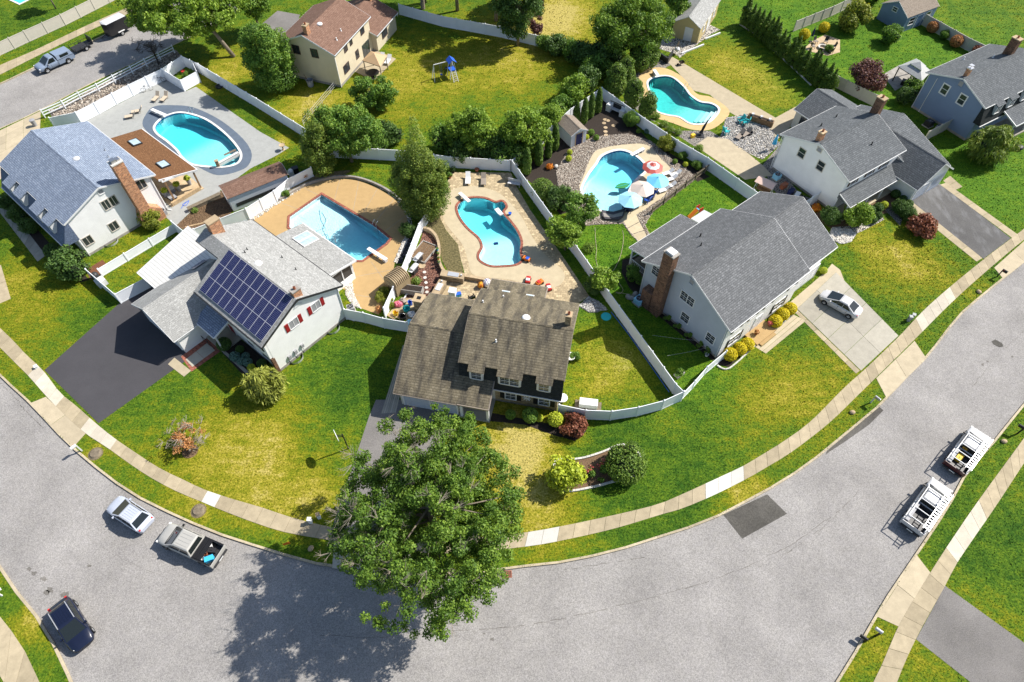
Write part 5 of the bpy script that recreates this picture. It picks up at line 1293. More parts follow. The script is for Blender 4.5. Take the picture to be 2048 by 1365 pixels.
# tan resin shed with a curved ribbed roof
rt_ = thing('storage_shed','small tan plastic shed with ribbed roof against the white fence','shed',S(772,578),R(-40))
prof = [(0,0),(1.9,0),(1.9,1.75),(1.75,2.1),(1.35,2.3),(.95,2.36),(.55,2.3),(.15,2.1),(0,1.75)]
MB().raw([(a,y,z) for y in (0,2.1) for a,z in prof],[tuple(range(9))[::-1][::-1],tuple(range(9,18))[::-1]] + [(i,9 + i,9 + (i + 1) % 9,(i + 1) % 9)[::-1] for i in range(9)]).build('wall','resin_tan',rt_)
for k in range(9):
    y = .1 + k * .235
    MB().tube([(-.06,y,1.72),(.12,y,2.13),(.55,y,2.35),(.95,y,2.42),(1.35,y,2.35),(1.78,y,2.13),(1.96,y,1.72)],.06,6).build('roof_rib','resin_top',rt_)
MB().box(.3,.93,-.04,0,.1,1.75).build('door','resin_top',rt_); MB().box(.97,1.6,-.04,0,.1,1.75).build('door','resin_top',rt_)

# ---- stone edging and retaining walls, each stone a piece
def edging(label,pts,w=.18,h=.16,step=.42,m='stone_white',name='stone_edging',closed=False,world=None,z=0.0):
    P = world or [S(x,y) for x,y in pts]
    P = [Vector((p[0],p[1],0)) for p in P]
    if closed: P = P + [P[0]]
    P = resample(smooth_line(P,5) if not world else P,step)
    T = thing(name,label,'edging',P[0])
    for a,b in zip(P,P[1:]):
        d = b - a; rz = math.atan2(d.y,d.x); L = d.length
        o = cached(('edge',round(L,2),w,h,m),lambda: MB().box(.012,L - .012,-w / 2,w / 2,-.05,h),'stone',m,T)
        o.location = (a.x - P[0].x,a.y - P[0].y,z + random.uniform(-.01,.012)); o.rotation_euler = (0,0,rz + random.uniform(-.03,.03))
    return T
edging('pale stone edging round the front island bed',None,world=[Vector((p[0],p[1],0)) for p in ISLAND + [ISLAND[0]]])
def wall_courses(label,pts,courses,w,hc,step,m):
    T = None
    P = resample(smooth_line([S(x,y) for x,y in pts],5),step)
    T = thing('retaining_wall',label,'wall',P[0])
    for c in range(courses):
        for i,(a,b) in enumerate(zip(P,P[1:])):
            if c % 2: a,b = a.lerp(b,.5),b + (b - a) * .5
            d = b - a; L = d.length; rz = math.atan2(d.y,d.x)
            o = cached(('wc',round(L,2),w,hc,m),lambda: MB().box(.01,L - .01,-w / 2,w / 2,0,hc - .01),'stone',m,T)
            o.location = (a.x - P[0].x,a.y - P[0].y,c * hc + .0); o.rotation_euler = (0,0,rz)
    return T
wall_courses('curved tan stone wall between the red gravel yard and the pool',[(846,460),(862,466),(874,480),(879,500),(878,520),(884,540),(893,552)],4,.3,.14,.42,'stone_tan')
wall_courses('brown stone planter wall round the far side of the ochre deck',[(556,404),(566,398),(605,375),(644,362),(680,356),(718,359),(757,373),(792,394),(808,412)],2,.25,.18,.5,'stone_grey')
wall_courses('low tan stone seat wall behind the back patio',[(897,552),(916,556),(940,559),(968,564)],4,.35,.14,.45,'stone_tan')
edging('grey stone edging along the wood chip bed by the brown shed',[(378,425),(400,412),(441,385)],step=.5,m='stone_grey')
edging('white stone edging under the gold shrubs left of the stoop',[(1434,732),(1458,738),(1512,690)],w=.14,step=.45)
edging('white stone edging under the gold shrubs right of the stoop',[(1524,678),(1594,624)],w=.14,step=.45)
edging('pale edging stones along the arborvitae hedge',[(1480,50),(1520,78),(1580,132),(1622,172)],w=.16,step=.5)

# ================================================================ VEHICLES (x forward, y left, z up)
def loft(stations,m,name,T,closed=True,bevel=0):
    """stations: list of rings (lists of 3D points, equal length)"""
    n = len(stations[0]); v = [p for s in stations for p in s]; f = []
    for i in range(len(stations) - 1):
        for k in range(n): f.append((i * n + k,(i + 1) * n + k,(i + 1) * n + (k + 1) % n,i * n + (k + 1) % n))
    f += [tuple(range(n)),tuple((len(stations) - 1) * n + k for k in range(n))[::-1]]
    return MB().raw(v,f).build(name,m,T,smooth=False,bevel=bevel)
def hull(T,st,m,name='body'):
    """st: (x, half width, z bottom, z shoulder, z top)"""
    rings = []
    for x,w,zb,zs,zt in st:
        rings.append([(x,-w * .9,zb),(x,-w,zb + .18),(x,-w,zs - .06),(x,-w * .965,zs),(x,-w * .82,zt),(x,-w * .4,zt + .025),(x,w * .4,zt + .025),(x,w * .82,zt),(x,w * .965,zs),(x,w,zs - .06),(x,w,zb + .18),(x,w * .9,zb)])
    o = loft(rings,m,name,T)
    for p in o.data.polygons: p.use_smooth = len(p.vertices) == 4
    bm = bmesh.new(); bm.from_mesh(o.data); bmesh.ops.recalc_face_normals(bm,faces=bm.faces); 
    for e in bm.edges:
        if e.is_manifold and e.calc_face_angle(0) > 0.9: e.smooth = False
    bm.to_mesh(o.data); bm.free()
    return o
def quad_panel(T,name,c,u0,u1,v0,v1,off,m,parent=None):
    """panel laid on quad c=[bl, br, tr, tl], from u0..u1, v0..v1, lifted by off"""
    a,b,d,e = [Vector(p) for p in c]
    f = lambda u,v: (a.lerp(b,u)).lerp(e.lerp(d,u),v)
    n = (b - a).cross(e - a).normalized() * off
    q = [f(u0,v0),f(u1,v0),f(u1,v1),f(u0,v1)]
    return MB().raw([p - n * .5 for p in q] + [p + n for p in q],[(4,5,6,7),(0,1,5,4),(1,2,6,5),(2,3,7,6),(3,0,4,7)]).build(name,m,parent or T)
def cabin(T,x0,x1,xr0,xr1,w,wr,z0,z1,m,side_splits,roof_m=None,ribs=0,glass='glass_car'):
    """x0 rear foot, x1 front foot of the glasshouse; xr0, xr1 roof ends"""
    B = [(x0,-w,z0),(x1,-w,z0),(x1,w,z0),(x0,w,z0)]; U = [(xr0,-wr,z1),(xr1,-wr,z1),(xr1,wr,z1),(xr0,wr,z1)]
    mid = [((xr0 + .12),-wr * .86,z1 + .07),((xr1 - .12),-wr * .86,z1 + .06),((xr1 - .12),wr * .86,z1 + .06),((xr0 + .12),wr * .86,z1 + .07)]
    o = MB().raw(B + U + mid,[(0,1,5,4),(1,2,6,5),(2,3,7,6),(3,0,4,7),(4,5,9,8),(5,6,10,9),(6,7,11,10),(7,4,8,11),(8,9,10,11)]).build('cabin',m,T)
    quad_panel(T,'windshield',[B[1],B[2],U[2],U[1]],.05,.95,.06,.97,.012,glass)
    quad_panel(T,'rear_window',[B[3],B[0],U[0],U[3]],.07,.93,.14,.94,.012,glass)
    for q in ([B[0],B[1],U[1],U[0]],[B[2],B[3],U[3],U[2]]):
        rev = q[0][1] > 0
        for a,b in side_splits:
            if rev: a,b = 1 - b,1 - a
            quad_panel(T,'side_window',q,a,b,.1,.9,.012,glass)
    for k in range(ribs):
        y = -wr * .6 + wr * 1.2 * k / max(1,ribs - 1)
        MB().box(xr0 + .25,xr1 - .25,y - .025,y + .025,z1 + .06,z1 + .085).build('roof_rib',m,o)
    return o
def wheels(T,xs,w,r=.34,tw=.24,rim='alu'):
    for x in xs:
        for s in (-1,1):
            def ty():
                m = MB(); prof = [(r * .62,-tw / 2),(r * .94,-tw / 2),(r,-tw / 2 + .04),(r,tw / 2 - .04),(r * .94,tw / 2),(r * .62,tw / 2)]
                m.lathe(prof,n=18); m.v = [(a,c,b) for a,b,c in m.v]; m.f = [f[::-1] for f in m.f]; return m
            def rm():
                m = MB().cyl((0,0,-tw / 2 + .02),r * .63,tw - .04,14); m.v = [(a,c,b) for a,b,c in m.v]
                for k in range(5):
                    a = 2 * PI * k / 5
                    for sd in (-1,1): m.beam((0,sd * (tw / 2 - .015),0),(r * .55 * math.cos(a),sd * (tw / 2 - .015),r * .55 * math.sin(a)),.07,.02,(0,1,0))
                return m
            o = cached(('ty',r,tw),ty,'wheel','rubber',T); o.location = (x,s * (w - tw / 2 + .02),r)
            cached(('rm',r,tw,rim),rm,'rim',rim,o)
def arches(T,xs,w,r,m='black'):
    for x in xs:
        for s in (-1,1):
            o = cached(('arch',r,m),lambda: MB().raw([(r * 1.16 * math.cos(PI * k / 10),y,r * 1.16 * math.sin(PI * k / 10)) for y in (-.01,.01) for k in range(11)],[tuple(range(11)),tuple(range(11,22))[::-1]] + [(k,k + 1,k + 12,k + 11)[::-1] for k in range(10)]),'wheel_arch',m,T)
            o.location = (x,s * (w + .004),r)
def seams(T,xs,w,z0,z1):
    for x in xs:
        for s in (-1,1): MB().box(x - .012,x + .012,s * w - .012,s * w + .006,z0,z1).build('door_seam','black',T)
def lamps(T,xf,xr,w,zf,zr,hw=.28):
    for s in (-1,1):
        MB().obox((xf - .06,s * (w - hw / 2 - .06),zf),(.16,hw,.14),s * -.25).build('headlight','acrylic',T)
        MB().obox((xr + .03,s * (w - .12),zr),(.1,.16,.26)).build('taillight','red',T)
def mirrors(T,x,w,z,m):
    for s in (-1,1): MB().obox((x,s * (w + .12),z),(.12,.2,.15)).build('mirror',m,T)
def car(label,loc,rz,m,L=4.5,W=1.82,kind='suv',cat='car',name='car'):
    T = thing(name,label,cat,(loc[0],loc[1],ROAD_Z + (0.14 if kind == 'sedan' else 0.0)),rz)
    w = W / 2; f = L / 2
    if kind == 'suv':
        hull(T,[(-f,w * .72,.42,.72,.78),(-f + .1,w * .88,.3,.84,.92),(-f + .5,w * .98,.22,.92,1.0),(-.9,w,.2,.92,1.0),(f - 1.55,w,.2,.9,.98),(f - 1.0,w * .99,.22,.86,.95),(f - .4,w * .93,.26,.78,.87),(f - .1,w * .8,.34,.66,.72),(f,w * .62,.42,.58,.62)],m)
        cabin(T,-f + .28,f - 1.0,-f + .85,f - 2.1,w * .93,w * .74,.95,1.5,m,[(.08,.34),(.36,.6),(.62,.9)],ribs=5)
        for s in (-1,1): MB().beam((-f + .85,s * w * .7,1.6),(f - 2.15,s * w * .7,1.58),.05).build('roof_rail','alu',T)
        MB().box(-f - .02,-f + .06,-w * .68,w * .68,.42,.62).build('bumper',m,T)
        wheels(T,(-f + .85,f - .9),w,.34); arches(T,(-f + .85,f - .9),w,.34); lamps(T,f - .25,-f + .08,w * .86,.7,.82); mirrors(T,f - 1.5,w * .92,1.02,m)
    elif kind == 'sedan':
        hull(T,[(-f,w * .7,.45,.75,.82),(-f + .12,w * .86,.3,.85,.94),(-f + .6,w * .96,.22,.88,.97),(-.6,w,.2,.86,.94),(f - 1.3,w,.2,.84,.92),(f - .75,w * .97,.22,.76,.85),(f - .3,w * .88,.26,.66,.74),(f,w * .62,.36,.52,.58)],m)
        cabin(T,-f + .42,f - .7,-f + 1.4,f - 2.1,w * .9,w * .68,.9,1.4,m,[(.12,.42),(.44,.66),(.68,.9)],glass='glass_car')
        MB().box(-f - .02,-f + .06,-w * .66,w * .66,.42,.6).build('bumper',m,T); MB().box(-f - .03,-f + .02,-.26,.26,.62,.74).build('number_plate','white',T)
        wheels(T,(-f + .8,f - .85),w,.31); arches(T,(-f + .8,f - .85),w,.31); lamps(T,f - .25,-f + .1,w * .86,.62,.78); mirrors(T,f - 1.35,w * .9,.96,m)
    seams(T,(-1.0,0.0,.95),w,.4,.9)
    for s in (-1,1):
        for x in (-.55,.5): MB().box(x - .09,x + .09,s * w - .015,s * w + .02,.8,.84).build('door_handle','alu',T)
    return T
def pickup(label,loc,rz,m,m2=None,L=5.8,W=2.0,cab=2.4,rack=False,cap=False,tonneau=False,old=False,glass='glass_car'):
    T = thing('pickup_truck',label,'pickup truck',(loc[0],loc[1],ROAD_Z),rz)
    w = W / 2; f = L / 2; m2 = m2 or m; xc = f - 1.45 - cab     # rear of the cab
    hull(T,[(xc + .0,w,.38,1.02,1.08),(f - 1.6,w,.36,1.02,1.1),(f - 1.0,w * .99,.38,.98,1.1),(f - .35,w * .95,.42,.92,1.04),(f - .08,w * .88,.5,.8,.92),(f,w * .78,.56,.72,.78)],m)
    cabin(T,xc + .05,f - 1.0,xc + .2,f - 2.0,w * .94,w * .76,1.05,1.72,m,[(.07,.42),(.46,.86)] if cab > 2 else [(.12,.84)],ribs=4 if not rack else 0,glass=glass)
    # bed
    x0,x1 = -f + .08,xc - .03; zt = 1.08
    MB().box(x0,x1,-w + .1,w - .1,.5,.58).build('bed_floor','metal_dark',T)
    for s in (-1,1): MB().box(x0,x1,s * w - (.1 if s > 0 else 0),s * w + (.1 if s < 0 else 0),.4,zt).build('bed_side',m2 if m2 else m,T,bevel=.03)
    MB().box(x0 - .07,x0,-w + .02,w - .02,.48,zt).build('tailgate',m2,T,bevel=.02); MB().box(x1 - .06,x1,-w + .1,w - .1,.5,zt).build('bed_front','metal_dark',T)
    for s in (-1,1): MB().box(x0 + .02,x1,s * (w - .05) - .06,s * (w - .05) + .06,zt,zt + .03).build('bed_rail','black' if not rack else 'lightgrey',T)
    MB().box(-f - .12,-f + .02,-w * .85,w * .85,.42,.6).build('rear_bumper','metal_dark' if not old else 'chrome',T); MB().box(f - .08,f + .08,-w * .82,w * .82,.42,.6).build('front_bumper','chrome' if old else m,T)
    MB().box(f - .04,f + .03,-w * .45,w * .45,.64,.84).build('grille','metal_dark',T); MB().box(-f - .13,-f - .1,-.26,.26,.46,.58).build('number_plate','white',T)
    wheels(T,(-f + 1.15,f - 1.0),w,.39,.27); arches(T,(-f + 1.15,f - 1.0),w,.39); lamps(T,f - .1,-f + .06,w,.84,.85); mirrors(T,f - 1.5,w * .98,1.15,'black' if not old else 'chrome')
    seams(T,(xc + .08,xc + 1.1,f - 1.5),w,.5,1.0); MB().box(xc - .05,xc + .0,-w + .03,w - .03,.5,1.02).build('cab_gap','black',T)
    MB().box(f - 1.06,f - 1.0,-w * .8,w * .8,1.1,1.135).build('cowl','black',T)
    if tonneau:
        for k in range(4): MB().box(x1 - .3 - k * .2,x1 - .12 - k * .2,-w + .12,w - .12,zt,zt + .07 + .02 * (k % 2)).build('bed_cover_slat','black',T)
    if cap:
        MB().raw([(x0,-w * .97,zt),(x1,-w * .97,zt),(x1,w * .97,zt),(x0,w * .97,zt),(x0 + .12,-w * .8,1.7),(x1,-w * .8,1.76),(x1,w * .8,1.76),(x0 + .12,w * .8,1.7)],[(0,1,5,4),(1,2,6,5),(2,3,7,6),(3,0,4,7),(4,5,6,7)]).build('bed_cap',m,T,bevel=.05)
        for s in (-1,1): MB().obox(((x0 + x1) / 2,s * w * .895,1.42),(1.3,.03,.34),0,s * .28).build('cap_window',glass,T)
        MB().beam((xc - .02,-w * .9,1.5),(xc - .02,w * .9,1.5),.05,.1).build('cap_strap','black',T)
    if rack:
        zr = 1.98
        for s in (-1,1):
            MB().beam((x0 + .1,s * (w - .08),zr),(f - 2.0,s * (w - .08),zr),.07).beam((f - 2.0,s * (w - .08),zr),(f - 1.2,s * (w - .1),1.2),.06).build('rack_rail','white',T)
            for x in (x0 + .15,x1 - .1): MB().beam((x,s * (w - .06),zt),(x,s * (w - .08),zr),.06).build('rack_upright','white',T)
        for x in (x0 + .12,(x0 + x1) / 2,x1 - .1,f - 2.05): MB().beam((x,-w + .08,zr),(x,w - .08,zr),.06).build('rack_bar','white',T)
        MB().beam((f - 2.1,-w + .1,zr),(f - 2.1,w - .1,zr),.07).build('rack_bar','white',T)
        MB().box(x0 + .1,x1 - .1,w - .44,w - .12,.9,zt + .12).build('side_toolbox','grey',T)
    return T
def ladder(label,T,x0,x1,y,z,group=None,w=.5):
    loc,rz = FR[T.name]; c,s = math.cos(rz),math.sin(rz)
    o = thing('ladder',label,'ladder',(loc.x + x0 * c - y * s,loc.y + x0 * s + y * c,loc.z + z),rz,group); L = x1 - x0
    for d in (-1,1): MB().box(0,L,d * w / 2 - .025,d * w / 2 + .025,0,.09).build('rail','alu',o)
    n = int(L / .3)
    for k in range(n): cached(('rung',w),lambda: MB().box(-.03,.03,-w / 2,w / 2,.03,.08),'rung','alu',o).location = (L * (k + .5) / n,0,0)
    return o
def on(T,x,y,z=0.0):
    loc,rz = FR[T.name]; c,s = math.cos(rz),math.sin(rz)
    return (loc.x + x * c - y * s,loc.y + x * s + y * c,loc.z + z)
def head(a,b): d = S(*b) - S(*a); return math.atan2(d.y,d.x)

car('silver hatchback SUV parked at the kerb in front of the pickup',S(257,1026,.75),head((312,1016),(195,941)),'paint_silver',4.45,1.84)
PK = pickup('champagne crew cab pickup with loaded bed parked behind the silver SUV',S(380,1088,.8),head((442,1071),(312,1014)),'paint_champagne',L=5.85,cab=2.35,tonneau=True)
car('dark navy SUV with roof rack in the lower left corner',S(138,1247,.85),head((75,1240),(114,1306)),'paint_navy',4.7,1.88)
W1 = pickup('white pickup with ladder rack parked nearest the lower driveway',S(1857,1010,.9),head((1832,1107),(1896,1011)),'paint_white',L=5.9,cab=1.9,rack=True)
W2 = pickup('white and maroon pickup with ladder rack parked ahead of the white one',S(1938,899,.9),head((1896,1011),(1990,879)),'paint_white','paint_maroon',L=5.6,cab=1.9,rack=True)
ladder('aluminium ladder on the rack of the all white pickup',W1,-3.1,1.6,-.68,2.02); ladder('aluminium ladder on the rack of the white and maroon pickup',W2,-2.9,1.6,-.68,2.02)
car('white sedan parked on the concrete driveway',S(1682,606,.7),head((1722,632),(1640,585)),'paint_white',4.5,1.76,'sedan')
pickup('old blue grey pickup with bed cap on the back street',S(106,119,.9),head((192,79),(61,139)),'paint_bluegrey',L=5.5,cab=1.5,cap=True,old=True)
# trailers
tr = thing('utility_trailer','low dark open trailer behind the old pickup on the back street','trailer',Vector((*S(165,97)[:2],ROAD_Z)),head((192,79),(130,108)))
MB().box(-1.5,1.4,-.85,.85,.45,.55).build('bed','metal_dark',tr); wheels(tr,(-.25,),1.02,.32,.2)
for s in (-1,1): MB().beam((-1.5,s * .85,.9),(1.4,s * .85,.9),.05).build('side_rail','metal_dark',tr); MB().beam((1.4,s * .6,.5),(2.4,0,.5),.07).build('drawbar','metal_dark',tr)
for x in (-1.5,-.5,.5,1.4):
    for s in (-1,1): MB().box(x - .03,x + .03,s * .85 - .03,s * .85 + .03,.5,.92).build('stake','metal_dark',tr)
MB().box(-1.6,-1.5,-.8,.8,.5,1.5).build('ramp','metal_dark',tr)
bt = thing('cargo_trailer','black enclosed box trailer with pale roof on the back street','trailer',Vector((*S(237,66)[:2],ROAD_Z)),head((272,40),(192,79)))
MB().raw([(-1.9,-.95,.5),(1.6,-.95,.5),(2.0,0,.5),(1.6,.95,.5),(-1.9,.95,.5),(-1.9,-.95,2.35),(1.6,-.95,2.35),(2.0,0,2.3),(1.6,.95,2.35),(-1.9,.95,2.35)],[(0,1,2,3,4)[::-1],(5,6,7,8,9)] + [(i,(i + 1) % 5,5 + (i + 1) % 5,5 + i) for i in range(5)]).build('box','paint_black',bt,bevel=.03)
MB().raw([(-1.85,-.9,2.36),(1.6,-.9,2.36),(1.9,0,2.36),(1.6,.9,2.36),(-1.85,.9,2.36),(-1.7,0,2.5),(1.6,0,2.48)],[(0,1,6,5),(1,2,6),(2,3,6),(3,4,5,6),(4,0,5)]).build('roof','lightgrey',bt)
for s in (-1,1): MB().box(-.7,.4,s * .95 - .16,s * .95 + .16,.62,.72).build('fender','white',bt); MB().beam((1.7,s * .5,.5),(2.9,0,.48),.08).build('drawbar','metal_dark',bt)
MB().box(-1.93,-1.9,-.92,.92,.5,.62).build('rear_sill','alu',bt); wheels(bt,(-.15,),1.12,.33,.2)
# load in the bed of the champagne pickup
def small(name,label,cat,mb,m,loc,rz=0.0,group=None,**kw):
    o = mb.build(name,m,**kw); o.location = loc; o.rotation_euler = (0,0,rz); return tag(o,label,cat,group)
def cooler(name,label,loc,rz,m,lid='white',s=(.7,.42,.4)):
    T = thing(name,label,'cooler',loc,rz)
    MB().box(-s[0] / 2,s[0] / 2,-s[1] / 2,s[1] / 2,0,s[2]).build('box',m,T,bevel=.03); MB().box(-s[0] / 2 - .02,s[0] / 2 + .02,-s[1] / 2 - .02,s[1] / 2 + .02,s[2],s[2] + .08).build('lid',lid,T,bevel=.02); MB().beam((-s[0] / 2 - .03,-s[1] / 2,s[2] * .8),(-s[0] / 2 - .03,s[1] / 2,s[2] * .8),.03).build('handle',lid,T)
    return T
def bucket(label,loc,m,r=.17,h=.36,name='bucket',cat='bucket'):
    T = thing(name,label,cat,loc)
    MB().lathe([(r * .8,0),(r,h),(r * 1.06,h),(r * 1.06,h - .04),(r * .9,h - .03),(r * .75,.03),(0.001,.03)],n=14).build('body',m,T)
    MB().tube([(r * 1.05 * math.cos(a),0,h * .9 + r * math.sin(a) * 1.0) for a in [PI * k / 8 for k in range(9)]],.012,5).build('handle','metal',T)
    return T
cooler('cooler','bright cyan cooler in the bed of the champagne pickup',on(PK,-2.3,.45,.58),0.4,'cyan','cyan')
bucket('white bucket in the bed of the champagne pickup',on(PK,-1.75,.62,.58),'white'); bucket('orange bucket in the bed of the champagne pickup',on(PK,-1.7,.2,.58),'terracotta')
small('toolbox','grey toolbox lying in the bed of the champagne pickup','toolbox',MB().box(-.35,.35,-.2,.2,0,.3).box(-.12,.12,-.03,.03,.3,.36),'metal_dark',on(PK,-2.0,-.25,.58),PK.rotation_euler.z + .3)
small('cardboard_box','pale box in the bed of the champagne pickup','box',MB().box(-.28,.28,-.2,.2,0,.28).box(-.3,.3,-.02,.02,.27,.29),'white',on(PK,-1.5,-.5,.58),PK.rotation_euler.z + .7)
small('toolbox','yellow tool case in the bed of the maroon pickup','toolbox',MB().box(-.4,.4,-.25,.25,0,.35).box(-.15,.15,-.03,.03,.35,.42),'yellow',on(W2,-1.3,.2,.58),W2.rotation_euler.z)

# ================================================================ PLANTS
def leaf_mesh(name,blobs,n,size,m,parent=None,seed=0,shell=0.6,flat=0.35,aspect=1.7,droop=0.0,zmin=0.03):
    """n leaf-sized faces spread through ellipsoid clumps (cx,cy,cz,rx,ry,rz)"""
    rs = np.random.RandomState(seed); B = np.array(blobs,float)
    wgt = (B[:,3] * B[:,4] + B[:,4] * B[:,5] + B[:,3] * B[:,5]); wgt /= wgt.sum()
    bi = rs.choice(len(B),n,p=wgt)
    d = rs.normal(size=(n,3)); d /= np.linalg.norm(d,axis=1)[:,None]
    rad = shell + (1.06 - shell) * rs.random_sample(n) ** 0.6
    b = B[bi]; P = b[:,:3] + d * b[:,3:] * rad[:,None]
    k = P[:,2] > zmin; P,d,bi = P[k],d[k],bi[k]; n = len(P)
    nr = d * (1 - flat) + rs.normal(size=(n,3)) * 0.55 + np.array([0,0,flat]); nr /= np.linalg.norm(nr,axis=1)[:,None]
    t = np.cross(nr,rs.normal(size=(n,3)) + np.array([0,0,-droop * 3])); t /= np.linalg.norm(t,axis=1)[:,None] + 1e-9
    if droop:
        dn = np.tile(np.array([0,0,-1.0]),(n,1)) + d * .5; dn -= nr * (dn * nr).sum(1)[:,None]; dn /= np.linalg.norm(dn,axis=1)[:,None] + 1e-9; bt = dn; t = np.cross(nr,bt)
    else: bt = np.cross(nr,t)
    s = (size * rs.uniform(.6,1.3,n))[:,None]
    V = np.stack([P - bt * s * aspect / 2,P + t * s / 2,P + bt * s * aspect / 2,P - t * s / 2],1).reshape(-1,3)
    F = np.arange(n * 4).reshape(n,4)
    tint = rs.random_sample(len(B))[bi] * .7 + .3 * rs.random_sample(n)
    return np_mesh(name,V,F,m,parent,fattr=tint)
def clumps(env,k,r,seed,squash=.8,inner=.35,pw=.5):
    """k clump ellipsoids spread in envelope (cx,cy,cz,rx,ry,rz)"""
    rs = np.random.RandomState(seed); out = []
    for i in range(k):
        d = rs.normal(size=3); d /= np.linalg.norm(d); q = inner + (1 - inner) * rs.random_sample() ** pw
        c = np.array(env[:3]) + d * np.array(env[3:]) * q; rr = rs.uniform(r[0],r[1])
        out.append((c[0],c[1],c[2],rr,rr,rr * squash))
    return out
def limbs(base,top,ends,r0,seed=0,curl=.25):
    rs = random.Random(seed); m = MB(); base,top = Vector(base),Vector(top)
    m.tube([base,base.lerp(top,.35) + Vector((rs.uniform(-.1,.1),rs.uniform(-.1,.1),0)),base.lerp(top,.7),top],[r0 * 1.25,r0,r0 * .8,r0 * .45],8)
    for e in ends:
        e = Vector(e); t = rs.uniform(.35,.95); s = base.lerp(top,t); mid = s.lerp(e,.5) + Vector((rs.uniform(-curl,curl),rs.uniform(-curl,curl),rs.uniform(-.1,curl)))
        r = r0 * .42 * (1.1 - t * .5); m.tube([s,mid,e],[r,r * .6,r * .18],5)
    return m
def twigs(starts,n,l,seed=0,r=.018):
    rs = random.Random(seed); m = MB()
    for s in starts:
        s = Vector(s)
        d0 = Vector((rs.uniform(-1,1),rs.uniform(-1,1),rs.uniform(-.1,.5))).normalized()
        for k in range(n):
            d = (d0 + Vector((rs.uniform(-.7,.7),rs.uniform(-.7,.7),rs.uniform(-.4,.4)))).normalized(); L = l * rs.uniform(.5,1.1)
            p = s + d * L * .55 + Vector((rs.uniform(-.15,.15),) * 3); m.tube([s,p,s + d * L],[r * 1.3,r,r * .3],4)
            for j in range(2): e = (d + Vector((rs.uniform(-.8,.8),rs.uniform(-.8,.8),rs.uniform(-.4,.4)))).normalized(); m.tube([p,p + e * L * .45],[r * .7,r * .2],3)
    return m
def tree(name,label,base,env,k,r,n,size,m,trunk_r=.2,bark='bark',seed=0,bare=0,group=None,inner=.35,shell=.3,cat='tree',squash=.8,flat=.35,extra=None):
    """env relative to base"""
    T = thing(name,label,cat,base,0,group)
    C = clumps(env,k,r,seed,squash,inner)
    if extra: C += extra
    ends = [c[:3] for c in C[:: max(1,len(C) // 26)]]
    limbs((0,0,0),(env[0] * .8,env[1] * .8,env[2] + env[5] * .35),ends,trunk_r,seed).build('trunk',bark,T,smooth=True)
    leaf_mesh('crown',C,n,size,m,T,seed,shell,flat)
    if bare:
        rs = random.Random(seed); st = [c[:3] for c in rs.sample([c for c in C if c[2] > env[2] - .2 * env[5] and c[0] - env[0] < rs.uniform(-.4,.9) * env[3]],bare)]
        st = [(env[0] + (p[0] - env[0]) * 1.08,env[1] + (p[1] - env[1]) * 1.08,env[2] + (p[2] - env[2]) * 1.08) for p in st]
        twigs(st,6,1.25,seed,.012).build('bare_twigs','twig',T)
    return T
# ---- the big street tree
big_c = S(858,1026,9.3); bb = S(884,1098)
env = (big_c.x - bb.x,big_c.y - bb.y,9.3,6.9,9.0,4.5)
tree('maple_tree','huge green street tree with bare grey twigs in front of the brown roofed house',bb,env,600,(.35,.8),145000,.12,'leaf_maple',.36,seed=11,bare=110,inner=.12,shell=.1)
# ---- shrub makers
SHC = {}
def shrub_kind(key,env_blobs,n,size,m,seed,core=True,shell=.75,flat=.25,aspect=1.5,droop=0):
    SHC[key] = (env_blobs,n,size,m,seed,core,shell,flat,aspect,droop)
def shrub(key,label,px,py,s=1.0,group=None,rz=None,name='shrub',cat='shrub',h=0.0,world=None,sz=None):
    """px,py = picture point of the base (h = height at which it was taken)"""
    b,n,size,m,seed,core,shell,flat,aspect,droop = SHC[key]
    p = world or S(px,py,h); T = thing(name,label,cat,(p[0],p[1],0),rz if rz is not None else random.uniform(0,6),group)
    T.scale = (s,s,sz or s)
    if ('L',key) in WCACHE:
        o = bpy.data.objects.new('foliage',WCACHE[('L',key)]); COL.objects.link(o); adopt(o,T)
    else: WCACHE[('L',key)] = leaf_mesh('foliage',b,n,size,m,T,seed,shell,flat,aspect,droop).data
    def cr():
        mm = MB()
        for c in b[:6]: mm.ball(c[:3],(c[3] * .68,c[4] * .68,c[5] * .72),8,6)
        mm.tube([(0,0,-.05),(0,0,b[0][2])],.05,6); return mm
    if core: cached(('core',key),cr,'stems_or_core','core',T)  # dark balls added inside the leaf shell to block light, round one stem
    else: cached(('core',key),lambda: limbs((0,0,-.05),(0,0,b[0][2]),[c[:3] for c in b[:12]],.06,3),'stems_or_core','bark',T)
    return T
shrub_kind('ball',[(0,0,.62,.66,.66,.62)],2600,.085,'leaf_gold',1,shell=.86)
shrub_kind('box',[(0,0,.55,.6,.6,.55)],2600,.075,'leaf_dark',2,shell=.86)
shrub_kind('limeball',[(0,0,.65,.65,.65,.65)],1500,.11,'leaf_lime',3,shell=.8)
shrub_kind('greenball',[(0,0,.62,.65,.65,.62)],1500,.11,'leaf_mid',4,shell=.8)
shrub_kind('bluesm',[(0,0,.35,.42,.42,.35)],700,.09,'leaf_bluegreen',5,shell=.8)
shrub_kind('tanball',[(0,0,.8,.85,.85,.8)],1800,.11,'leaf_rust',6,shell=.82)
shrub_kind('redmound',clumps((0,0,.75,1.0,.9,.5),26,(.3,.5),7,.7) + [(0,0,.6,.8,.8,.6)],4200,.12,'leaf_red',7,shell=.6)
shrub_kind('plum',clumps((0,0,1.8,1.5,1.5,1.2),40,(.45,.75),8,.8),7000,.14,'leaf_plum',8,core=False,shell=.4)
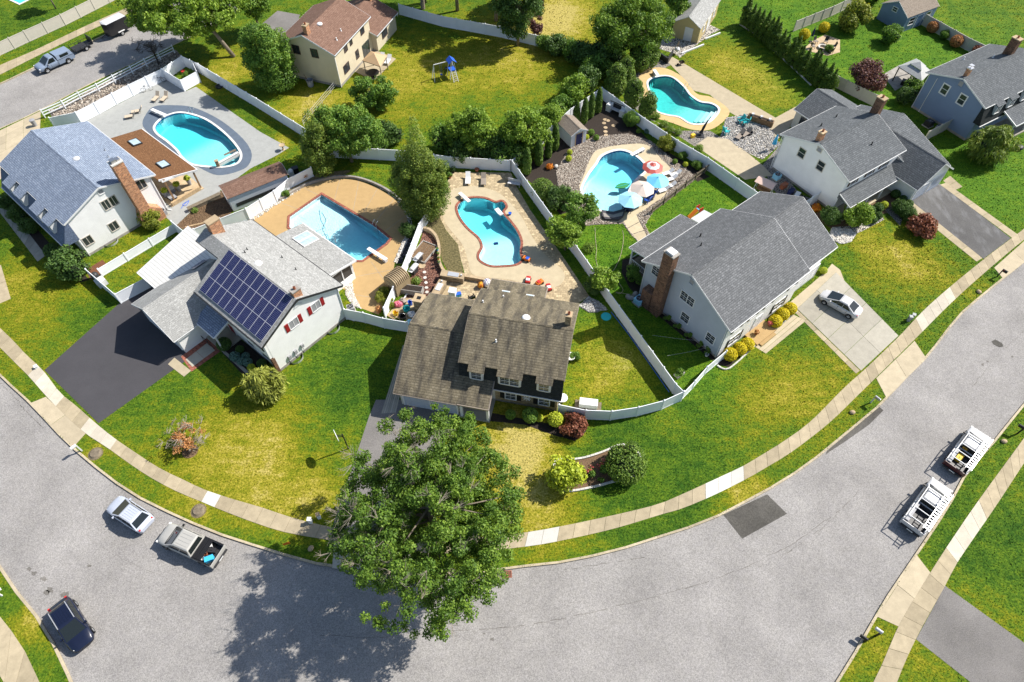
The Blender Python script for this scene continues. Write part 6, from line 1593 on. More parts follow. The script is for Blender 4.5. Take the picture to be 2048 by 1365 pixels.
shrub_kind('yew',[(0,0,1.1,1.6,1.45,1.15)] + clumps((0,0,1.3,1.35,1.2,.9),22,(.4,.6),9),9000,.1,'leaf_arb',9,shell=.85)
shrub_kind('lime',clumps((0,0,1.3,1.1,1.0,.9),26,(.4,.65),10,.7),3600,.15,'leaf_lime',10,core=False,shell=.4)
shrub_kind('bushy',clumps((0,0,1.4,1.2,1.2,1.0),30,(.45,.75),12,.85) + [(0,0,.9,1.0,1.0,.9)],6000,.14,'leaf_mid',12,shell=.45)
shrub_kind('bushy_bright',clumps((0,0,1.6,1.5,1.5,1.3),40,(.45,.8),13,.85),8000,.16,'leaf_bright',13,core=False,shell=.4)
shrub_kind('bushy_dark',clumps((0,0,1.4,1.4,1.4,1.2),32,(.5,.8),14,.85) + [(0,0,1.0,1.1,1.1,1.0)],6500,.14,'leaf_dark',14,shell=.45)
shrub_kind('yellowish',clumps((0,0,1.5,1.4,1.4,1.2),34,(.45,.75),15,.85),6500,.15,'leaf_yellowish',15,core=False,shell=.4)
shrub_kind('weep',clumps((0,0,1.5,1.3,1.3,.85),30,(.4,.7),16,.9) + [(0,0,.8,1.5,1.5,.8)],6500,.09,'leaf_weep',16,shell=.55,aspect=5.0,droop=1)
shrub_kind('weepgreen',clumps((0,0,2.2,1.9,1.9,1.3),34,(.5,.85),17,.9) + [(0,0,1.2,2.1,2.1,1.2)],8500,.1,'leaf_cedar',17,shell=.55,aspect=5.0,droop=1)
shrub_kind('column',[(0,0,.9,.5,.5,.9),(0,0,2.0,.5,.5,1.1),(0,0,3.0,.36,.36,.95),(0,0,3.6,.18,.18,.5)],4600,.085,'leaf_arb',18,shell=.88,aspect=2.2)
shrub_kind('hedge_arb',[(0,0,.9,.8,.8,1.0),(0,0,2.0,.62,.62,1.1),(0,0,3.1,.4,.4,1.0),(0,0,4.0,.18,.18,.7)] + clumps((0,0,2.0,.8,.8,1.7),14,(.25,.4),19),4200,.11,'leaf_arb',19,shell=.75,aspect=2.0)
shrub_kind('egg',[(0,0,1.4,1.15,1.15,1.45),(0,0,2.7,.85,.85,1.2)] + clumps((0,0,2.0,.95,.95,1.6),20,(.35,.5),20),6500,.1,'leaf_arb',20,shell=.86,aspect=2.0)
shrub_kind('spiky',[(0,0,.3,.5,.5,.35)],260,.07,'blade',21,core=False,shell=.2,aspect=7.0)
shrub_kind('roses',clumps((0,0,.5,.5,.5,.35),9,(.2,.3),22),900,.09,'leaf_mid',22,core=False,shell=.4)
shrub_kind('roses_red',clumps((0,0,.62,.45,.45,.3),8,(.16,.22),23),300,.1,'petal_pink',23,core=False,shell=.6)
shrub_kind('orange_plant',[(0,0,.3,.45,.45,.35)],240,.08,'petal_orange',24,core=False,shell=.1,aspect=6.0)
shrub_kind('rusty',clumps((0,0,1.0,1.7,1.5,.6),15,(.3,.5),25,.7),900,.12,'leaf_rust',25,core=False,shell=.3)
shrub_kind('gold_big',[(0,0,.8,.85,.85,.8)],2400,.1,'leaf_gold',26,shell=.84)
# gold balls in front of the grey house
gold = ['first','second','third','fourth','fifth','sixth']
for (x,y),o_ in zip([(1459,709),(1478,698),(1493,689),(1549,643),(1563,629),(1578,618)],gold):
    shrub('ball','round golden shrub, %s from the left in front of the grey house' % o_,x,y + 4,1.05,'golden shrubs in front of the grey house',h=.3)
shrub('limeball','small lime green shrub by the garage corner of the grey house',1645,546,.6)
# brown roofed house front
shrub('greenball','round green shrub under the dormer windows',1060,838,1.15); shrub('limeball','round lime green shrub right of the dark green one under the windows',1110,846,1.1); shrub('limeball','small pale shrub squeezed behind the round green shrub',1078,840,.6); shrub('redmound','mounded dark red shrub by the curved white fence',1149,862,1.25); shrub('greenball','small green shrub left of the round ones by the porch',1021,834,.75)
shrub('yew','large round clipped evergreen in the front island bed',1249,940,1.25,name='evergreen_shrub'); shrub('lime','spreading lime green shrub at the left end of the island bed',1128,965,1.35)
for x,y,s,t in ((1206,938,1.2,'tallest rose bush with red flowers in the island bed'),(1182,948,1.0,'middle rose bush with red flowers in the island bed')):
    T_ = shrub('roses',t,x,y,s); 
    o = leaf_mesh('flowers',SHC['roses_red'][0],120,.09,'petal_pink',T_,5,.6,.5,1.1); o['kind'] = 'stuff'
shrub('roses','small green plant left of the roses in the island bed',1160,942,.9); shrub('roses','low green plant at the front of the island bed',1200,962,.6)
# solar house front
for x,y,k,s,t in ((452,696,'box',1.2,'dark round shrub by the porch post of the solar house'),(472,718,'bluesm',1.25,'largest pale blue green shrub in the solar house bed'),(493,716,'bluesm',.95,'upper blue green shrub in the solar house bed'),(485,727,'bluesm',1.0,'lower left blue green shrub in the solar house bed'),(498,729,'bluesm',1.1,'blue green shrub next to the small lime one'),(505,740,'limeball',.6,'small lime ball shrub near the weeping tree'),(526,732,'box',.8,'dark shrub at the right end of the solar house bed'),(482,703,'box',.7,'dark low shrub against the solar house front wall')): shrub(k,t,x,y,s)
shrub('weep','pale green weeping tree on the lawn by the solar house',541,784,1.28,name='weeping_tree',cat='tree')
# white house left
shrub('bushy_dark','large glossy green shrub at the corner of the white house',152,545,1.25,h=.2); shrub('box','dark round shrub by the front step of the white house',113,512,1.5); shrub('yellowish','yellow green shrub at the foot of the orange chimney',307,452,.78)
for x,y,s,t in ((22,415,1.0,'leftmost dark shrub along the shaded front of the white house'),(45,440,1.1,'second dark shrub along the shaded front of the white house'),(66,462,1.0,'third dark shrub along the shaded front of the white house')): shrub('bushy_dark',t,x,y,s * .65)
# white stucco house front
for x,y,s,t in ((1736,428,1.05,'upper left clipped boxwood ball in the stucco house bed'),(1752,423,1.05,'upper right clipped boxwood ball in the stucco house bed'),(1743,445,.85,'lower left clipped boxwood ball in the stucco house bed'),(1754,437,.8,'lower right clipped boxwood ball in the stucco house bed'),(1788,394,.9,'dark ball shrub nearest the porch of the stucco house'),(1803,404,.8,'dark ball shrub along the garage wall'),(1815,413,.8,'dark ball shrub at the garage corner')): shrub('box',t,x,y,s,'clipped ball shrubs at the stucco house')
for k,(x,y) in enumerate(((1795,424),(1805,431),(1814,438))): shrub('bushy_dark',['left lobe of the dark hedge beside the asphalt driveway','middle lobe of the dark hedge beside the asphalt driveway','right lobe of the dark hedge beside the asphalt driveway'][k],x,y,.6)
shrub('limeball','small yellow green plant beside the stucco house porch steps',1765,416,.7); shrub('redmound','round dark red shrub beside the asphalt driveway',1839,466,1.6); shrub('bushy_bright','loose light green shrub left of the boxwood balls',1703,448,.98); shrub('bushy_dark','dark shrub with white flowers at the corner of the stucco house',1657,444,.75); shrub('orange_plant','orange plant in a pot by the short white fence',1631,420,1.2,name='potted_plant')
# blue house yard
shrub('weepgreen','big weeping evergreen in front of the blue house',1962,318,1.22,name='weeping_tree',cat='tree'); shrub('plum','plum coloured tree beside the beige fence',1722,186,1.42,name='plum_tree',cat='tree')
shrub('yellowish','yellow green bushy tree next to the blue shed',1700,58,1.5,name='bushy_tree',cat='tree'); shrub('gold_big','round golden shrub left of the yellow green tree',1645,64,.95); shrub('gold_big','round golden shrub at the end of the arborvitae hedge',1606,78,.95); shrub('bushy','dark green shrub in front of the blue shed',1776,86,1.1)
shrub('tanball','round tan shrub nearest the blue shed by the fence',1861,64,1.0); shrub('bushy','small green shrub between two tan shrubs by the fence',1886,78,.55); shrub('tanball','round orange tan shrub second along the fence',1908,93,1.05); shrub('redmound','red shrub behind the roof of the blue house',1952,112,1.1)
shrub('bushy','leafy green shrub behind the dark gazebo',1822,190,.95); shrub('bushy_dark','dark shrub between the gazebo and the blue house',1806,205,.8); shrub('spiky','small yellow green grass tuft by the fire ring',1600,95,.9); shrub('bushy','green shrub at the fire ring edge',1656,104,.45)
shrub('bushy','green tree behind the blue shed at the top',1736,8,1.1)
# arborvitae hedge (individual trees)
ORD = 'first second third fourth fifth sixth seventh eighth ninth tenth eleventh twelfth thirteenth fourteenth fifteenth sixteenth seventeenth eighteenth nineteenth'.split()
hx = np.linspace(0,1,19)
for i,t in enumerate(hx):
    a,b = S(1488,52),S(1654,190); p = a.lerp(b,float(t))
    shrub('hedge_arb','%s arborvitae from the far end of the long hedge' % ORD[i],0,0,random.uniform(.85,1.08),'arborvitae in the long hedge',world=(p.x + random.uniform(-.2,.2),p.y + random.uniform(-.2,.2)),name='arborvitae',cat='arborvitae')
# columns between the two middle yards
for (x,y),t in zip([(1054,349),(1077,331),(1096,316),(1109,301),(1151,250),(1167,248),(1180,236),(1195,226)],('first','second','third','fourth','fifth','sixth','seventh','eighth')):
    shrub('column','slim columnar evergreen, %s of the row counted from the grey patio corner' % t,x,y,random.uniform(.92,1.05),'columnar evergreens by the small white shed',name='columnar_evergreen',cat='evergreen')
# egg shaped evergreens by the teal pool
for x,y,s,t in ((1228,192,1.3,'egg shaped evergreen behind the white fence, leftmost'),(1248,174,1.2,'egg shaped evergreen between the leftmost and the gravel'),(1264,212,1.1,'egg shaped evergreen in the middle of the group by the fence'),(1292,236,1.05,'egg shaped evergreen nearest the teal water'),(1276,142,1.3,'egg shaped evergreen at the back by the black wall'),(1296,134,1.25,'egg shaped evergreen next to the black wall')): shrub('egg',t,x,y,s,name='egg_evergreen',cat='evergreen')
# umbrella pool garden
shrub('yew','round clipped olive shrub at the fence corner of the umbrella pool garden',1084,392,.98); shrub('bushy','green bush beside the white fence by the garden bench',1261,250,.78); shrub('yellowish','loose shrub halfway along the fence below the bench',1330,298,.7)
for x,y,k,s,t in ((1173,278,'limeball',.5,'lime cushion plant left by the white shed'),(1182,270,'greenball',.65,'green cushion plant behind the lime one by the white shed'),(1192,280,'greenball',.6,'green cushion plant right by the white shed'),(1139,309,'limeball',.55,'lime cushion plant left in the black mulch'),(1137,322,'limeball',.6,'yellow green cushion plant near the rock edge'),(1276,266,'greenball',.45,'small green plant under the fence by the bench'),(1293,266,'bluesm',.8,'grey green plant under the fence'),(1364,318,'bushy',.42,'small shrub along the fence above the umbrellas'),(1349,327,'greenball',.5,'small round plant above the red umbrella'),(1370,333,'limeball',.5,'lime plant in the black mulch right of the umbrellas'),(1393,338,'bushy',.45,'small shrub at the mulch corner by the picket fence')): shrub(k,t,x,y,s)
shrub('orange_plant','orange spiky plant by the egg of rocks near the patio corner',1099,337,1.0)
for k,(x,y) in enumerate(((1312,236),(1328,252),(1340,262),(1355,268),(1398,300))): shrub('spiky','%s yellow grass tuft from the left along the fence below the teal pool' % ORD[k],x,y,1.1,'grass tufts below the teal pool',name='grass_tuft',cat='grass tuft')
# trees and bushes by the grey house boundary
tree('crape_tree','bright green tree leaning over the fence by the curved pool',S(1130,500),(-.2,.4,2.6,1.9,1.7,1.3),34,(.5,.85),7000,.17,'leaf_bright',.1,seed=31,shell=.35)
tree('garden_tree','darker green tree above the bright one by the rock bed',S(1158,448),(0,.2,2.4,2.1,1.8,1.3),34,(.5,.85),6500,.16,'leaf_mid',.1,seed=32,shell=.35)
shrub('bushy_dark','dark bush between the round shrub and the rock bed tree',1118,412,1.0)
tree('crape_tree','small airy tree straddling the white fence by the grey house yard',S(1202,580),(0,.1,1.9,1.6,1.3,.9),24,(.4,.65),3400,.16,'leaf_bright',.07,seed=33,shell=.3)
shrub('bushy_dark','dark low bush left of the airy tree by the fence',1185,582,.7); shrub('bushy','green shrub in the bed beside the grey house porch',1264,556,.62); shrub('bushy','smaller green shrub under the grey house porch railing',1282,570,.42); shrub('spiky','leafy green plant on the lawn edge by the fence',1178,500,1.4)
for k,(x,y) in enumerate(((1332,640),(1352,656),(1374,674),(1398,694),(1414,706))): shrub('roses','%s low dark plant from the chimney along the grey house side wall' % ORD[k],x,y,.8,'low plants along the grey house side wall',name='garden_plant',cat='plant')
# middle trees behind the pools
tree('cedar_tree','tall pointed cedar tree behind the ochre deck and curved pool',S(853,428),(-.2,.3,5.0,3.3,3.0,4.4),230,(.4,.7),60000,.11,'leaf_cedar',.2,'bark_dark',41,shell=.55,squash=1.1,extra=[(0,0,2.8,3.1,2.9,2.7),(-.1,.2,10.2,1.1,1.1,2.0),(-.1,.2,12.4,.55,.55,1.6),(0,0,7.6,1.7,1.7,2.4),(0,0,1.4,2.6,2.5,1.4)])
shrub('bushy_dark','dark bush at the foot of the tall cedar',818,470,.62)
tree('cedar_tree','dark cedar tree behind the brown shed',S(650,350),(0,0,4.2,1.8,1.6,3.6),80,(.4,.75),13000,.13,'leaf_cedar',.16,'bark_dark',42,shell=.55,extra=[(0,0,2.6,1.3,1.3,2.4),(0,0,8.2,.7,.7,1.6),(0,0,1.0,1.4,1.4,1.0)])
tree('leafy_tree','broad bright green tree behind the white fence at the centre left',S(704,324),(-.2,.5,4.6,4.4,2.9,3.0),120,(.6,1.0),25000,.18,'leaf_mid',.18,seed=43)
tree('leafy_tree','bushy green tree at the patio corner of the tan house',S(752,216),(0,0,2.6,2.9,2.2,2.0),50,(.5,.9),9000,.18,'leaf_mid',.14,seed=44)
shrub('bushy_dark','dark shrub left of the tall cedar beyond the fence',780,284,1.1); shrub('bushy','green shrub beyond the fence next to the broad tree',760,300,.9)
tree('leafy_tree','light green tree beyond the fence right of the tall cedar',S(945,308),(0,0,3.7,3.3,2.4,2.7),80,(.55,.9),15000,.18,'leaf_bright',.14,seed=45)
tree('leafy_tree','light green bushy tree left of the columnar evergreens',S(1050,306),(0,0,3.6,3.6,2.6,2.7),90,(.55,.95),17000,.18,'leaf_bright',.14,seed=46)
for k,(x,y,s,kk) in enumerate(((900,300,1.5,'bushy'),(985,318,1.4,'bushy_dark'),(1012,326,1.2,'bushy'),(920,322,1.1,'bushy_dark'),(1035,326,1.0,'bushy_dark'))):
    shrub(kk,['shrub at the left foot of the light green tree beyond the fence','dark shrub between the two light green trees','green shrub right of the dark one beyond the fence','dark shrub under the light green tree beyond the fence','dark shrub below the bushy tree left of the columns'][k],x,y,s)
for k,(x,y,s,kk) in enumerate(((1098,256,1.15,'bushy_bright'),(1122,228,1.1,'bushy'),(1146,202,1.2,'bushy_bright'),(1168,180,1.3,'bushy_dark'),(1192,156,1.4,'bushy'),(1110,108,1.1,'bushy_dark'),(1140,118,1.15,'bushy'),(1170,130,1.3,'bushy_dark'),(1205,140,1.5,'bushy_dark'),(1090,100,.9,'bushy'))):
    shrub(kk,['bright','second','third','fourth','fifth','sixth','seventh','eighth','ninth','tenth'][k] + ' bush in the wild hedge left of the egg shaped evergreens',x,y,s,'bushes of the wild hedge')
# top trees
tree('shade_tree','broad olive green tree left of the cream shed',S(1262,126),(-.5,.5,5.8,5.8,5.0,3.6),140,(.8,1.3),34000,.19,'leaf_maple',.26,seed=51)
tree('shade_tree','dark green tree over the far white fence',S(1036,92),(-.3,.5,8.2,3.7,3.5,6.8),150,(.6,1.1),28000,.2,'leaf_dark',.2,seed=52); tree('shade_tree','dark tree at the top edge above the far fence',S(1085,14),(0,0,7.0,5.0,4.5,4.2),110,(.7,1.2),20000,.22,'leaf_mid',.2,seed=53)
for k,(x,y) in enumerate(((992,42),(915,22),(850,6))): tree('shade_tree',['dark tree at the top edge right of the willow','dark tree at the top edge just behind the willow','dark tree at the top edge beyond the far fence corner'][k],S(x,y),(0,0,11.5,4.8,4.4,3.8),100,(.7,1.2),17000,.22,'leaf_mid',.24,seed=70 + k)
tree('plum_tree','small purple leaved tree by the far white fence',S(1074,78),(0,0,2.2,1.0,1.0,1.2),16,(.35,.6),2200,.16,'leaf_plum',.07,seed=54)
tree('shade_tree','tall slim dark trees right of the broad olive tree',S(1345,52),(0,0,4.5,1.8,1.6,3.6),44,(.5,.9),9000,.18,'leaf_mid',.16,seed=55)
wl = thing('willow_tree','weeping willow at the top edge over the white fence','tree',S(846,18))
wc = clumps((0,1.5,7.2,3.6,3.0,1.6),26,(.7,1.1),56); rsw = random.Random(3)
limbs((0,0,0),(0,1.2,7.5),[c[:3] for c in wc],.3,5).build('trunk','bark',wl)
leaf_mesh('crown',wc + [(rsw.uniform(-3.4,3.4),rsw.uniform(-1.6,3),rsw.uniform(3.6,6),.45,.45,1.9) for _ in range(26)],17000,.07,'leaf_weep',wl,57,.2,.1,5.0,1.0)
tree('shade_tree','large spreading tree over the back street at the top left',S(468,114),(-5.4,1.8,7.2,9.0,6.0,3.2),230,(.7,1.15),46000,.22,'leaf_bright',.26,seed=58)
tree('shade_tree','green tree at the top left behind the spreading tree',S(520,62),(0,0,4.6,2.6,2.4,2.6),44,(.7,1.1),9000,.2,'leaf_mid',.16,seed=59)
tree('holly_tree','big dense evergreen beside the tan house',S(560,178),(-.4,.4,5.2,3.3,2.8,4.7),150,(.55,.95),32000,.16,'leaf_mid',.25,'bark_dark',60,shell=.6,extra=[(0,0,2.2,3.2,2.6,2.2),(-.2,.2,6,2.2,2.0,3.2)])
dt = thing('bare_tree','bare dark leafless small tree by the white rail fence','tree',S(318,130))
rsb = random.Random(4); ends = [(rsb.uniform(-2.1,2.1),rsb.uniform(-1.6,1.6),rsb.uniform(2.2,4.8)) for _ in range(26)]
limbs((0,0,0),(0,0,3.2),ends,.12,6,.5).build('trunk','bark_dark',dt); twigs(ends,5,1.1,7,.022).build('bare_twigs','bark_dark',dt)
dt = thing('dying_shrub','half dead rust coloured shrub on the front lawn','shrub',S(380,903))
ends = [(rsb.uniform(-2.0,1.7),rsb.uniform(-.4,2.2),rsb.uniform(.9,2.0)) for _ in range(26)]
limbs((0,0,0),(-.1,.3,.8),ends,.09,8,.4).build('branches','twig',dt); twigs(ends,5,.8,9,.02).build('bare_twigs','twig',dt)
rb_ = clumps((-.2,.8,1.2,1.9,1.5,.5),18,(.3,.5),25,.7); leaf_mesh('foliage',rb_,1300,.12,'leaf_rust',dt,61,.3)
MB().lathe([(.75,0),(.7,.05),(.3,.07),(.001,.07)],n=16).build('mulch_ring','mulch_brown',dt)
tree('street_tree','small tree beyond the beige fence in the top left corner',S(112,18),(0,0,4.0,1.8,1.5,1.4),20,(.5,.9),3000,.2,'leaf_mid',.1,seed=63)
# stumps
for x,y,t in ((191,908,'cut tree stump on the grass strip near the white mailbox'),(397,1022,'cut tree stump on the grass strip by the champagne pickup')):
    st_ = thing('tree_stump',t,'tree stump',S(x,y)); MB().lathe([(.62,0),(.5,.08),(.42,.16),(.001,.17)],n=18).build('wood','wood_grey',st_); MB().lathe([(.7,.0),(.55,.03),(.4,.03)],n=18).build('chips','soil',st_)

# ================================================================ FURNITURE AND SMALL THINGS
def chaise(label,px,py,rz,m='white',frame='white',group=None,back=.7,s=1.0,z=.02):
    p = S(px,py); T = thing('lounge_chair',label,'lounge chair',(p.x,p.y,z),rz,group); T.scale = (s,s,s)
    MB().box(-.75,.5,-.31,.31,.3,.35).build('seat',m,T); b = MB().box(0,.72,-.31,.31,-.03,.03).build('backrest',m,T); b.location = (.5,0,.33); b.rotation_euler = (0,-back,0)
    for y in (-.31,.31): MB().beam((-.78,y,.3),(.55,y,.3),.05).build('side_rail',frame,T)
    for x in (-.6,.42):
        for y in (-.29,.29): MB().box(x - .025,x + .025,y - .025,y + .025,0,.3).build('leg',frame,T)
    return T
def armchair(label,px,py,rz,m,group=None,name='patio_chair',s=1.0,z=.02):
    p = S(px,py); T = thing(name,label,'chair',(p.x,p.y,z),rz,group); T.scale = (s,s,s)
    MB().obox((0,0,.36),(.55,.55,.05),ry=.12).build('seat',m,T); MB().obox((-.32,0,.68),(.05,.56,.68),ry=-.3).build('backrest',m,T)
    for y in (-.3,.3):
        MB().box(-.3,.32,y - .05,y + .05,.55,.59).build('armrest',m,T)
        for x in (-.25,.27): MB().box(x - .03,x + .03,y - .03,y + .03,0,.56).build('leg',m,T)
    return T
def umbrella(label,px,py,m,m2=None,r=1.35,h=2.4,z=.06,rings=False):
    p = S(px,py,h); T = thing('patio_umbrella',label,'umbrella',(p.x,p.y,z))
    MB().cyl((0,0,0),.25,.08,14).build('base','metal_dark',T); MB().cyl((0,0,.05),.022,h + .0,8).build('pole','lightgrey',T)
    n = 8
    P = lambda k,rr,zz: (rr * math.cos(2 * PI * k / n + .2),rr * math.sin(2 * PI * k / n + .2),zz)
    bands = [(0.0,h + .02,.33 * r),(.33 * r,0,.62 * r),(.62 * r,0,r)] if rings else [(0.0,0,r)]
    zf = lambda rr: h - .62 * (rr / r) ** 1.15
    for k in range(n):
        for j,(r0,_,r1) in enumerate(bands):
            mm = (m if j % 2 == 0 else m2) if rings else m
            if rings and j == 0: mm = m
            pts = [P(k,r1,zf(r1)),P(k + 1,r1,zf(r1)),P(k + 1,r0,zf(r0)),P(k,r0,zf(r0))] if r0 > 0 else [P(k,r1,zf(r1)),P(k + 1,r1,zf(r1)),(0,0,zf(0))]
            MB().raw(pts + [(a,b,c - .012) for a,b,c in pts],[tuple(range(len(pts))),tuple(range(len(pts),2 * len(pts)))[::-1]]).build('canopy_panel',mm,T)
        MB().beam((0,0,h - .03),P(k,r,zf(r) - .02),.02).build('rib','lightgrey',T)
    MB().cyl((0,0,h - .02),.05,.12,8).build('finial','lightgrey',T)
    return T
def diving_board(label,a,b,m='white',z=.45,w=.48,base='lightgrey'):
    A,B = S(*a,z),S(*b,z); d = (B - A); L = d.length; rz = math.atan2(d.y,d.x)
    T = thing('diving_board',label,'diving board',(A.x,A.y,0),rz)
    MB().box(0,L,-w / 2,w / 2,z,z + .06).build('board',m,T,bevel=.02); MB().box(.05,.5,-w / 2 + .04,w / 2 - .04,0.02,z).build('base',base,T); MB().box(L * .4,L * .4 + .25,-w / 2 + .06,w / 2 - .06,.02,z).build('fulcrum',base,T)
    return T
def pool_ladder(label,px,py,rz):
    p = S(px,py); T = thing('pool_ladder',label,'pool ladder',(p.x,p.y,.05),rz)
    for y in (-.25,.25): MB().tube([(-.55,y,0),(-.55,y,.65),(-.3,y,.85),(0,y,.82),(.18,y,.6),(.2,y,-.9)],.025,6).build('rail','chrome',T)
    for z in (-.3,-.6): MB().box(.14,.26,-.25,.25,z - .02,z + .02).build('step','acrylic',T)
    return T
def ac_unit(label,px,py,rz,m='lightgrey',s=.8,h=.75):
    p = S(px,py); T = thing('air_conditioner',label,'air conditioner',(p.x,p.y,0),rz)
    MB().box(-s / 2 - .1,s / 2 + .1,-s / 2 - .1,s / 2 + .1,0,.08).build('pad','slab_grey',T); MB().box(-s / 2,s / 2,-s / 2,s / 2,.08,h).build('case',m,T,bevel=.03)
    MB().lathe([(.34 * s / .8,h),(.34 * s / .8,h + .03),(.3 * s / .8,h + .03),(.28 * s / .8,h + .005),(.001,h + .005)],n=16).build('fan_ring','metal_dark',T)
    for k in range(4): MB().beam((0,0,h + .02),(.3 * math.cos(k * PI / 2 + .4),.3 * math.sin(k * PI / 2 + .4),h + .02),.04,.02).build('fan_blade','grey',T)
    return T
def pot(label,px,py,m='terracotta',plant='leaf_mid',r=.25,h=.4,n=260,name='potted_plant',size=.1,z=.02,spread=1.3):
    p = S(px,py); T = thing(name,label,'potted plant',(p.x,p.y,z))
    MB().lathe([(r * .65,0),(r,h),(r * 1.08,h),(r * .9,h - .03),(.001,h - .04)],n=14).build('pot',m,T)
    if plant: leaf_mesh('foliage',[(0,0,h + r * .7,r * spread,r * spread,r)],n,size,plant,T,int(px),.3)
    return T
def mailbox(label,px,py,rz,m='white',post='white',h=1.05,arm=.0):
    p = S(px,py); T = thing('mailbox',label,'mailbox',(p.x,p.y,0),rz)
    MB().box(-.06,.06,-.06,.06,0,h).box(-.06,.5,-.05,.05,h - .1,h - .02).build('post',post,T)
    prof = [(-.1,0),(.1,0),(.1,.14)] + [(.1 * math.cos(a),.14 + .1 * math.sin(a)) for a in [PI * k / 6 for k in range(1,6)]] + [(-.1,.14)]; n = len(prof)
    o = MB().raw([(x,a * 1.1,h + b * 1.1) for x in (-.05,.5) for a,b in prof],[tuple(range(n))[::-1],tuple(range(n,2 * n))] + [(i,(i + 1) % n,n + (i + 1) % n,n + i)[::-1] for i in range(n)]).build('box',m,T)
    MB().box(.1,.13,-.13,-.115,h + .08,h + .28).build('flag','red',T); MB().box(.5,.515,-.1,.1,h + .01,h + .22).build('door',m,T)
    return T
def hose(label,pts,m,r=.02,name='garden_hose',z=.03,cat='hose'):
    P = smooth_line([S(x,y) + Vector((0,0,z)) for x,y in pts],8); o = MB().tube(P,r,5).build(name,m); return tag(o,label,cat)
def boxy(name,label,cat,px,py,rz,s,m,top=None,z=0.0,h=0):
    p = S(px,py,h); T = thing(name,label,cat,(p.x,p.y,z),rz)
    MB().box(-s[0] / 2,s[0] / 2,-s[1] / 2,s[1] / 2,0,s[2]).build('body',m,T,bevel=.02)
    if top: MB().box(-s[0] / 2 - .03,s[0] / 2 + .03,-s[1] / 2 - .03,s[1] / 2 + .03,s[2],s[2] + .05).build('top',top,T)
    return T
aim = lambda a,b: head(a,b)

# ---- kidney pool yard
diving_board('white diving board at the kidney pool',(303,219),(333,232)); pool_ladder('chrome ladder at the far side of the kidney pool',384,228,aim((392,216),(380,236)))
sw_ = thing('spa_wall','low white wall cutting off the corner of the kidney pool','wall',S(437,330)); MB().beam(S(438,330) + Vector((0,0,.0)),S(478,308) + Vector((0,0,0)),.3,.5).build('wall','white_conc',sw_,world=True); MB().beam(S(438,330) + Vector((0,0,.28)),S(478,308) + Vector((0,0,.28)),.36,.06).build('cap','white_conc',sw_,world=True)
boxy('statue_pedestal','small stone pillar at the near edge of the kidney pool','pillar',437,333,.3,(.4,.4,.9),'brick_tan','stone_tan')
diving_board('dark plank ledge over the kidney pool',(472,300),(448,311),'wood_grey',.2,.35)
for k,(x,y,r_) in enumerate(((313,200,2.0),(330,200,2.0),(262,236,.35),(275,226,.35))): chaise(['tan folding lounger, left of the pair by the bicycles','tan folding lounger, right of the pair by the bicycles','tan lounger nearest the blue roof by the kidney pool','tan lounger second from the blue roof by the kidney pool'][k],x,y,r_ if k > 1 else R(75),'beige','taupe','tan loungers at the kidney pool',.9,.95)
def bicycle(label,px,py,rz,m):
    p = S(px,py); T = thing('bicycle',label,'bicycle',(p.x,p.y,.02),rz)
    for x in (-.52,.52):
        o = MB().tube([(x + .33 * math.cos(a),0,.34 + .33 * math.sin(a)) for a in [2 * PI * k / 18 for k in range(18)]],.022,5,True).build('wheel','rubber',T)
        sp_ = MB()
        for k in range(6): sp_.beam((x,0,.34),(x + .32 * math.cos(k * PI / 3),0,.34 + .32 * math.sin(k * PI / 3)),.008)
        sp_.build('spokes','alu',o)
    f = MB()
    for a,b in (((-.52,.34),(-.12,.34)),((-.12,.34),(-.2,.82)),((-.52,.34),(-.18,.72)),((-.12,.34),(.34,.74)),((-.18,.74),(.34,.78)),((.52,.34),(.32,.95))): f.beam((a[0],0,a[1]),(b[0],0,b[1]),.035)
    f.build('frame',m,T); MB().box(-.33,-.07,-.07,.07,.84,.9).build('saddle','black',T); MB().beam((.32,-.28,1.0),(.32,.28,1.0),.03).build('handlebar','chrome',T)
bicycle('white bicycle leaning by the white fence',296,183,R(30),'white'); bicycle('dark bicycle beside the white enclosure',322,166,R(25),'metal_dark')
small('trash_can','dark grey bin outside the corner of the kidney pool fence','bin',MB().lathe([(.26,0),(.32,.85),(.36,.85),(.36,.95),(.001,1.0)],n=14),'grey',S(71,252))
hose('blue hose coiled on the grey deck',[(362,418),(370,408),(378,402),(372,412),(365,410),(374,404)],'blue',.03); shrub('spiky','bright yellow leafy plant by the deck wall',391,424,.8,name='garden_plant',cat='plant')
small('timber_plank','pale plank lying on the wood chip bed','plank',MB().box(-1.3,1.3,-.08,.08,.02,.07).box(-1.3,1.3,-.09,-.08,.02,.08),'wood_pale',S(393,450),R(20))
boxy('storage_bench','long low grey bench box at the deck edge by the shed','bench',410,408,R(40),(4.2,.5,.45),'wood_grey','wood_grey')
ac_unit('round topped air conditioner between the white house and the deck',328,430,R(-41),'grey'); 
boxy('outdoor_sofa','dark sofa under the rust brown patio roof','sofa',344,398,R(-41),(1.9,.8,.5),'black','grey',.1); boxy('outdoor_sofa','pale grey sofa under the rust brown patio roof','sofa',338,388,R(49),(1.6,.8,.5),'grey','lightgrey',.1)
for k,(x,y) in enumerate(((336,396),(360,383),(381,371))): pot(['leftmost leafy plant under the patio roof edge','middle leafy plant under the patio roof edge','rightmost leafy plant by the patio post'][k],x,y,'grey','leaf_lime',.3,.9,300,size=.14,z=.1)
pf = thing('pool_filter','grey dome filter tank beside the low white fence','pool filter',S(196,560),R(-41)); MB().ball((0,0,.75),(.42,.42,.4),14,8).cyl((0,0,0),.4,.75,14).build('tank','metal_dark',pf,smooth=True); MB().box(.6,1.5,-.5,.5,0,.8).build('pump_box','lightgrey',pf,bevel=.03)
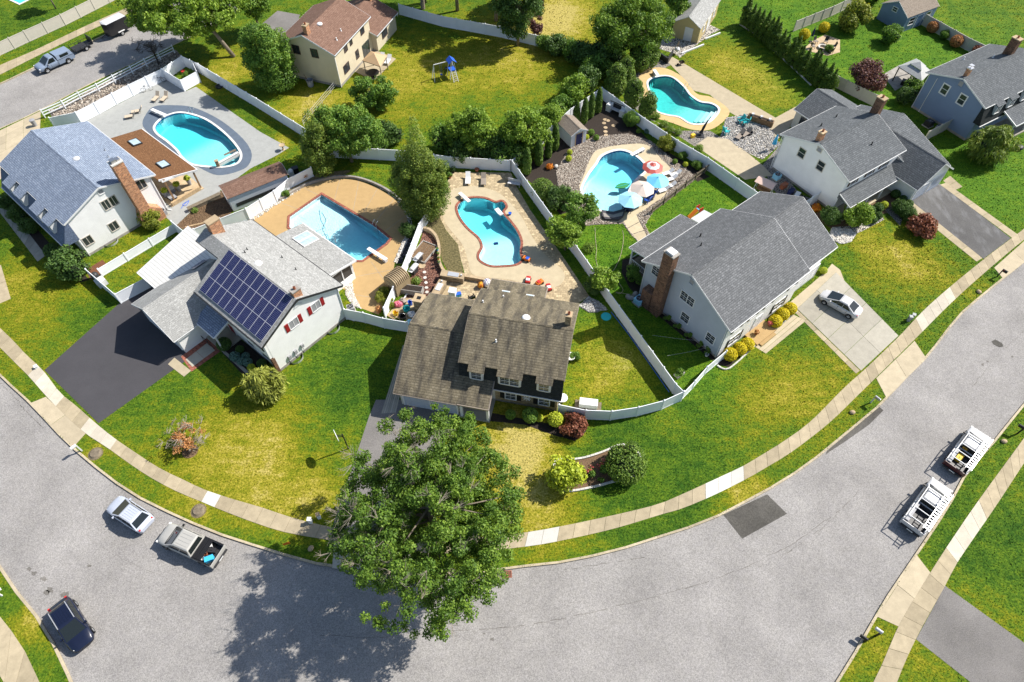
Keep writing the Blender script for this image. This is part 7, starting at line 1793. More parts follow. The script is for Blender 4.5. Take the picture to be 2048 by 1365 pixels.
# ---- rectangular pool yard
diving_board('white diving board at the rectangular pool',(773,520),(736,497)); pool_ladder('chrome ladder at the far side of the rectangular pool',752,455,aim((760,446),(744,462)))
rbt = thing('pool_cleaner','dark robot cleaner in the corner of the rectangular pool','pool cleaner',Vector((*S(645,412)[:2],-1.0)),.4); MB().box(-.25,.25,-.2,.2,0,.22).build('body','navy',rbt,bevel=.04); MB().beam((-.2,0,.22),(.2,0,.22),.05,.12).build('handle','blue',rbt)
tag(MB().tube(smooth_line([S(x,y) + Vector((0,0,-.12)) for x,y in ((645,410),(648,430),(655,445),(640,452),(645,462),(660,458),(668,470),(672,485),(665,470),(652,448),(658,430),(650,415))],6),.03,5).build('cleaner_hose','lightgrey'),'thin cleaner hose curling in the rectangular pool','hose')
ac_unit('round dark air conditioner beside the sunroom stones',703,622,.4,'grey',.75); pot('terracotta planter on the planter wall by the white fence',613,362,'white','leaf_rust',.3,.4,220,z=.3); shrub('bushy','small green shrub in the stone planter',573,393,.35)
for k,(x,y) in enumerate(((762,600),(770,590),(778,612))): shrub('yellowish',['yellow green plant at the foot of the tan shed','second plant along the fence below the tan shed','plant in the corner bed by the front gate'][k],x,y,.4)
pot('terracotta pot with a plant in the corner by the front gate',759,624,'terracotta','leaf_rust',.28,.35,160)
# ---- red gravel yard and patio kitchen
def grill(label,px,py,rz,lid):
    p = S(px,py); T = thing('barbecue_grill',label,'grill',(p.x,p.y,.02),rz)
    MB().box(-.45,.45,-.28,.28,.1,.85).build('cabinet','metal_dark',T); MB().raw([(x,.3 * math.cos(a),.85 + .3 * math.sin(a)) for x in (-.45,.45) for a in [PI * k / 6 for k in range(7)]],[(k,k + 1,k + 8,k + 7) for k in range(6)] + [tuple(range(7))[::-1],tuple(range(7,14))]).build('lid',lid,T)
    for s in (-1,1): MB().box(s * .6 - .15,s * .6 + .15,-.25,.25,.82,.86).build('side_shelf',lid,T)
    MB().beam((-.3,-.34,1.0),(.3,-.34,1.0),.03).build('handle','chrome',T); return T
grill('stainless gas grill against the white fence',838,524,R(60),'alu'); grill('black smoker grill below the stainless one',829,546,R(62),'lightgrey')
gb = thing('raised_bed','wooden framed raised garden bed on the red gravel','raised bed',S(848,506),R(-28)); MB().box(-.95,.95,-1.4,1.4,0,.18).build('soil','mulch_brown',gb)
for a in (((-1,-1.45),(1,-1.45)),((-1,1.45),(1,1.45)),((-1,-1.45),(-1,1.45)),((1,-1.45),(1,1.45))): MB().beam((*a[0],.14),(*a[1],.14),.1,.28).build('plank','stone_grey',gb)
for x in (-.4,0,.4): MB().beam((x,-1.3,.35),(x,1.3,.35),.03).build('trellis_bar','wood_grey',gb)
for k,(x,y) in enumerate(((849,545),(850,556),(852,566),(853,576),(854,585),(844,532))): small('stepping_stone',['topmost pale stepping stone on the red gravel','second pale stepping stone on the red gravel','third pale stepping stone on the red gravel','fourth pale stepping stone on the red gravel','fifth pale stepping stone on the red gravel','large square paver below the stainless grill'][k],'stepping stone',MB().prism([(.22 * math.cos(a) * (2.2 if k == 5 else 1),.2 * math.sin(a) * (2.2 if k == 5 else 1)) for a in [PI * j / 3 + .3 for j in range(6)]],.0,.05),'stone_white' if k < 5 else 'stone_tan',S(x,y),k)
bp_ = thing('planter_trough','dark grey trough planter on the red gravel by the white fence','planter',S(824,585),R(-10)); MB().box(-1.3,1.3,-.45,.45,0,.75).build('box','stone_grey',bp_,bevel=.02); MB().box(-1.2,1.2,-.36,.36,.72,.76).build('soil','mulch',bp_)
shrub('spiky','dark spiky plant above the grey trough planter',833,566,1.1,name='garden_plant',cat='plant')
fp = thing('stone_fireplace','square tan stone fireplace stack by the brown garage roof','fireplace',S(842,620),R(-12)); MB().box(-.5,.5,-.5,.5,0,1.9).build('stack','stone_wall',fp); MB().box(-.58,.58,-.58,.58,1.9,2.05).build('cap','stone_tan',fp); MB().box(-.22,.22,-.22,.22,2.03,2.06).build('flue','black',fp)
def counter(label,px,py,rz,L,ins):
    p = S(px,py); T = thing('outdoor_kitchen',label,'kitchen counter',(p.x,p.y,.01),rz); MB().box(-L / 2,L / 2,-.4,.4,0,.85).build('base','stone_wall',T); MB().box(-L / 2 - .05,L / 2 + .05,-.45,.45,.85,.92).build('worktop','stone_tan',T); MB().box(-L * .2,L * .28,-.3,.3,.92,.97).build('inset_grill',ins,T); MB().cyl((L * .4,0,.92),.1,.22,10).build('canister','lightgrey',T); return T
counter('tan stone kitchen counter along the patio wall',906,560,R(-12),2.6,'alu'); counter('tan stone kitchen counter at right angles by the brown roof',879,586,R(70),2.2,'lightgrey')
boxy('outdoor_fridge','white cabinet fridge standing on the back patio','fridge',906,594,R(-12),(.75,.7,1.1),'white','white'); cooler('cooler','blue cooler next to the white cabinet fridge',S(917,592),.3,'cyan','blue',(.6,.4,.35))
for lb,x,y,r_,mm in (('large striped beach ball at the back patio corner',974,572,.5,'acrylic'),('orange yellow beach ball next to the striped one',962,575,.38,'orange')):
    b_ = thing('beach_ball',lb,'ball',S(x,y)); MB().ball((0,0,r_),r_,14,10).build('ball',mm,b_,smooth=True)
    for k in range(3): MB().tube([(r_ * 1.005 * math.cos(a) * math.cos(k * 1.05),r_ * 1.005 * math.cos(a) * math.sin(k * 1.05),r_ + r_ * 1.005 * math.sin(a)) for a in [2 * PI * j / 20 for j in range(20)]],.03,4,True).build('stripe','purple' if mm == 'acrylic' else 'yellow',b_)
armchair('round dark patio chair in the shade of the brown roof',944,600,R(120),'black')
for k,(x,y,mm) in enumerate(((876,508,'cyan'),(877,517,'terracotta'),(878,526,'orange'),(879,534,'lightgrey'))): pot(['blue flower pot on the curved stone wall','terracotta flower pot on the curved stone wall','orange flower pot on the curved stone wall','grey flower pot on the curved stone wall'][k],x,y,mm,'leaf_mid',.14,.22,60,z=.56,size=.08)
# clutter in the storage corner
bucket('yellow bucket in the cluttered corner behind the front gate',S(792,630),'yellow',.3,.5); bucket('teal tub in the cluttered storage corner',S(814,622),'teal',.4,.5,'tub','tub'); bucket('blue barrel in the cluttered storage corner',S(821,610),'blue',.25,.6,'barrel','barrel'); bucket('black bin in the cluttered storage corner',S(806,638),'black',.4,.6,'bin','bin')
for k,(x,y,mm,lb) in enumerate(((824,632,'white','crumpled white tarp in the storage corner'),(797,612,'pink','red and white bag in the storage corner'),(822,648,'umb_pale','pale blue sack in the storage corner'),(806,606,'taupe','grey heap in the storage corner'))):
    rs_ = random.Random(k + 50); mb_ = MB().ball((0,0,.25),(.5,.4,.35),10,6); mb_.v = [(a + rs_.uniform(-.08,.08),b + rs_.uniform(-.08,.08),max(0.01,c + rs_.uniform(-.08,.1))) for a,b,c in mb_.v]; small('tarp',lb,'tarp',mb_,mm,S(x,y))
for k,(x,y,a,lb) in enumerate(((808,600,70,'long white pole leaning across the storage corner'),(784,636,-40,'pale timber plank in the storage corner'),(790,641,-35,'second timber plank in the storage corner'))): small('timber_plank',lb,'plank',MB().box(-1.2,1.2,-.06,.06,.1,.18).box(-1.2,1.2,-.07,-.06,.1,.19),'white' if k == 0 else 'wood_pale',S(x,y),R(a))
# ---- curved pool patio
chaise('white lounger on the patio above the curved pool',936,364,R(90),'white','white'); chaise('grey lounger on the patio above the curved pool',967,366,R(90),'taupe','grey'); diving_board('white diving board at the curved pool',(919,386),(939,404))
pot('dark pot at the fence behind the white lounger',907,345,'black','leaf_dark',.3,.35,160); pot('terracotta pot between the two loungers by the fence',954,343,'terracotta',None,.3,.35); pot('brown pot left of the white lounger',900,356,'terracotta','leaf_mid',.28,.3,160)
tb = thing('garden_bench','white metal bench frame in the shade of the fence corner','bench',S(1028,372),R(-15))
MB().box(-.8,.8,-.25,.25,.42,.46).build('seat','lightgrey',tb); MB().box(-.8,.8,.25,.3,.46,.9).build('backrest','lightgrey',tb)
for x in (-.75,.75):
    for y in (-.22,.22): MB().box(x - .03,x + .03,y - .03,y + .03,0,.44).build('leg','lightgrey',tb)
pot('round cream ball planter beside the bench',1019,362,'beige',None,.28,.4); pot('blue pot at the edge of the curved pool',1020,430,'blue',None,.2,.3)
def toycar(label,px,py,rz,m,m2='white'):
    p = S(px,py); T = thing('toy_car',label,'toy',(p.x,p.y,.02),rz); MB().box(-.45,.45,-.26,.26,.12,.42).build('body',m,T,bevel=.06); MB().box(-.3,.05,-.22,.22,.42,.5).build('seat',m2,T)
    for x in (-.28,.28):
        for s in (-1,1): o = MB().cyl((0,0,-.05),.13,.1,10).build('wheel','black',T); o.location = (x,s * .28,.13); o.rotation_euler = (PI / 2,0,0)
    MB().beam((.15,-.12,.55),(.15,.12,.55),.04).build('steering_bar','black',T); return T
toycar('red ride on toy car on the deck behind the brown roof',1056,563,R(80),'red'); toycar('small orange ride on toy on the deck',1079,568,R(40),'orange','red'); toycar('red and white toy scooter at the deck edge',1097,578,R(100),'red','white'); toycar('orange and blue pool toy beside the curved pool',1053,521,R(150),'orange','blue')
fl = thing('pool_raft','white inflatable raft floating in the curved pool','pool float',Vector((*S(998,424)[:2],-.09)),R(-60)); MB().box(-.7,.7,-.3,.3,0,.12).build('mat','white',fl,bevel=.05); MB().box(.4,.7,-.28,.28,.12,.2).build('headrest','lightgrey',fl,bevel=.03)
pc = thing('pool_cleaner','dark robot cleaner in the shallow end of the curved pool','pool cleaner',Vector((*S(992,478)[:2],-.95)),.2); MB().box(-.25,.25,-.2,.2,0,.2).build('body','navy',pc,bevel=.04); MB().beam((-.2,0,.2),(.2,0,.2),.05,.1).build('handle','blue',pc)
small('manhole_lid','round teal lid on the lawn beside the white fence','lid',MB().lathe([(.55,0),(.55,.08),(.48,.12),(.001,.14)],n=20),'teal',S(1212,634))
gen = thing('generator','white standby generator on a slatted base by the curved fence','generator',S(1176,812),R(-8)); MB().box(-.9,.9,-.4,.4,.12,.8).build('case','white',gen,bevel=.05); MB().box(-1.3,1.3,-.5,.5,0,.1).build('base','wood_grey',gen)
hose('blue hose lying along the white fence in the side yard',[(1222,625),(1256,668),(1290,716),(1338,785)],'blue',.04,z=.05); shrub('bushy','small green bush at the right wall of the brown roofed house',1150,718,.38)
# ---- umbrella pool
umbrella('red and white ringed umbrella, highest of the four',1307,328,'umb_red','white',1.35,rings=True); umbrella('bright blue umbrella right of the beige one',1317,355,'umb_blue',None,1.45); umbrella('beige umbrella between two blue ones',1286,371,'umb_beige',None,1.55); umbrella('pale blue umbrella nearest the pool end',1262,393,'umb_pale',None,1.55)
for k,(x,y) in enumerate(((1333,350),(1340,362),(1338,376),(1325,384),(1348,352))): chaise(['first','second','third','fourth','fifth'][k] + ' white lounger under the umbrellas counted from the red one',x,y,R(25),'white','white','white loungers under the umbrellas',.6,.85,.05)
for k,(x,y) in enumerate(((1302,397),(1294,405),(1308,388))): armchair(['middle blue chair in the row by the picket fence','lower blue chair in the row by the picket fence','upper blue chair in the row by the picket fence'][k],x,y,R(140),'blue','blue chairs by the picket fence',z=.05)
for k,(x,y) in enumerate(((1250,420),(1258,424))): armchair(['dark blue chair under the pale blue umbrella','dark blue chair at the pool end beside the other'][k],x,y,R(60),'navy',z=.05)
diving_board('white diving board at the umbrella pool',(1288,297),(1262,311))
fl = thing('pool_float','green palm leaf float beside the beige umbrella','pool float',Vector((*S(1244,372)[:2],-.09)),R(20)); MB().prism([(-1,0),(-.6,.35),(0,.5),(.6,.4),(1.1,0),(.6,-.35),(0,-.5),(-.6,-.3)],0,.12).build('leaf','green',fl,bevel=.03); MB().beam((-1,0,.13),(1.1,0,.13),.06,.03).build('midrib','teal',fl)
gs = thing('pool_steps','grey curved step wall at the near end of the umbrella pool','steps',S(1225,432)); MB().prism(S2([(1203,424),(1226,428),(1250,421),(1246,436),(1236,443),(1210,442),(1204,436)]),0.03,.35).build('block','cover_slate',gs,world=True); MB().prism(S2([(1206,426),(1226,430),(1247,424),(1244,432),(1226,436),(1208,434)],.36),.352,.38).build('cap','stone_grey',gs,world=True)
dw = thing('driftwood','dark twisted driftwood lying on the river rocks','driftwood',S(1355,368)); MB().tube([(-1.4,-1.0,.1),(-.6,-.4,.35),(.2,.3,.25),(1.2,1.4,.5)],[.08,.1,.08,.03],6).tube([(-.4,-.3,.3),(.3,-.1,.6),(.9,.2,.55)],[.07,.05,.02],5).build('wood','bark_dark',dw)
for k,(x,y) in enumerate(((1356,348),(1112,335))): small('boulder',['pale boulder in the mulch right of the umbrellas','white boulder beside the orange spiky plant'][k],'boulder',MB().ball((0,0,.15),(.35,.28,.25),8,6),'stone_white',S(x,y),k)
gb = thing('garden_glider','white garden swing seat with side panels by the fence','garden seat',S(1232,226),R(-38))
for x in (-1.1,1.1): MB().box(x - .35,x + .35,-.5,.5,0,1.0).build('side_panel','trim_white',gb)
MB().box(-.75,.75,-.3,.3,.45,.5).build('seat','lightgrey',gb); MB().box(-.75,.75,.3,.36,.5,1.1).build('backrest','metal_dark',gb); MB().beam((-1.1,0,1.5),(1.1,0,1.5),.08).build('top_bar','metal_dark',gb)
for x in (-1.1,1.1): MB().beam((x,.3,1.0),(x,0,1.5),.06).build('hanger','metal_dark',gb)
for k,(x,y) in enumerate(((1210,240),(1208,247),(1211,256),(1211,264),(1212,271),(1216,242),(1227,252))): small('stepping_stone',['first','second','third','fourth','fifth','sixth','seventh'][k] + ' round stepping stone from the garden swing in the black mulch','stepping stone',MB().prism([(.3 * math.cos(a),.28 * math.sin(a)) for a in [2 * PI * j / 9 for j in range(9)]],0,.05),'stone_tan',S(x,y),k,'stepping stones in the black mulch')
# ---- lawn of the grey house
sl_ = thing('toy_slide','orange and yellow toddler slide with red side on the green lawn','toy slide',S(1391,430),R(215)); 
MB().raw([(-.1,-.25,.85),(-.1,.25,.85),(1.1,.25,.05),(1.1,-.25,.05),(-.1,-.25,.8),(-.1,.25,.8),(1.1,.25,0),(1.1,-.25,0)],[(0,3,2,1),(4,5,6,7),(0,1,5,4),(2,3,7,6)]).build('chute','orange',sl_)
for s in (-1,1): MB().beam((-.1,s * .28,.92),(1.1,s * .28,.12),.06,.14).build('chute_side','yellow',sl_); MB().box(-.75,-.1,s * .3 - .03,s * .3 + .03,0,1.1).build('side_panel','red',sl_)
for z in (.25,.5,.75): MB().box(-.7 + z * .5,-.55 + z * .5,-.28,.28,z,z + .04).build('step','cyan',sl_)
hose('pale garden hose looped over the green lawn',[(1190,456),(1191,480),(1193,500),(1192,520),(1200,540),(1222,545),(1236,525),(1244,500),(1247,475),(1245,462)],'beige',.02); hose('pale garden hose coiled by the grey house corner',[(1228,552),(1240,570),(1246,580),(1240,588),(1232,585),(1250,588),(1266,590)],'beige',.02)
ac_unit('air conditioner with pale blue case at the grey house corner',1277,606,R(39),'umb_pale',.9,.8)
for k,(x,y,lb) in enumerate(((1262,598,'grey boulder beside the grey house air conditioner'),(1270,590,'second boulder by the grey house bed'),(1256,596,'flat boulder at the grey house lawn edge'))): small('boulder',lb,'boulder',MB().ball((0,0,.15),(.4,.3,.25),8,6),'stone_grey',S(x,y),k)
for a,b,lb in (((1299,690),(1404,700),'upper thin wire from the fence to the grey house'),((1328,731),(1410,712),'lower thin wire from the fence to the grey house')):
    A_,B_ = S(*a) + Vector((0,0,1.7)),S(*b) + Vector((0,0,1.5)); tag(MB().tube([A_,A_.lerp(B_,.5) - Vector((0,0,.08)),B_],.007,4).build('wire','lightgrey'),lb,'wire')
pp = thing('planter_box','wooden planter box with shrub by the white fence','planter',S(1358,750),R(39)); MB().box(-.5,.5,-.3,.3,0,.35).build('box','stone_grey',pp); leaf_mesh('foliage',clumps((0,0,.6,.5,.35,.3),8,(.2,.3),5),500,.12,'leaf_mid',pp,5)
pot('pot of pink flowers on the stoop of the grey house',1537,655,'terracotta','petal_pink',.22,.35,200,z=.3); pot('brown pot on the stoop of the grey house',1510,672,'terracotta','leaf_rust',.22,.3,140,z=.3)
bucket('white pail by the meter on the grey house side',S(1413,712),'white',.2,.3)
# ---- teal pool yard
pool_ladder('pale ladder at the teal pool',1371,180,aim((1380,168),(1362,188))); diving_board('white diving board stand at the far end of the teal pool',(1308,140),(1316,152),'white',.5,.5)
ps_ = thing('pool_steps','white entry steps in the corner of the teal pool','steps',S(1420,225)); 
for k in range(4): MB().beam(S(1436 - k * 9,222 - k * 2.0) + Vector((0,0,-.28 - .22 * k)),S(1420 - k * 9,243 - k * 2.6) + Vector((0,0,-.28 - .22 * k)),.55,.3).build('step','plaster_aqua',ps_,world=True)
for k,(x,y,r_) in enumerate(((1480,246,200),(1490,250,160),(1450,268,20))): armchair(['teal garden chair left of the pair by the wooden planter','teal garden chair right of the pair by the wooden planter','lone teal garden chair at the edge of the pale stones'][k],x,y,R(r_),'teal','teal garden chairs','garden_chair',1.15)
chaise('dark sling lounger on the pale stones, left',1478,276,R(50),'taupe','black',None,.8,1.0); chaise('dark sling lounger on the pale stones, right',1490,272,R(40),'taupe','black',None,.8,1.0)
fr_ = thing('fire_pit','round dark fire pit among the teal chairs','fire pit',S(1498,268)); MB().lathe([(.45,0),(.5,.35),(.42,.35),(.38,.1),(.001,.1)],n=16).build('bowl','metal_dark',fr_)
for k in range(3): MB().box(-.03 + .4 * math.cos(k * 2.1),.03 + .4 * math.cos(k * 2.1),-.03 + .4 * math.sin(k * 2.1),.03 + .4 * math.sin(k * 2.1),0,.1).build('leg','black',fr_)
wp = thing('planter_box','long dark wooden planter with pots by the concrete path','planter',S(1519,246),R(-30)); MB().box(-1.8,1.8,-.3,.3,0,.8).build('box','wood',wp); MB().box(-1.7,1.7,-.24,.24,.78,.82).build('soil','mulch',wp)
for x in (-1.2,0,1.2): MB().lathe([(.15,.82),(.2,1.1),(.15,1.1),(.001,1.05)],(x,0,0),10).build('pot','lightgrey',wp)
fu = thing('folded_umbrella','folded black cantilever umbrella by the teal pool','umbrella',S(1400,272)); MB().box(-.5,.5,-.5,.5,0,.1).build('base','metal_dark',fu); MB().beam((0,0,.1),(1.0,.8,2.5),.06).build('mast','black',fu); MB().tube([(.05,.1,.35),(.3,.3,1.1),(.75,.65,2.1)],[.3,.2,.05],8).build('folded_canopy','black',fu)
cooler('cooler','yellow cooler beside the folded black umbrella',S(1385,275),.5,'yellow','yellow',(.5,.4,.4))
fu = thing('folded_umbrella','folded bright blue umbrella at the stucco house corner','umbrella',S(1544,300)); MB().cyl((0,0,0),.25,.1,12).build('base','metal_dark',fu); MB().cyl((0,0,.1),.03,2.4,6).build('mast','lightgrey',fu); MB().lathe([(.05,2.45),(.18,1.9),(.3,1.0),(.2,.9),(.001,.95)],n=9).build('folded_canopy','cyan',fu)
sw2 = thing('porch_swing','canopy swing with pink beige cover behind the white fence','swing',S(1524,386),R(-40))
for s in (-1,1): MB().beam((s * 1.1,-.6,0),(s * 1.0,0,1.8),.05).beam((s * 1.1,.6,0),(s * 1.0,0,1.8),.05).build('side_frame','lightgrey',sw2)
MB().raw([(-1.2,-.75,1.65),(1.2,-.75,1.65),(1.2,.1,1.95),(-1.2,.1,1.95),(-1.2,.8,1.6),(1.2,.8,1.6)],[(0,1,2,3),(3,2,5,4)]).build('canopy','cloth_pink',sw2); MB().box(-.85,.85,-.3,.3,.45,.55).build('seat','wood',sw2); MB().box(-.85,.85,.3,.38,.55,1.1).build('backrest','wood',sw2)
ac_unit('air conditioner with blue grey fan at the stucco house wall',1552,358,R(34),'umb_pale',.8)
for k,(x,y,mm,lb) in enumerate(((1566,376,'terracotta','terracotta trough by the stucco house wall'),(1580,388,'navy','dark bin by the stucco house wall'),(1592,396,'white','white bags in the stucco house side yard'),(1602,404,'black','black covered grill in the stucco house side yard'))): boxy('storage_bin',lb,'bin',x,y,R(34 + 10 * k),(.9,.5,.6),mm,mm)
shrub('spiky','tall green plant behind the short white fence',1583,416,1.5,name='garden_plant',cat='plant')
bw = thing('retaining_wall','black retaining wall above the teal pool','wall',S(1325,130),R(-25)); 
for k,(a,b) in enumerate((((1306,108),(1334,128)),((1334,128),(1344,112)))): MB().beam(S(*a) + Vector((0,0,.45)),S(*b) + Vector((0,0,.45)),.2,.9).build('wall_face','metal_dark',bw,world=True)
for k in range(2): boxy('timber_beam',['long white timber along the edge of the pale stones','second white timber beside the cream shed stones'][k],'timber',1385 + 40 * k,100 - 26 * k,R(33),(4.6 if k == 0 else 3.2,.2,.25),'trim_white')
ps2 = thing('hanging_chair','round basket hanging chair by the cream shed','chair',S(1353,108))
for a in (0,2.1,4.2): MB().beam((.8 * math.cos(a),.8 * math.sin(a),0),(0,0,2.0),.05).build('tripod_leg','wood_pale',ps2)
MB().ball((0,0,.75),(.42,.42,.3),12,8).build('basket','white',ps2,smooth=True); MB().tube([(0,0,1.0),(0,0,2.0)],.02,5).build('rope','black',ps2)
wbr = thing('wheelbarrow','dark wheelbarrow on the concrete path','wheelbarrow',S(1362,130),R(200)); MB().raw([(-.4,-.3,.55),(.4,-.3,.55),(.4,.3,.55),(-.4,.3,.55),(-.25,-.18,.25),(.2,-.18,.25),(.2,.18,.25),(-.25,.18,.25)],[(4,5,1,0),(5,6,2,1),(6,7,3,2),(7,4,0,3),(4,7,6,5)]).build('tray','metal_dark',wbr)
for s in (-1,1): MB().beam((.6,s * .1,.2),(-1.0,s * .3,.5),.04).build('handle','wood',wbr)
o = MB().cyl((0,0,-.05),.18,.1,12).build('wheel','rubber',wbr); o.location = (.6,0,.18); o.rotation_euler = (PI / 2,0,0)
# ---- blue house yard
def gazebo(label,pts,zr,h,roof_m,post_m,two_tier,over=.2):
    W = [S(x,y,h) for x,y in pts]; c = sum(W,Vector((0,0,0))) / 4; T = thing('gazebo',label,'gazebo',(c.x,c.y,0))
    L = [Vector((w.x - c.x,w.y - c.y,h)) for w in W]
    for w in L: MB().box(w.x * .93 - .06,w.x * .93 + .06,w.y * .93 - .06,w.y * .93 + .06,0,h + .05).build('post',post_m,T)
    for i in range(4):
        a,b = L[i],L[(i + 1) % 4]; k = .45 if two_tier else .0
        ta,tb = a * k + Vector((0,0,zr - h * k - (zr - h) * k * .9)),b * k + Vector((0,0,zr - h * k - (zr - h) * k * .9))
        if k: ta.z = tb.z = h + (zr - h) * .62; q = [a * 1.04,b * 1.04,tb,ta]; q[0].z = q[1].z = h
        else: q = [a * 1.03,b * 1.03,Vector((0,0,zr))]; q[0].z = q[1].z = h
        MB().raw(q + [v - Vector((0,0,.04)) for v in q],[tuple(range(len(q))),tuple(range(len(q),2 * len(q)))[::-1]]).build('roof_panel',roof_m,T)
        if k:
            u = [a * .5,b * .5,Vector((0,0,zr + .25))]; u[0].z = u[1].z = h + (zr - h) * .75; MB().raw(u + [v - Vector((0,0,.04)) for v in u],[(0,1,2),(5,4,3)]).build('roof_panel',roof_m,T)
        MB().beam(a * .95 * 1.0,b * .95,.07,.12).build('beam',post_m,T)
    return T
gazebo('dark hardtop gazebo beside the blue house',[(1797,133),(1833,118),(1862,143),(1843,162)],3.2,2.3,'resin_grey','metal_dark',True)
boxy('outdoor_sofa','dark sofa under the hardtop gazebo','sofa',1815,172,R(-35),(2.0,.8,.6),'black','metal_dark'); boxy('outdoor_sofa','black bench in front of the gazebo sofa','sofa',1826,180,R(-35),(1.8,.7,.45),'black','metal_dark')
fr_ = thing('fire_ring','round stone fire ring among chairs on the flagstone patio','fire pit',S(1645,97))
for k in range(10): o = cached(('frs',),lambda: MB().box(-.2,.2,-.12,.12,0,.3),'stone','stone_white',fr_); o.location = (.62 * math.cos(k * PI / 5),.62 * math.sin(k * PI / 5),0); o.rotation_euler = (0,0,k * PI / 5 + PI / 2)
for k in range(6):
    a = k * PI / 3; c = S(1645,97); T_ = thing('patio_chair',['chair right of the fire ring','chair upper right of the fire ring','chair upper left of the fire ring','chair left of the fire ring','chair lower left of the fire ring','chair lower right of the fire ring'][k],'chair',(c.x + 1.6 * math.cos(a),c.y + 1.6 * math.sin(a),.02),a + PI,'dark chairs round the fire ring')
    MB().box(-.25,.28,-.28,.28,.36,.42).build('seat','taupe',T_); MB().obox((-.3,0,.7),(.05,.56,.6),ry=-.2).build('backrest','metal_dark',T_)
    for x in (-.22,.24):
        for y in (-.25,.25): MB().box(x - .025,x + .025,y - .025,y + .025,0,.4).build('leg','metal_dark',T_)
ac_unit('black air conditioner below the blue side wall',1855,252,R(31),'metal_dark',.95,.8); ac_unit('grey air conditioner next to the black one below the blue wall',1876,262,R(31),'grey',.8,.75)
small('kettle_lid','round black grill lid on the lawn by the weeping evergreen','grill',MB().ball((0,0,.3),(.6,.6,.3),14,8),'black',S(2035,298))
fu = thing('folded_umbrella','folded blue umbrella by the fire ring','umbrella',S(1620,84)); MB().cyl((0,0,0),.22,.1,10).build('base','metal_dark',fu); MB().cyl((0,0,.1),.025,2.3,6).build('mast','lightgrey',fu); MB().lathe([(.04,2.35),(.14,1.9),(.22,1.0),(.001,.95)],n=8).build('folded_canopy','navy',fu)
# ---- tan house yard
gazebo('tan canopy gazebo on the patio of the tan house',[(725,121),(742,103),(773,112),(760,133)],3.0,2.2,'tan_cloth','taupe',False)
tb = thing('patio_table','round black patio table under the tan canopy','table',S(747,154)); MB().lathe([(.95,.7),(.95,.74),(.001,.75)],n=18).build('top','black',tb); MB().cyl((0,0,0),.08,.7,8).build('pedestal','black',tb); MB().cyl((0,0,0),.4,.06,14).build('foot','black',tb)
for k,(x,y) in enumerate(((762,122),(776,126))): chaise(['white lounger left on the tan house patio','white lounger right on the tan house patio'][k],x,y,R(75),'white','white',None,.7)
tc = thing('trash_can','grey ribbed bin with shovel against the tan house wall','bin',S(622,172)); MB().lathe([(.42,0),(.5,1.0),(.54,1.0),(.5,.96),(.4,.1),(.001,.1)],n=16).build('body','grey',tc); MB().beam((-.2,.1,.4),(-.7,.3,1.7),.05).build('shovel','wood',tc)
pl = thing('play_set','blue and white swing set with slide and ladder on the dry lawn','play set',S(905,154),R(-65))
for s in (-1,1): MB().beam((s * .6,-.6,0),(s * .5,-.2,2.6),.09).beam((s * .6,.6,0),(s * .5,.2,2.6),.09).build('tower_leg','trim_white',pl)
MB().box(-.6,.6,-.45,.45,1.25,1.33).build('platform','blue',pl); MB().raw([(-.7,-.6,2.5),(.7,-.6,2.5),(.7,0,3.0),(-.7,0,3.0),(-.7,.6,2.5),(.7,.6,2.5)],[(0,1,2,3),(3,2,5,4)]).build('canopy','blue',pl)
MB().raw([(-.5,-.3,1.35),(-.5,.3,1.35),(-1.6,.3,.5),(-1.6,-.3,.5),(-2.3,.3,.12),(-2.3,-.3,.12)],[(0,1,2,3),(3,2,4,5)]).build('slide','blue',pl)
for s in (-1,1): MB().beam((-.5,s * .32,1.45),(-2.3,s * .32,.2),.05,.16).build('slide_side','navy',pl); MB().beam((.6,s * .3,1.3),(1.5,s * .35,0),.06).build('ladder_rail','trim_white',pl)
for k in range(5): MB().beam((.75 + k * .16,-.32,1.05 - k * .23),(.75 + k * .16,.32,1.05 - k * .23),.05).build('rung','lightgrey',pl)
MB().beam((-.5,-2.6,2.3),(-.5,.2,2.3),.09).beam((-.5,-2.6,2.3),(-.9,-2.9,0),.08).beam((-.5,-2.6,2.3),(.2,-2.9,0),.08).build('swing_frame','trim_white',pl); MB().box(-.7,-.3,-1.7,-1.4,.5,.55).beam((-.5,-1.68,.5),(-.5,-1.68,2.3),.02).beam((-.5,-1.42,.5),(-.5,-1.42,2.3),.02).build('swing_seat','blue',pl)
bb_ = thing('bird_bath','stone bird bath at the edge of the grey deck','bird bath',S(567,300)); MB().lathe([(.25,0),(.1,.15),(.09,.6),(.38,.72),(.4,.8),(.3,.75),(.001,.73)],n=14).build('bowl','stone_tan',bb_)
small('water_tank','white round tank behind the brown shed','tank',MB().lathe([(.35,0),(.35,.8),(.2,1.0),(.001,1.02)],n=14),'white',S(584,352)); boxy('storage_bin','black compost bin behind the brown shed','bin',592,346,.5,(.8,.6,.8),'black','metal_dark')
for k,(x,y) in enumerate(((374,155),(385,150))): shrub('bushy',['green plant inside the white corner enclosure','small plant by the enclosure wall'][k],x,y,.35)
pot('red pot inside the white corner enclosure',368,147,'red',None,.3,.4); small('drain_trough','dark oval trough on the grass behind the white fence','trough',MB().lathe([(.5,0),(.55,.25),(.5,.25),(.45,.1),(.001,.08)],n=14),'metal_dark',S(439,175))
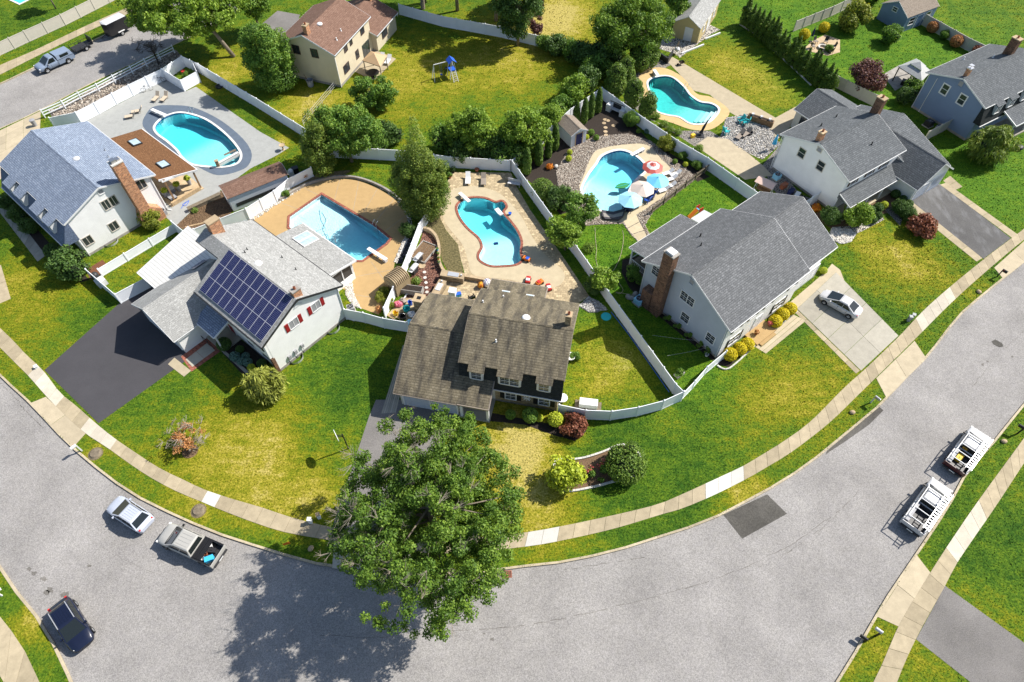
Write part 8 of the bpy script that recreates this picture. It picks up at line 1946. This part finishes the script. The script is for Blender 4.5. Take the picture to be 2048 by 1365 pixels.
# ---- walk of the solar house
area('brick_walk',S2([(362,714),(412,673),(444,701),(383,744)]),.02,'paver_red'); grid_slabs('walk_slabs',quadgrid([(371,720),(385,735),(431,701),(414,687)],1,2),'slab_grey',.05); area('concrete_pad',S2([(336,729),(349,716),(382,742),(368,754)]),.024,'slab_cream'); area('bed_kerb',S2([(446,706),(450,702),(510,755),(505,760)]),.06,'slab_grey',skirt=.1)
rlh = thing('hand_railing','dark metal railing by the porch step of the solar house','railing',S(420,690),R(50)); MB().beam((-.1,-.9,.9),(-.1,.9,.9),.05).build('rail','metal_dark',rlh)
for y in (-.9,0,.9): MB().box(-.12,-.08,y - .02,y + .02,0,.9).build('baluster','metal_dark',rlh)
# ---- street side
mailbox('white mailbox on a white post at the kerb by the tree stump',164,902,R(230),'white','white'); mailbox('black mailbox beside the apron of the stucco house drive',1994,554,R(-50),'black','black'); mailbox('grey mailbox near the grey house apron',1741,806,R(-50),'metal','lightgrey'); mailbox('pale mailbox beside the lower right driveway apron',1751,1272,R(140),'lightgrey','black'); mailbox('black mailbox at the right edge near the parked pickups',2034,868,R(140),'black','black'); mailbox('white mailbox at the left edge above the navy SUV',4,1192,R(30),'white','white')
mailbox('small dark newspaper box next to the pale mailbox',1727,1283,R(140),'black','black',.5)
hp = thing('basketball_hoop','basketball hoop on a black pole beside the driveway','basketball hoop',S(697,898),R(-150)); 
MB().cyl((0,0,0),.06,2.9,10).build('pole','black',hp); MB().beam((0,0,2.75),(.5,0,3.15),.06).beam((0,0,2.45),(.5,0,2.85),.06).build('arm','black',hp)
MB().raw([(x,.65 * math.cos(a) if abs(math.cos(a)) > .01 else 0,3.15 + .42 * math.sin(a)) for x in (.5,.55) for a in [PI * k / 10 for k in range(20)]],[tuple(range(20))[::-1],tuple(range(20,40))] + [(i,(i + 1) % 20,20 + (i + 1) % 20,20 + i) for i in range(20)]).build('backboard','acrylic',hp)
MB().tube([(.8 + .22 * math.cos(a),.22 * math.sin(a),2.95) for a in [2 * PI * k / 14 for k in range(14)]],.018,5,True).build('rim','orange',hp)
yp = S(576,1092); ys_ = thing('yard_sign','small orange yard sign on the grass strip','sign',(yp.x,yp.y,0),R(20)); MB().box(-.28,.28,-.01,.01,.3,.75).build('board','orange',ys_)
for s in (-1,1): MB().box(s * .2 - .01,s * .2 + .01,-.01,.01,0,.4).build('stake','metal',ys_)
for k,(x,y,lb,mm) in enumerate(((622,1045,'white post lamp stub left beside the pavement','white'),(639,1036,'white post with tan cap right beside the pavement','white'),(74,736,'white flat utility cap beside the pavement','white'),(1822,638,'grey green utility pedestal by the pavement','resin_grey'),(1816,642,'second low utility pedestal by the pavement','resin_grey'))): boxy('utility_box',lb,'utility box',x,y,R(20 * k),(.3,.3,.75 if k != 2 else .3),mm,'wood_pale' if k == 1 else mm)
for k,(x,y,lb) in enumerate(((1704,826,'pinkish boulder on the grass strip'),(622,1098,'tan boulder on the grass strip near the orange sign'),(1957,585,'small boulder on the grass strip by the black mailbox'),(2007,884,'pale stone on the grass by the pickups'))): small('boulder',lb,'boulder',MB().ball((0,0,.1),(.3,.24,.2),8,6),'stone_tan',S(x,y),k)
dg = thing('storm_drain','rusty storm drain grate at the kerb under the big tree','drain',Vector((*S(1013,1148)[:2],ROAD_Z)),.05); MB().box(-.45,.45,-.3,.3,0,.03).build('frame','terracotta',dg)
for k in range(6): MB().box(-.36 + k * .14,-.3 + k * .14,-.25,.25,.028,.045).build('bar','metal_dark',dg)

# ================================================================ short grass standing on the lawns and along every paved edge
def grass_blades():
    rs = np.random.RandomState(99)
    def band(y0,y1,x0,x1,dens):
        n = int((y1 - y0) * (x1 - x0) * dens); return rs.uniform(x0,x1,n),rs.uniform(y0,y1,n)
    parts = [band(6,34,-48,60,34),band(34,56,-66,66,30),band(56,80,-72,76,15),band(80,118,-88,96,7)]
    X = np.concatenate([p[0] for p in parts]); Y = np.concatenate([p[1] for p in parts])
    k = np.zeros(X.shape,bool)
    for o in LAWNS: k |= inside_np(X,Y,o)
    den = X * 0
    px = 1024 + F_PX * X / (Y * _fw[1] - CAM_H * _fw[2]); k &= (px > -90) & (px < 2140)
    X,Y = X[k],Y[k]
    keep = np.ones(X.shape,bool)
    for m in MASK:
        a = np.array(m); b0,b1 = a.min(0) - .02,a.max(0) + .02
        q = np.where((X > b0[0]) & (X < b1[0]) & (Y > b0[1]) & (Y < b1[1]))[0]
        if len(q): keep[q] &= ~inside_np(X[q],Y[q],m)
    X,Y = X[keep],Y[keep]; n = len(X)
    far = np.clip((Y - 20) / 70,0,1)
    a = rs.uniform(0,6.283,n); w = rs.uniform(.05,.12,n) * (1 + far); h = rs.uniform(.035,.085,n) * (1 + .5 * far); l = rs.uniform(.02,.11,n); b = rs.uniform(0,6.283,n)
    V = np.zeros((n,3,3))
    V[:,0] = np.stack([X - np.cos(a) * w / 2,Y - np.sin(a) * w / 2,np.full(n,-.005)],1); V[:,1] = np.stack([X + np.cos(a) * w / 2,Y + np.sin(a) * w / 2,np.full(n,-.005)],1)
    V[:,2] = np.stack([X + np.cos(b) * l,Y + np.sin(b) * l,h],1)
    o = np_mesh('grass',V.reshape(-1,3),np.arange(n * 3).reshape(n,3),'grass_blade')
    dry = 0.27 + 0.85 * falloff(X,Y,DRY) + rs.uniform(-.1,.1,n); lush = np.clip(falloff(X,Y,LUSH),0,1)
    for nm,v in (('dry',dry),('lush',lush)): t = o.data.attributes.new(nm,'FLOAT','FACE'); t.data.foreach_set('value',v.astype('f'))
    tag(o,'short green and yellow lawn grass between the houses','grass',kind='stuff')
grass('grass_blade')
grass_blades()
